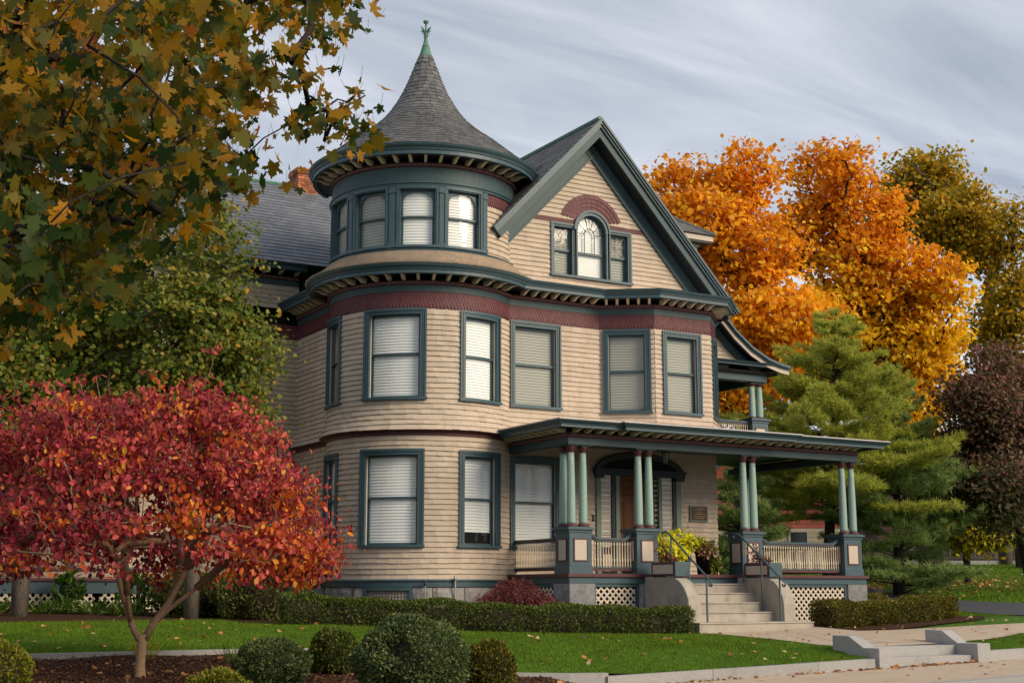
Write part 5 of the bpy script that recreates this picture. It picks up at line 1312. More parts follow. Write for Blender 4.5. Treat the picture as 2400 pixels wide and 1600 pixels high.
WINE = [(31.6,27.6,6.4,1.1,1.1,0.9),(32.4,27.2,5.6,1.1,1.1,1.3),(32.2,28.8,5.0,1.0,1.0,1.0),(31.6,26.9,3.6,1.1,1.1,1.1),(33.7,27.7,6.5,0.9,0.9,1.1),(30.8,28.0,3.8,0.7,0.7,0.7),(32.2,28.3,4.0,1.0,1.0,0.9),(33.6,27.9,3.2,1.0,1.0,0.9),(32.2,27.4,7.4,0.7,0.7,0.5)]
YELL = [(35.3,31.7,2.7,0.8,0.8,0.6),(36.2,31.3,2.5,0.7,0.7,0.4),(35.1,32.0,3.6,0.9,0.9,0.5),(35.5,31.2,3.5,0.8,0.8,0.5)]
BGREEN = [(7.5,41.6,8.3,2.2,2.2,1.8),(6.2,43.1,10.1,1.9,1.9,1.6),(8.5,40.9,10.1,1.3,1.3,1.3),(7.7,43.4,6.7,2.1,2.1,1.1),(10.0,42.0,7.3,1.4,1.4,1.1)]
BGREEN_B = (7.73,41.73,0.69)
# ------------------------------------------------------------------ vegetation helpers
def rot_basis(n, rng, roll=None):
    """per row: tangent a, b orthogonal to unit normals n (k,3)"""
    k = len(n); r = rng.normal(size=(k, 3)); a = np.cross(n, r); a /= np.linalg.norm(a, axis=1)[:, None]+1e-9
    return a, np.cross(n, a)
def unit(v): return v/(np.linalg.norm(v, axis=-1, keepdims=True)+1e-9)
# leaf outlines in (along, across) with a fold height
LEAF_RHOMB = (np.array([(0, 0, 0), (.5, .36, .10), (1, 0, 0), (.5, -.36, .10)]), [(0, 1, 2, 3)])
LEAF_OVAL = (np.array([(0, 0, 0), (.3, .28, .08), (.7, .26, .06), (1, 0, -.06), (.7, -.26, .06), (.3, -.28, .08)]), [(0, 1, 2, 3), (0, 3, 4, 5)])
_ml = [(0, 0), (-.06, .10), (-.18, .36), (-.02, .30), (.04, .40), (.14, .36), (.24, .34), (.30, .48), (.34, .62), (.56, .70), (.52, .54), (.60, .48), (.50, .40), (.44, .24), (.62, .30), (.70, .34), (.72, .20), (.84, .18), (.82, .10), (1.06, 0)]
_mv = [(x, y, .10*abs(y)) for x, y in _ml]+[(x, -y, .10*abs(y)) for x, y in _ml[1:-1][::-1]]
LEAF_MAPLE = (np.array(_mv), [tuple(range(len(_mv)))])
_sm = [(0, 0), (.1, .22), (.22, .42), (.42, .24), (.62, .34), (.7, .14), (1, 0)]
_sv = [(x, y, .10*abs(y)) for x, y in _sm]+[(x, -y, .10*abs(y)) for x, y in _sm[1:-1][::-1]]
LEAF_STAR = (np.array(_sv), [tuple(range(len(_sv)))])
def leaves_mesh(name, P, D, N, S, shape, cup=1.0):
    """P base points, D unit direction of the midrib, N unit normals, S lengths"""
    D = unit(D); N = unit(N-D*np.sum(N*D, 1, keepdims=True)); B = np.cross(N, D)
    L, faces = shape
    V = P[:, None]+S[:, None, None]*(L[None, :, 0, None]*D[:, None]+L[None, :, 1, None]*B[:, None]+cup*L[None, :, 2, None]*N[:, None])
    k = L.shape[0]; base = (np.arange(len(P))*k)
    F = np.concatenate([base[:, None]+np.array(f)[None] for f in faces])
    return fast_mesh(name, V.reshape(-1, 3), F)
def leaf_objects(parent, single, P, D, N, S, shape, m, n, rest, cup=1.0, key=None):
    """n largest leaves as parts, the rest as one stuff crown"""
    idx = np.argsort(key) if key is not None else np.arange(len(P))
    for i in idx[:n]:
        link(single, leaves_mesh(single, P[i:i+1], D[i:i+1], N[i:i+1], S[i:i+1], shape, cup), m, parent)
    j = idx[n:]
    return link(rest, leaves_mesh(rest, P[j], D[j], N[j], S[j], shape, cup), m, parent, kind='stuff')

def grow(trunk, targets, rng, r_tip=.006, power=.5, bend=.12, sag=0.0, r_max=None, sides=6, min_r=.004, up=0.35):
    """limbs that leave the trunk polyline and fork towards every target; returns an MB of tubes and the tip directions"""
    nodes = [np.array(p, float) for p in trunk]; par = [-1]+list(range(len(trunk)-1))
    base = nodes[0]
    order = np.argsort([np.linalg.norm(t-nodes[-1])+.0*np.linalg.norm(t-base) for t in targets])
    tips = {}
    for ti in order:
        t = targets[ti]; A = np.array(nodes)
        dv = t-A; dist = np.linalg.norm(dv, axis=1)
        cost = dist+np.where(A[:, 2] > t[2]-.05, (A[:, 2]-t[2]+.05)*1.2, 0)
        cost[:max(1, len(trunk)//3)] += 1e3
        j = int(np.argmin(cost)); p0 = nodes[j]; L = dist[j]
        if L < 1e-3: continue
        k = max(2, min(6, int(L/.35)+1))
        off = rng.normal(size=3)*bend*L
        prev = j
        for i in range(1, k+1):
            u = i/k; q = p0+(t-p0)*u+off*math.sin(math.pi*u)+np.array([0, 0, up*L*.3*math.sin(math.pi*u)])-np.array([0, 0, sag*L*u*u*.3])
            nodes.append(q); par.append(prev); prev = len(nodes)-1
        tips[ti] = prev
    n = len(nodes); cnt = np.zeros(n)
    for v in tips.values(): cnt[v] += 1
    for i in range(n-1, 0, -1): cnt[par[i]] += cnt[i]
    rad = np.maximum(min_r, r_tip*np.maximum(cnt, .6)**power)
    if r_max: rad *= min(1, r_max/rad[0])
    rad = np.maximum(rad, min_r)
    kids = [[] for _ in range(n)]
    for i in range(1, n): kids[par[i]].append(i)
    mb = MB(); start = [(0, None)]
    while start:
        i, frm = start.pop()
        chain = ([frm] if frm is not None else [])+[i]
        while kids[i]:
            ks = sorted(kids[i], key=lambda q: -cnt[q])
            for q in ks[1:]: start.append((q, i))
            i = ks[0]; chain.append(i)
        if len(chain) > 1:
            rr = [rad[c] for c in chain]
            if chain[0] == frm: rr[0] = rr[1]
            mb.tube([nodes[c] for c in chain], rr, sides if rr[0] > .03 else 4)
    dirs = {ti: unit(nodes[v]-nodes[par[v]]) for ti, v in tips.items()}
    return mb, dirs
def crown_points(rng, blobs, n, shell=.45):
    """random points in a union of ellipsoids, biased to the outside; blobs: (cx,cy,cz,rx,ry,rz)"""
    w = np.array([b[3]*b[4]*b[5] for b in blobs])**.75; w /= w.sum()
    k = rng.choice(len(blobs), n, p=w); B = np.array(blobs)[k]
    u = unit(rng.normal(size=(n, 3))); r = (shell+(1-shell)*rng.random(n))**(1/1.3)
    return B[:, :3]+u*r[:, None]*B[:, 3:]
def tree(name, label, base, trunk, blobs, n_t, per, spread, size, lm, bm, shape=LEAF_RHOMB, seed=1, droop=.3, r_tip=.012, group=None, r_max=None, singles=0, single_name='leaf', category='tree', shell=.5, flat=.6, bend=.12, mats2=None):
    rng = np.random.default_rng(seed)
    T = crown_points(rng, blobs, n_t, shell)
    root = empty(name, base, label, category, group)
    mb, dirs = grow(trunk, T, rng, r_tip=r_tip, bend=bend, r_max=r_max)
    mb.build('trunk', bm, root, smooth=True)
    cen = np.mean(np.array(blobs)[:, :3], 0)
    n = n_t*per
    P = np.repeat(T, per, 0)+rng.normal(size=(n, 3))*spread*np.array([1, 1, flat])
    out = unit(P-cen)
    D = unit(rng.normal(size=(n, 3))*.8+out*.5+np.array([0, 0, -droop])); N = unit(rng.normal(size=(n, 3))*.5+np.array([.2, -.4, .3])+out*.7)
    S = size*rng.uniform(.65, 1.25, n)
    P = P-D*S[:, None]*.5
    if mats2:       # second leaf colour on some limbs, chosen by a function of position
        sel = mats2[1](P, rng)
        leaf_objects(root, single_name, P[~sel], D[~sel], N[~sel], S[~sel], shape, lm, singles, 'crown')
        link('crown', leaves_mesh('crown', P[sel], D[sel], N[sel], S[sel], shape), mats2[0], root, kind='stuff')
    else:
        key = np.linalg.norm(P-np.array([0, 0, EYE]), axis=1)-S*0
        leaf_objects(root, single_name, P, D, N, S, shape, lm, singles, 'crown', key=key)
    return root

def bush(name, label, c, rx, ry, rz, n, size, lm, core='bark_dark', seed=1, shape=LEAF_OVAL, rough=.10, group=None, category='bush', dents=()):
    """clipped shrub: twiggy core and a dense shell of small leaves; c is the base centre"""
    rng = np.random.default_rng(seed); root = empty(name, c, label, category, group)
    cz = c[2]+rz*.92
    u = unit(rng.normal(size=(n, 3))); u[:, 2] = np.where(u[:, 2] < -.75, -u[:, 2], u[:, 2])
    lump = 1+rough*(np.sin(u[:, 0]*7+seed)+np.sin(u[:, 1]*8+u[:, 2]*5+seed*2)+.7*np.sin(u[:, 2]*9+u[:, 0]*6))/2
    for (dd, w, dep) in dents: lump -= dep*np.exp(-np.sum((u-unit(np.array(dd, float)))**2, 1)/w)
    r = lump*(1-.22*rng.random(n)**2.2)+np.where(rng.random(n) < .05, rng.uniform(0, .09, n), 0)
    for (dd, w, dep) in dents:       # thin foliage inside a hollow
        ok = (np.exp(-np.sum((u-unit(np.array(dd, float)))**2, 1)/(w*.8)) < .35) | (rng.random(n) < .22); u, r = u[ok], r[ok]; n = len(u)
    P = np.array([c[0], c[1], cz])+u*r[:, None]*np.array([rx, ry, rz])
    P[:, 2] = np.maximum(P[:, 2], c[2]+.01)
    D = unit(u*.9+rng.normal(size=(n, 3))*.55+np.array([0, 0, .25])); N = unit(u*.5+rng.normal(size=(n, 3))*.8)
    S = size*rng.uniform(.6, 1.3, n)
    link('foliage', leaves_mesh('foliage', P, D, N, S, shape), lm, root, kind='stuff')
    b = MB(); 
    rings = []
    for i in range(9):
        t = -math.pi/2+math.pi*i/8; ring = []
        for j in range(14):
            a = 2*math.pi*j/14; uu = np.array([math.cos(t)*math.cos(a), math.cos(t)*math.sin(a), math.sin(t)])
            k = .80
            for (dd, w, dep) in dents: k -= dep*math.exp(-float(np.sum((uu-unit(np.array(dd, float)))**2))/w)
            ring.append((c[0]+rx*k*uu[0], c[1]+ry*k*uu[1], max(c[2]-.02, cz+rz*k*uu[2])))
        rings.append(ring)
    b.loft(rings); b.build('twigs', core, root, smooth=True)
    return root
def hedge(name, label, path, w, h, n, size, lm, seed=1, group=None):
    """clipped hedge following a polyline of ground points; path gives the centre line"""
    rng = np.random.default_rng(seed); P = [np.array(p, float) for p in path]
    root = empty(name, (*P[0], h1(*P[0])), label, 'hedge', group)
    d = np.r_[0, np.cumsum([np.linalg.norm(b-a) for a, b in zip(P[:-1], P[1:])])]; L = d[-1]
    A = np.array(P)
    def cl(t): return np.stack([np.interp(t, d, A[:, 0]), np.interp(t, d, A[:, 1])], -1)
    def nrm(t): e = unit(cl(np.minimum(t+.05, L))-cl(np.maximum(t-.05, 0))); return np.stack([e[..., 1], -e[..., 0]], -1)
    # cross-section parameter around a rounded box: sides and top, plus both ends
    q = rng.random(n)*(2*h+w); t = rng.random(n)*L
    o = np.where(q < h, w/2, np.where(q < h+w, w/2-(q-h), -w/2)); z = np.where(q < h, q, np.where(q < h+w, h, 2*h+w-q))
    ne = int(n*w/(2*L+w)); 
    te = np.where(rng.random(ne) < .5, 0, L); oe = rng.uniform(-w/2, w/2, ne); ze = rng.uniform(0, h, ne)
    wave = .035*(np.sin(t*5.1)+np.sin(t*2.3+1)+np.sin(t*11+q*7)*.6)
    nv = np.concatenate([np.stack([np.where(q < h, 1, np.where(q < h+w, 0, -1)), np.where((q >= h) & (q < h+w), 1, 0)*1.0, np.zeros(n)], 1), np.stack([np.zeros(ne), np.zeros(ne), np.where(te == 0, -1, 1)], 1)])
    wv_ = np.concatenate([wave, .03*rng.normal(size=ne)])
    t = np.concatenate([t, te]); o = np.concatenate([o, oe]); z = np.concatenate([z, ze])
    dep = .10*rng.random(len(t))**2
    o = o+nv[:, 0]*(wv_-dep); z = z+nv[:, 1]*(wv_*.8-dep); 
    k = np.clip((z-(h-.1))/.1, 0, 1); o *= 1-.14*k*k          # rounded shoulders
    k = np.clip((.12-z)/.12, 0, 1); o *= 1-.2*k
    c = cl(t); nn = nrm(t); e = np.stack([-nn[:, 1], nn[:, 0]], 1)
    XY = c+nn*o[:, None]+e*(nv[:, 2]*(wv_-dep))[:, None]
    Z = H(XY[:, 0], XY[:, 1])+.02+np.maximum(z, .02)
    out = np.concatenate([nn*nv[:, :1]+e*nv[:, 2:3], nv[:, 1:2]], 1)
    m = len(t)
    D = unit(out*.8+rng.normal(size=(m, 3))*.6+np.array([0, 0, .2])); N = unit(out*.5+rng.normal(size=(m, 3))*.8)
    S = size*rng.uniform(.6, 1.3, m)
    link('foliage', leaves_mesh('foliage', np.concatenate([XY, Z[:, None]], 1), D, N, S, LEAF_OVAL), lm, root, kind='stuff')
    b = MB(); rs = []
    for tt in np.linspace(.05, L-.05, 30):
        cc = cl(tt); n2 = nrm(tt); g = h1(*cc); hw = w/2*.74
        rs.append([(*(cc+n2*hw*.8), g), (*(cc+n2*hw), g+h*.5), (*(cc+n2*hw*.85), g+h*.86), (*(cc-n2*hw*.85), g+h*.86), (*(cc-n2*hw), g+h*.5), (*(cc-n2*hw*.8), g)])
    b.loft(rs); b.build('twigs', 'bark_dark', root)
    return root
# ------------------------------------------------------------------ clipped shrubs and hedges
hedge('boxwood_hedge', 'long clipped boxwood hedge in front of the turret and porch', [(8.75, 23.1), (12.5, 22.25), (16.6, 22.05)], .72, .455, 42000, .038, 'leaf_box', 1)
hedge('boxwood_hedge', 'bronze-tinged clipped hedge beside the porch steps and garden path', [(19.95, 21.75), (21.9, 21.75), (23.7, 22.0)], .80, .47, 24000, .040, 'leaf_box_warm', 2)
hedge('boxwood_hedge', 'low hedge behind the bronze-tinged one, at the corner of the porch', [(23.3, 23.6), (24.4, 25.8)], .6, .50, 6000, .038, 'leaf_box_warm', 3)
def gp(x, y, d=0): return (x, y, float(bed_z(np.array([x]), np.array([y]))[0])-d)
bush('juniper_bush', 'large grey-green clipped bush with a dark hollow in its side', gp(6.77, 13.95), .60, .58, .47, 16000, .040, 'leaf_juniper', seed=3, dents=[((-.62, -.68, .40), .085, .34)])
bush('boxwood_bush', 'round dark green bush between the large hollowed bush and the low wide one', gp(7.13, 17.0), .31, .31, .29, 6500, .036, 'leaf_box', seed=4)
bush('juniper_bush', 'low wide dark green bush right of the red tree', gp(5.78, 15.6), .44, .42, .28, 9000, .038, 'leaf_juniper', seed=5)
bush('boxwood_bush', 'bronze and green ball bush right of the large hollowed bush', gp(8.06, 14.5), .31, .31, .33, 6500, .036, 'leaf_box_warm', seed=6)
bush('lime_bush', 'yellow-green bush cut off by the bottom edge of the picture', gp(4.36, 13.2), .33, .33, .245, 5000, .034, 'leaf_lime_bush', seed=7)
bush('lime_bush', 'yellow-green bush at the far left edge beside the mulch', gp(2.62, 15.2), .36, .36, .32, 5500, .036, 'leaf_lime_bush', seed=8)
bush('azalea_bush', 'tall loose green shrub at the left foot of the turret', (9.1, 25.3, .15), .85, .75, .62, 11000, .055, 'leaf_azalea', seed=9, rough=.14)
bush('dark_shrub', 'dark shaded shrub beside the tree trunk left of the turret', (8.2, 26.6, .2), .8, .6, .50, 6000, .06, 'leaf_box', seed=10, rough=.15)
# red lace-leaf maple shrub by the porch corner
rng = np.random.default_rng(5); root = empty('lace_leaf_maple', (13.55, 23.35, .1), 'dusky red lace-leaf maple shrub behind the hedge near the porch corner', 'shrub')
n = 5200; T = crown_points(rng, [(13.55, 23.35, .72, .55, .5, .34), (13.1, 23.45, .55, .35, .4, .25), (14.05, 23.3, .55, .4, .4, .25)], n, .3)
mb, _ = grow([(13.55, 23.35, .05), (13.53, 23.36, .25), (13.56, 23.34, .45)], crown_points(rng, [(13.55, 23.35, .70, .5, .45, .3)], 40, .3), rng, r_tip=.006)
mb.build('branches', 'bark_dark', root)
D = unit(rng.normal(size=(n, 3))*.6+(T-np.array([13.55, 23.35, .5]))*1.2+np.array([0, 0, -.6])); N = unit(rng.normal(size=(n, 3)))
_thin = (np.array([(0, 0, 0), (.4, .10, 0), (1, 0, -.1), (.4, -.10, 0)]), [(0, 1, 2, 3)])
link('foliage', leaves_mesh('foliage', T, D, N, .085*rng.uniform(.6, 1.3, n), _thin), 'leaf_acer', root, kind='stuff')

# ------------------------------------------------------------------ red dogwood in the mulch bed
def dogwood():
    rng = np.random.default_rng(21); bx, by = 4.62, 16.95; bz = gp(bx, by)[2]
    root = empty('dogwood_tree', (bx, by, bz), 'small spreading tree with crimson leaves and a forked pale trunk', 'tree')
    f = np.array([math.sin(R(15)), math.cos(R(15)), 0]); rt = np.array([f[1], -f[0], 0])      # picture-facing axes of the fork
    O = np.array([bx, by, bz])
    def q(a, b, z): return O+rt*a+f*b+np.array([0, 0, z])
    limbs = [[q(-.03, 0, .44), q(-.12, .02, .60), q(-.25, .05, .95), q(-.36, .1, 1.35), q(-.55, .1, 1.7)],
             [q(.03, 0, .44), q(.12, .0, .62), q(.32, -.03, .92), q(.50, -.08, 1.3), q(.65, -.15, 1.75)],
             [q(.12, 0, .62), q(.30, .1, .80), q(.62, .16, 1.05), q(.95, .2, 1.35)],
             [q(-.14, .02, .64), q(-.20, -.08, .98), q(-.25, -.3, 1.45)], [q(.3, 0, .9), q(.42, .25, 1.35), q(.40, .5, 1.8)], [q(-.25, .05, .95), q(-.25, .35, 1.4), q(-.2, .6, 1.9)]]
    b = MB(); b.tube([q(0, 0, -.08), q(0, 0, .0), q(-.01, 0, .12), q(0, 0, .32), q(.0, 0, .50)], [.085, .07, .060, .056, .062], 10)
    rr = [[.048, .042, .036, .030, .022], [.05, .044, .037, .030, .022], [.036, .032, .027, .02], [.034, .028, .02], [.03, .025, .018], [.03, .025, .018]]
    for l, r_ in zip(limbs, rr): b.tube(l, r_, 8)
    o = b.build('trunk', 'bark_warm', root, smooth=True)
    # crown: a broad dome in loose layers
    T = []
    while len(T) < 1000:
        a, c = rng.uniform(-2.35, 2.25), rng.uniform(-1.7, 1.9); e = (a/2.35)**2+(c/1.9)**2
        if e > 1: continue
        top = 1.15+2.30*(1-e)**.45+.20*math.sin(a*3.1+c*2)+.16*math.sin(a*7+1)*math.cos(c*5)
        z = top-abs(rng.normal())*.40 if rng.random() < .62 else rng.uniform(1.05, max(top, 1.2))
        if e > .7: z = rng.uniform(1.22 if a < 0 else 1.06, max(top, 1.35))
        # gaps between the tiers of branches
        if math.sin(z*8.5+a*1.1+math.sin(c*2)) < -.4 and rng.random() < .7: continue
        if z < 1.12+.35*(1-e): continue
        T.append(q(a-.02, c, z))
    # shoots that stand out of the dome
    for i in range(170):
        t = T[int(rng.integers(len(T)))]; w = unit(t-q(0, 0, 1.0))
        T.append(t+w*rng.uniform(.10, .36)+np.array([0, 0, rng.uniform(0, .16)]))
    T = np.array(T)
    tr = [l[-1] for l in limbs]
    allm = MB()
    own = np.argmin(np.linalg.norm(T[:, None]-np.array(tr)[None], axis=2), 1)
    for k, l in enumerate(limbs):
        tt = T[own == k]
        if len(tt): 
            mb, _ = grow([l[-2], l[-1], l[-1]+(l[-1]-l[-2])*.2], tt, rng, r_tip=.0044, min_r=.0032, bend=.10, up=.25)
            kk = len(allm.v); allm.v += mb.v; allm.f += [tuple(i+kk for i in f_) for f_ in mb.f]
    allm.build('branches', 'bark_warm', root, smooth=True)
    per = 27; n = len(T)*per
    wid = np.where(np.arange(len(T)) < 1000, 1.0, .55)
    P = np.repeat(T, per, 0)+rng.normal(size=(n, 3))*np.array([.13, .13, .06])*np.repeat(wid, per)[:, None]
    D = unit(rng.normal(size=(n, 3))*.55+np.array([0, 0, -.75])); N = unit((P-q(0, 0, 1.2))*.5+rng.normal(size=(n, 3))*.5+np.array([0, 0, .2]))
    S = .075*rng.uniform(.5, 1.35, n)
    kp = (np.repeat(np.arange(len(T)), per) < 1000) | (rng.random(n) < .4); P, D, N, S = P[kp], D[kp], N[kp], S[kp]
    key = np.linalg.norm(P-np.array([0, 0, EYE]), axis=1)
    own_t = np.repeat(np.arange(len(T)), per)[kp]; L = T-O
    ra, rz = L @ rt, L[:, 2]; u = rng.random(len(T))
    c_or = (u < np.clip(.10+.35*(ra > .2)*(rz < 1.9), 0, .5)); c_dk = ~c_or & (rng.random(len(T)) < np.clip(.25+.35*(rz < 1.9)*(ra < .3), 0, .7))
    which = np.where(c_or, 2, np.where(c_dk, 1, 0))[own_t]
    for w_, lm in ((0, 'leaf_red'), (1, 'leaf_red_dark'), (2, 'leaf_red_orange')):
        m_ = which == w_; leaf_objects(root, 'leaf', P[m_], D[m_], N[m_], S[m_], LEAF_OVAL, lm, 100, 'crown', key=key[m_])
    # bare twigs standing out of the top
    b = MB()
    for i in range(60):
        t = T[rng.integers(len(T))]
        if t[2] < bz+2.4: continue
        b.tube([t, t+np.array([rng.normal()*.05, rng.normal()*.05, .12]), t+np.array([rng.normal()*.1, rng.normal()*.1, .28])], [.004, .003, .002], 3)
    b.build('twigs', 'bark_warm', root, kind='stuff')
dogwood()

def trunkline0(b, z1, n=5): return [(b[0], b[1], b[2]-.1+(z1-b[2])*i/n) for i in range(n+1)]
# ------------------------------------------------------------------ trees in front of the left wing
tree('garden_maple', 'green maple with a few yellow leaves standing close to the left of the turret', (7.85, 25.5, .3),
     [(7.85, 25.5, .15), (7.83, 25.5, 1.2), (7.9, 25.5, 2.6), (8.0, 25.5, 3.8), (8.0, 25.5, 5.2), (8.05, 25.5, 6.8)],
     [(7.85, 25.5, 6.9, .95, 1.1, 1.5), (8.05, 25.4, 5.4, 1.25, 1.2, 1.2), (7.4, 25.6, 5.6, 1.1, 1.3, 1.3), (8.45, 25.3, 4.1, .85, 1.0, .8), (7.2, 25.6, 4.3, 1.1, 1.1, .8), (8.5, 25.3, 5.2, .8, .9, .7)], 520, 40, .20, .105, 'leaf_green', 'bark', LEAF_STAR, 31, r_tip=.011, r_max=.15, shell=.35)
tree('garden_maple', 'green maple further left, its grey trunk before the side porch lattice', (5.06, 27.0, .3),
     [(5.06, 27.0, .1), (5.05, 27.0, 1.4), (5.1, 27.0, 2.6), (5.1, 27.0, 4.0), (5.2, 27.0, 5.6)],
     [(5.2, 27.0, 6.3, 1.7, 1.5, 1.4), (4.6, 27.0, 4.7, 1.7, 1.4, 1.2), (6.3, 26.9, 4.4, 1.3, 1.3, 1.2), (6.4, 26.9, 6.2, 1.1, 1.2, 1.1), (3.6, 27.0, 6.0, 1.4, 1.3, 1.4), (6.2, 26.8, 3.3, 1.1, 1.0, .6), (4.7, 26.9, 3.4, 1.4, 1.1, .6)], 620, 38, .24, .115, 'leaf_green', 'bark', LEAF_STAR, 32, r_tip=.011, r_max=.16, shell=.35)

tree('background_maple', 'pale green tree filling the gap behind the far left maple', BGREEN_B, trunkline0(BGREEN_B, 8), BGREEN, 360, 34, .42, .22, 'leaf_green', 'bark_dark', LEAF_RHOMB, 33, r_tip=.016, r_max=.25, shell=.2)
# ------------------------------------------------------------------ street maple whose boughs hang into the top left
def street_maple():
    rng = np.random.default_rng(77)
    root = empty('street_maple', (0.6, 9.9, float(walk_z(0.6))), 'overhanging maple bough with big green and orange leaves in the upper left', 'tree')
    trunk = [(0.6, 9.9, -1.0), (0.6, 9.9, .5), (0.62, 9.9, 1.7), (0.66, 9.88, 2.6), (0.7, 9.9, 3.6), (0.8, 9.9, 4.8), (1.0, 9.9, 6.2)]
    b = MB(); b.tube(trunk, [.34, .30, .27, .25, .21, .16, .10], 10)
    b.tube([(0.66, 9.88, 2.45)]+MAPLE_LIMB, [.12, .085, .066, .046, .02], 9); b.build('trunk', 'bark_dark', root, smooth=True)
    own = np.linalg.norm(MAPLE_T-np.array(MAPLE_LIMB[-1])[None], axis=1) < 1.6
    mb, _ = grow(MAPLE_LIMB, MAPLE_T[own], rng, r_tip=.006, min_r=.004, bend=.10, up=.1)
    mb2, _ = grow(trunk[2:], MAPLE_T[~own], rng, r_tip=.0075, min_r=.004, bend=.10, up=.15)
    k = len(mb.v); mb.v += mb2.v; mb.f += [tuple(i+k for i in f) for f in mb2.f]
    mb.build('branches', 'bark_dark', root, smooth=True)
    NMT = 230; per = 27; n = len(MAPLE_T)*per
    sp = np.where(np.arange(len(MAPLE_T)) >= NMT, .09, .17)
    keep = np.ones(n, bool)
    P = np.repeat(MAPLE_T, per, 0)+rng.normal(size=(n, 3))*np.repeat(sp, per)[:, None]*np.array([1, 1, .85])
    D = unit(rng.normal(size=(n, 3))*.55+np.array([.12, 0, -.75]))
    N = unit(rng.normal(size=(n, 3))*.75+np.array([-.3, -.6, .45]))
    S = .100*rng.uniform(.4, 1.45, n)
    keep[NMT*per:] = rng.random(n-NMT*per) < .36
    P, D, N, S = P[keep], D[keep], N[keep], S[keep]
    key = np.linalg.norm(P-np.array([0, 0, EYE]), axis=1)
    # stalks
    gr = (P[:, 2]-(P[:, 0]-2.0)*.10+rng.normal(size=len(P))*.55 < 3.3) | (rng.random(len(P)) < .18)      # still green on the lower boughs
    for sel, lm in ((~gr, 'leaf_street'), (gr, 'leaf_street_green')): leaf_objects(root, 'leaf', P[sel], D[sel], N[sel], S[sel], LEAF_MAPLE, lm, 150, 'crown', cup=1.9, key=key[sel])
    b = MB()
    for i in range(0, len(P), 2): b.tube([P[i]+np.array([0, 0, .0]), P[i]-D[i]*.05+np.array([0, 0, .045])], .0016, 3)
    b.build('leaf_stalks', 'bark_dark', root, kind='stuff')
street_maple()

# ------------------------------------------------------------------ autumn maples behind the house
def upper(zc, w): return lambda P, rng: (P[:, 2]+rng.normal(size=len(P))*w+np.sin(P[:, 0]*.9)*.8) > zc
G = 'autumn maples behind the house'
def trunkline(x, y, z0, z1, n=6, lean=(0, 0)): return [(x+lean[0]*i/n, y+lean[1]*i/n, z0+(z1-z0)*i/n) for i in range(n+1)]
tree('orange_maple', 'blazing orange maple directly behind the gable end of the house', (28.9, 35.3, h1(28.9, 35.3)), trunkline(28.9, 35.3, .4, 10.5, 6, (.6, 0)), ORANGE_A, 680, 34, .28, .23, 'leaf_orange', 'bark', LEAF_RHOMB, 41, r_tip=.02, group=G, r_max=.32, mats2=('leaf_rust', upper(12.2, .9)), shell=.35)
tree('orange_maple', 'largest orange and gold maple, right of the house above the pine', (38.2, 35.7, h1(38.2, 35.7)), trunkline(38.2, 35.7, .8, 11, 6, (-1.8, 1.0)), ORANGE_B, 980, 34, .30, .24, 'leaf_gold', 'bark_dark', LEAF_RHOMB, 42, r_tip=.02, group=G, r_max=.42, mats2=('leaf_rust', upper(12.3, .9)), shell=.35)
tree('olive_maple', 'olive green maple turning gold, top right beside bare twigs', (44.3, 41.4, h1(44.3, 41.4)), trunkline(44.3, 41.4, 1.4, 15, 6), OLIVE, 380, 40, .34, .24, 'leaf_olive', 'bark_dark', LEAF_RHOMB, 43, r_tip=.02, group=G, r_max=.34, shell=.3)
tree('thin_maple', 'thinning brown and olive tree at the far right edge', (45.8, 38.2, h1(45.8, 38.2)), trunkline(45.8, 38.2, 1.4, 13, 6), FAR, 300, 26, .45, .22, 'leaf_olive', 'bark_dark', LEAF_RHOMB, 44, r_tip=.02, r_max=.3, shell=.2)
tree('purple_tree', 'dark purple-brown leafed tree over the far lawn', (34.5, 28.4, h1(34.5, 28.4)), trunkline(34.5, 28.4, .5, 4.6, 5, (-.9, 0)), WINE, 800, 40, .30, .135, 'leaf_wine', 'bark_dark', LEAF_OVAL, 45, r_tip=.014, r_max=.2, shell=.1, mats2=('leaf_wine_green', lambda P, rng: (P[:, 2]+rng.normal(size=len(P))*.7 < 3.9) | (rng.random(len(P)) < .2)))
tree('yellow_shrub', 'small yellow-green tree above the picket fence', (36.0, 32.3, h1(36, 32.3)), trunkline(36.0, 32.3, .8, 2.6, 4), YELL, 140, 30, .24, .22, 'leaf_yellow', 'bark_dark', LEAF_OVAL, 46, r_tip=.012, r_max=.12, shell=.2)
# leafless tree against the sky at the upper right
rng = np.random.default_rng(9); root = empty('bare_tree', (47.5, 40.5, h1(47.5, 40.5)), 'leafless grey tree with fine upright twigs at the upper right', 'tree')
T = crown_points(rng, [(47.0, 40.8, 17.0, 2.6, 2.0, 2.2), (44.6, 41.6, 18.0, 2.6, 2.0, 1.4), (49.5, 38.5, 16.5, 2.0, 2.0, 2.4)], 300, .1)
mb, _ = grow(trunkline(47.5, 40.5, 1.4, 14, 6), T, rng, r_tip=.016, min_r=.014, bend=.06, up=.5, r_max=.28); mb.build('trunk', 'bark', root, smooth=True)

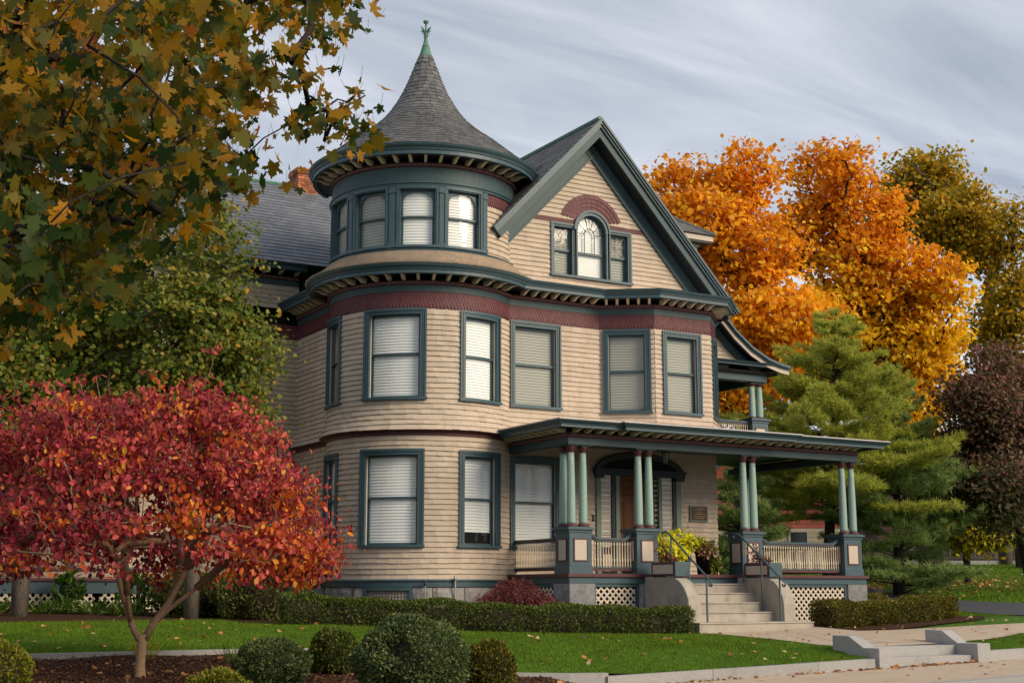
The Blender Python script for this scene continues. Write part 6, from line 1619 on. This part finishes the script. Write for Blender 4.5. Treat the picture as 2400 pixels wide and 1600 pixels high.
# ------------------------------------------------------------------ white pines
def pine(label, x, y, top, spread, seed, lm, n_wh, lean=(0, 0), zmin=.9, cone=.75, name='white_pine', group='white pines beside the porch'):
    rng = np.random.default_rng(seed); z0 = h1(x, y); root = empty(name, (x, y, z0), label, 'tree', group)
    b = MB(); ax = lambda z: np.array([x+lean[0]*(z-z0)/(top-z0), y+lean[1]*(z-z0)/(top-z0), z])
    b.tube([ax(z) for z in np.linspace(z0-.1, top, 8)], list(np.linspace(.19, .02, 8)), 8)
    TP, TD = [], []
    for k in range(n_wh):
        z = z0+zmin+(top-z0-zmin)*(k/n_wh)**1.0; u = (z-z0)/(top-z0)
        R_ = spread*(min(1.0, (1-u)/cone+.04))**.8*(1 if u > .2 else .75+u)
        nb = int(rng.integers(7, 11)); a0 = rng.uniform(0, 6.28)
        for j in range(nb):
            a = a0+6.283*j/nb+rng.normal()*.2; L = R_*rng.uniform(.45, 1.15); d = np.array([math.cos(a), math.sin(a), 0]); p0 = ax(z+rng.normal()*.30)
            rise = rng.uniform(.0, .55)
            path = [p0+d*L*t+np.array([0, 0, L*(rise*t-.28*t*t+.22*t**3)]) for t in np.linspace(0, 1, 5)]
            b.tube(path, [.028, .022, .016, .011, .006], 4)
            m = max(3, int(L/.26))
            for i in range(m*2):
                t = .28+.72*(i+.5)/(m*2); q = p0+d*L*t+np.array([0, 0, L*(rise*t-.28*t*t+.22*t**3)])
                side = np.cross(d, (0, 0, 1))*(1 if i % 2 else -1); l2 = L*.34*(1.15-t)*rng.uniform(.7, 1.3)+.08
                e = q+side*l2*.8+d*l2*.6+np.array([0, 0, rng.uniform(.0, .12)])
                b.tube([q, e], [.008, .004], 3)
                for s_ in np.linspace(.25, 1, max(3, int(l2/.10))): TP.append(q+(e-q)*s_+rng.normal(size=3)*.03); TD.append(unit(e-q+np.array([0, 0, .35])))
            TP.append(path[-1]); TD.append(unit(d+np.array([0, 0, .4])))
    for z in np.linspace(top-.5, top, 5): TP.append(ax(z)); TD.append(np.array([0, 0, 1.]))
    b.build('trunk', 'bark_dark', root)
    TP, TD = np.array(TP), np.array(TD); per = 17; n = len(TP)*per
    P = np.repeat(TP, per, 0)+rng.normal(size=(n, 3))*.02; D = unit(np.repeat(TD, per, 0)*.75+rng.normal(size=(n, 3))*.62); N = unit(rng.normal(size=(n, 3)))
    nd = (np.array([(0, .06, 0), (1, .02, 0), (1, -.02, 0), (0, -.06, 0)]), [(0, 1, 2, 3)])
    link('needles', leaves_mesh('needles', P, D, N, .16*rng.uniform(.7, 1.2, n), nd), lm, root, kind='stuff')
pine('tall light green white pine rising behind the end of the porch roof', 27.8, 30.1, 8.7, 3.4, 51, 'needle', 19, (.5, -.3), 2.6, .55)
pine('dark young pine seen between the porch columns', 24.8, 30.4, 5.0, 1.7, 52, 'needle_dark', 9, (.3, -.1), .7, .7)
pine('dark bushy pine at the right end of the porch', 29.5, 29.0, 6.2, 2.6, 53, 'needle_dark', 13, (.2, 0), .35, .7)

# ------------------------------------------------------------------ neighbours beyond the trees
def far_house(name, label, c, ax, w, d, z0, zw, zr, wm, upper_m, wins, rm='far_roof', group=None):
    """c: front left corner; ax: unit direction along the front; simple gabled house with clapboards and windows"""
    u = np.array([*ax, 0.]); v = np.array([-ax[1], ax[0], 0.]); c = np.array([c[0], c[1], 0.]); root = empty(name, (c[0], c[1], z0), label, 'house', group)
    zm = z0+(zw-z0)*.5
    b = MB(); b.obox((c[0], c[1], z0-.5), u*w, v*d, (0, 0, zm-z0+.5)); b.build('lower_wall', wm, root)
    b = MB(); b.obox((c[0], c[1], zm), u*w, v*d, (0, 0, zw-zm))
    A = [np.array([c[0], c[1], zw]), np.array([c[0], c[1], zw])+u*w, np.array([c[0], c[1], zr])+u*w/2]
    b.loft([[tuple(p) for p in A], [tuple(p+v*d) for p in A]]); uw = b.build('upper_wall', upper_m, root)
    for k in range(int((zr-z0)/.2)):
        z = z0+.2*k
        if z > zw: t = (zr-z)/(zr-zw); s0, s1 = w/2*(1-t), w/2*(1+t)
        else: s0, s1 = 0, w
        b = MB(); o = np.array([c[0], c[1], z])+u*s0-v*.02
        b.hexa([tuple(o-v*.015), tuple(o-v*.015+u*(s1-s0)), tuple(o+u*(s1-s0)+v*.02), tuple(o+v*.02), tuple(o+np.array([0, 0, .19])), tuple(o+u*(s1-s0)+np.array([0, 0, .19])), tuple(o+u*(s1-s0)+v*.02+np.array([0, 0, .19])), tuple(o+v*.02+np.array([0, 0, .19]))])
        b.build('clapboard', upper_m if z >= zm else wm, root)
    b = MB()
    for s in (0, 1):
        e0 = A[s]+(A[s]-A[2])*.12-v*.35; e1 = A[2]-v*.35+np.array([0, 0, .05]); 
        b.hexa([tuple(e0), tuple(e1), tuple(e1+v*(d+.7)), tuple(e0+v*(d+.7)), tuple(e0+np.array([0, 0, .14])), tuple(e1+np.array([0, 0, .14])), tuple(e1+v*(d+.7)+np.array([0, 0, .14])), tuple(e0+v*(d+.7)+np.array([0, 0, .14]))])
    b.build('roof', rm, root)
    for (s, z, ww, hh, fm) in wins:
        o = np.array([c[0], c[1], z])+u*s-v*.10
        b = MB()
        for q, dx, dz in ((o, .08, hh), (o+u*(ww-.08), .08, hh), (o+u*.08+np.array([0, 0, hh-.08]), ww-.16, .08), (o+u*.08, ww-.16, .08), (o+u*.08+np.array([0, 0, hh/2-.02]), ww-.16, .05)): b.obox(q, u*dx, v*.10, (0, 0, dz))
        wo = b.build('window', fm, root)
        b = MB(); b.obox(o+v*.04+u*.05, u*(ww-.1), v*.02, (0, 0, hh)); b.build('pane', 'far_glass', wo)
fx = unit(np.array([.866, -.5]))
far_house('red_house', 'red and cream clapboard house glimpsed between the porch columns', (38.3, 49.3), fx, 6.6, 8, 1.4, 5.6, 8.4, 'far_siding', 'red_siding', [(1.0, 2.0, .9, 1.5, 'cream_panel'), (3.8, 2.0, .9, 1.5, 'cream_panel'), (2.7, 4.6, .9, 1.3, 'cream_panel')])
far_house('brown_house', 'dark brown neighbouring house with yellow window trim at the far right', (49.6, 50.0), fx, 10, 8, 2.0, 6.2, 9.0, 'far_brown', 'far_brown', [(1.6, 4.6, 1.1, 1.3, 'far_yellow'), (4.6, 3.0, 1.0, 1.3, 'far_siding'), (6.0, 3.0, 1.0, 1.3, 'far_siding')])
b = MB(); b.obox((55.2, 45.3, 1.9), (2.6, -1.5, 0), (1, 1.7, 0), (0, 0, 3.2))
# weathered picket fence on a low stone edging at the top of the lawn
fn = empty('picket_fence', (46.0, 42.7, 2.0), 'weathered leaning picket fence at the top of the far lawn', 'fence')
F0, F1 = np.array((43.6, 44.1)), np.array((49.2, 40.9)); Lf = np.linalg.norm(F1-F0); fd = (F1-F0)/Lf; rnd = random.Random(5)
for i in range(int(Lf/.17)):
    p = F0+fd*i*.17; z = h1(*p)+.06; hh = rnd.uniform(.72, .86); t = rnd.uniform(-.06, .10)
    b = MB(); b.hexa([(p[0], p[1], z), (p[0]+fd[0]*.09, p[1]+fd[1]*.09, z), (p[0]+fd[0]*.09, p[1]+fd[1]*.09+.02, z), (p[0], p[1]+.02, z), (p[0]+fd[0]*(t+.02), p[1]+fd[1]*(t+.02), z+hh), (p[0]+fd[0]*(t+.07), p[1]+fd[1]*(t+.07), z+hh), (p[0]+fd[0]*(t+.07), p[1]+fd[1]*(t+.07)+.02, z+hh), (p[0]+fd[0]*(t+.02), p[1]+fd[1]*(t+.02)+.02, z+hh)]); b.build('picket', 'grey_wood', fn)
for zo in (.22, .55):
    b = MB(); b.tube([(*(F0+fd*t), h1(*(F0+fd*t))+zo) for t in np.linspace(0, Lf, 8)], .03, 4); b.build('fence_rail', 'grey_wood', fn)
for t in (0, Lf*.5, Lf):
    p = F0+fd*t; b = MB(); b.box(p[0]-.06, p[1]+.0, h1(*p)-.1, p[0]+.06, p[1]+.12, h1(*p)+.95); b.build('fence_post', 'grey_wood', fn)
ws = empty('stone_edging', (46, 41.5, 1.9), 'low pale stone edging below the picket fence', 'edging')
E0, E1 = np.array((42.8, 43.4)), np.array((53.5, 37.0)); Le = np.linalg.norm(E1-E0); ed = (E1-E0)/Le
for i in range(int(Le/.8)):
    p, q = E0+ed*i*.8, E0+ed*(i*.8+.78); nn = np.array([ed[1], -ed[0]])*.12
    b = MB(); zp, zq = h1(*p)-.1, h1(*q)-.1
    b.hexa([(*(p+nn), zp), (*(q+nn), zq), (*(q-nn), zq), (*(p-nn), zp), (*(p+nn), zp+.26), (*(q+nn), zq+.26), (*(q-nn), zq+.26), (*(p-nn), zp+.26)]); b.build('edging_stone', 'granite', ws)
# ------------------------------------------------------------------ porch plants
def clump(name, label, c, blobs, n, size, lm, shape=LEAF_OVAL, seed=1, droop=.5, category='plant', group=None, stems=True, pot=None):
    rng = np.random.default_rng(seed); root = empty(name, c, label, category, group)
    if pot:
        b = MB(); b.lathe([(.001, c[2]), (pot[0]*.75, c[2]), (pot[0], c[2]+pot[1]), (pot[0]+.02, c[2]+pot[1]), (pot[0]+.02, c[2]+pot[1]+.03), (pot[0]-.02, c[2]+pot[1]+.03), (pot[0]-.03, c[2]+pot[1]-.03), (.001, c[2]+pot[1]-.03)], (c[0], c[1]), 20); b.build('pot', 'pot_black', root, smooth=True)
    T = crown_points(rng, blobs, n, .35); cen = np.array([c[0], c[1], c[2]+(pot[1] if pot else .0)])
    o = unit(T-cen); D = unit(o*.7+rng.normal(size=(n, 3))*.45+np.array([0, 0, -droop])); N = unit(o*.6+np.array([0, 0, .7])+rng.normal(size=(n, 3))*.35)
    S = size*rng.uniform(.6, 1.25, n)
    link('foliage', leaves_mesh('foliage', T, D, N, S, shape), lm, root, kind='stuff')
    if stems:
        b = MB()
        for t in T[rng.choice(n, min(40, n), replace=False)]: b.tube([cen, cen*.5+t*.5+np.array([0, 0, .06]), t], .005, 4)
        b.build('stems', 'bark_dark', root)
    return root
clump('potted_vine', 'lime sweet potato vine spilling from a black pot by the steps', (17.72, 24.15, 1.15), [(17.55, 23.95, 1.82, .40, .3, .22), (17.35, 23.9, 1.66, .30, .25, .30), (17.85, 23.95, 1.60, .36, .3, .24)], 560, .125, 'leaf_lime', seed=61, pot=(.20, .48), group='potted plants on the porch')
clump('potted_vine', 'tall lime-leaved potted plant in the middle of the porch pots', (18.35, 24.35, 1.15), [(18.2, 24.2, 1.90, .32, .25, .20), (18.5, 24.2, 1.82, .28, .25, .20)], 300, .12, 'leaf_lime', seed=62, pot=(.19, .52), group='potted plants on the porch')
clump('potted_vine', 'potted plant with dry brown leaves and a trailing lime vine', (18.72, 24.1, 1.15), [(18.72, 24.05, 1.76, .25, .22, .18), (18.90, 23.95, 1.50, .14, .12, .30), (18.86, 23.92, 1.32, .14, .1, .18)], 330, .085, 'leaf_lime_bush', seed=63, pot=(.18, .46), group='potted plants on the porch')
clump('dry_plant', 'withered brown foliage between the lime vines', (18.66, 23.98, 1.62), [(18.66, 23.93, 1.66, .16, .12, .18)], 120, .08, 'leaf_dry', seed=64)
clump('potted_shrub', 'small dark green potted shrub beside the numbered pedestal', (19.22, 24.45, 1.15), [(19.22, 24.4, 1.72, .24, .22, .22)], 330, .07, 'leaf_fresh', _thin, 65, .1, pot=(.17, .36), group='potted plants on the porch')
for k, ((x, ya, yb, z), lab) in enumerate(zip(PLANT, ('reddish dying plants in the planter box by the lime vine', 'reddish dying plants in the planter box under the house number'))):
    clump('planter_plants', lab, (x, (ya+yb)/2, z), [(x, ya+.5, z+.10, .16, .34, .12), (x, ya+.66, z+.26, .10, .12, .22), (x-.05, ya+.2, z+.05, .12, .18, .06)], 260, .055, 'leaf_acer', LEAF_OVAL, 66+k, .0, group='plants in the planter boxes')
# dry grass plumes behind the pots
b = MB(); rnd = random.Random(4)
root = empty('grass_plumes', (18.2, 24.4, 1.6), 'thin dry grass plumes rising behind the lime vine', 'plant')
for i in range(7):
    x = 17.75+.14*i+rnd.uniform(-.05, .05); l = rnd.uniform(-.08, .14); h_ = rnd.uniform(.35, .7)
    b.tube([(x, 24.4, 1.75), (x+l*.4, 24.42, 1.75+h_*.6), (x+l, 24.42, 1.75+h_)], [.003, .004, .006], 4)
b.build('stalks', 'grey_wood', root, kind='stuff')
# foundation planting along the side porch
_strap = (np.array([(0, .06, 0), (.5, .05, .12), (1, 0, -.05), (.5, -.05, .12), (0, -.06, 0)]), [(0, 1, 2, 3, 4)])
STRAP = ['strap-leaved green clump left of the grey trunk by the side porch', 'strap-leaved clump right of the grey trunk below the lattice', 'strap-leaved clump under the middle lattice panel of the side porch', 'strap-leaved clump with some yellow leaves behind the forked red tree', 'strap-leaved clump nearest the turret end of the side porch']
BROAD = ['broad-leaved green shrub against the lattice, next to the grey trunk', 'tall broad-leaved shrub behind the right fork of the red tree', 'broad-leaved shrub against the middle of the side porch']
ks = [0, 0]
for i, (x, y, w, kind) in enumerate(((2.2, 28.2, .5, 0), (4.9, 28.3, .5, 0), (4.2, 28.3, .45, 1), (5.8, 28.0, .5, 0), (6.6, 27.7, .5, 0), (7.3, 27.3, .5, 1), (6.2, 28.3, .4, 1), (7.0, 26.9, .4, 0))):
    z = h1(x, y); lab = (STRAP, BROAD)[kind][ks[kind]]; ks[kind] += 1
    if kind == 0: clump('daylily', lab, (x, y, z), [(x, y, z+.08, w, .3, .08)], 170, .26, 'leaf_fresh', _strap, 80+i, -.3, group='strap-leaved clumps along the side porch', stems=False)
    else: clump('hydrangea', lab, (x, y, z), [(x, y, z+.45, w*.8, .3, .36)], 170, .16, 'leaf_fresh', LEAF_OVAL, 80+i, .2, group='broad-leaved shrubs along the side porch')
# wispy weeds on the bed
for i, (x, y, lab) in enumerate(((5.2, 18.9, 'tuft of straggly dry grass left of the red tree trunk'), (6.2, 18.2, 'tuft of thin grass right of the red tree trunk'), (6.35, 17.1, 'wisp of tall grass behind the low wide dark bush'))):
    z = gp(x, y)[2]; clump('grass_tuft', lab, (x, y, z), [(x, y, z+.06, .16, .14, .05)], 70, .26, 'leaf_yellow' if i == 0 else 'leaf_fresh', (np.array([(0, .015, 0), (.6, .012, .15), (1, 0, .05), (.6, -.012, .15), (0, -.015, 0)]), [(0, 1, 2, 3, 4)]), 90+i, -.9, stems=False)

# ------------------------------------------------------------------ grass blades, bark chips and fallen leaves
def scatter(n, x0, x1, y0, y1, rng, ok):
    X = rng.uniform(x0, x1, n); Y = rng.uniform(y0, y1, n); m = ok(X, Y); return X[m], Y[m]
rng = np.random.default_rng(101)
def seen(X, Y):      # inside the camera's field, with a margin
    a = np.degrees(np.arctan2(X, Y)); return (a > 6) & (a < 55)
WALKX = lambda Y: np.interp(Y, [17.5, 18.6, 20.0, 22.4], [16.85, 16.9, 16.95, 16.95])
def on_lawn(X, Y):
    ok = seen(X, Y) & (Y > edge_y(X)+.03)
    ok &= ~((X > WALKX(Y)-.02) & (X < 24.6) & (Y < 22.5) & (Y > np.interp(X, [16.8, 18.05, 19.2, 24.6], [16.9, 17.86, 17.8, 17.9])))
    ok &= ~((X > 8.2) & (X < 17) & (Y > np.interp(X, [8.2, 12, 16.95], [23.6, 22.0, 21.75])))
    ok &= ~((X <= 10.5) & (Y > np.interp(X, [-12, 8.2, 10.5], [25.5, 25.0, 24.0])))
    ok &= ~((X > 16.5) & (X < 19.15) & (Y < 17.9))
    ok &= ~((X > np.interp(Y, [16.9, 20.5, 23.3, 27, 33], [24.3, 24.5, 25.6, 27.4, 29.5])) & (X < np.interp(Y, [16.9, 23.2, 26.1, 30, 33], [27.6, 27.8, 28.7, 30.6, 32.2])) & (Y < 33))
    ok &= ~((X > 14) & (X < 24) & (Y > 22.5) & (Y < 36))
    return ok
Xa, Ya = scatter(330000, 2, 26, 16.8, 26, rng, on_lawn); Xb, Yb_ = scatter(120000, 24, 56, 18, 44, rng, on_lawn)
X = np.concatenate([Xa, Xb]); Y = np.concatenate([Ya, Yb_]); n = len(X)
Z = H(X, Y)-.004; hgt = rng.uniform(.022, .05, n)*np.where(X > 26, 1.7, 1.0); wd = .006*np.where(X > 26, 2.6, 1.0); a = rng.uniform(0, 6.28, n); ln = rng.normal(size=(n, 2))*.015
V = np.stack([np.stack([X-np.cos(a)*wd, Y-np.sin(a)*wd, Z], 1), np.stack([X+np.cos(a)*wd, Y+np.sin(a)*wd, Z], 1), np.stack([X+ln[:, 0], Y+ln[:, 1], Z+hgt], 1)], 1).reshape(-1, 3)
o = link('grass', fast_mesh('grass', V, np.arange(3*n).reshape(-1, 3)), 'grass'); tag(o, 'short mown green grass covering the lawn', 'grass', kind='stuff')
# bark chips
def on_bed(X, Y): return seen(X, Y) & (Y < edge_y(X)-.08) & (Y > bed_low(X)+.3)
X, Y = scatter(70000, 1, 11.4, 10.5, 19.5, rng, on_bed); n = len(X); Z = bed_z(X, Y)+.004
N = unit(rng.normal(size=(n, 3))*.5+np.array([0, 0, 1])); D = unit(rng.normal(size=(n, 3))*np.array([1, 1, .3]))
o = link('bark_chips', leaves_mesh('bark_chips', np.stack([X, Y, Z], 1), D, N, rng.uniform(.015, .05, n), LEAF_RHOMB), 'mulch_chip'); tag(o, 'dark brown bark chips covering the planting bed', 'mulch', kind='stuff')
# fallen leaves
def drop(name, label, X, Y, Z, size, seed, m='leaf_fallen'):
    rng = np.random.default_rng(seed); n = len(X)
    N = unit(rng.normal(size=(n, 3))*.45+np.array([0, 0, 1])); D = unit(rng.normal(size=(n, 3))*np.array([1, 1, .25]))
    o = link(name, leaves_mesh(name, np.stack([X, Y, Z], 1), D, N, size*rng.uniform(.5, 1.2, n), LEAF_STAR, 2.2), m); tag(o, label, 'leaves', kind='stuff')
X, Y = scatter(480, 2, 23, 16.9, 25, rng, on_lawn); drop('fallen_leaves', 'scattered yellow and tan leaves on the front lawn', X, Y, H(X, Y)+.03, .10, 1)
X, Y = scatter(700, 1, 11.4, 11, 19.5, rng, on_bed); drop('fallen_leaves', 'tan leaves lying on the mulch bed', X, Y, bed_z(X, Y)+.02, .085, 2)
Xs_ = np.concatenate([rng.uniform(10.5, 26, 110), rng.uniform(12, 18.8, 150), rng.uniform(16.8, 18.8, 80)]); Ys_ = np.concatenate([rng.uniform(14.4, 16.8, 110), 16.80-np.abs(rng.normal(size=150))*.06, 16.80-np.abs(rng.normal(size=80))*.05])
drop('fallen_leaves', 'brown leaves swept along the kerb and pavement', Xs_, Ys_, walk_z(Xs_)+.012, .085, 3)
Xs_ = rng.uniform(10, 24, 240); Ys_ = 14.12-np.abs(rng.normal(size=240))*.16; drop('fallen_leaves', 'brown leaves gathered in the gutter of the road', Xs_, Ys_, walk_z(Xs_)-.12, .09, 4)
X, Y = scatter(9000, 25, 48, 26, 46, rng, lambda X, Y: seen(X, Y) & (np.exp(-((X-33)/5)**2-((Y-33)/3.2)**2)*1.5+.008 > rng.random(len(X)))); drop('fallen_leaves', 'carpet of orange leaves under the pines', X, Y, H(X, Y)+.05, .13, 5)
X, Y = scatter(160, 16.8, 24, 17.6, 22.3, rng, lambda X, Y: seen(X, Y)); drop('fallen_leaves', 'a few leaves on the garden path and beside the steps', X, Y, H(X, Y)+.035, .075, 6)
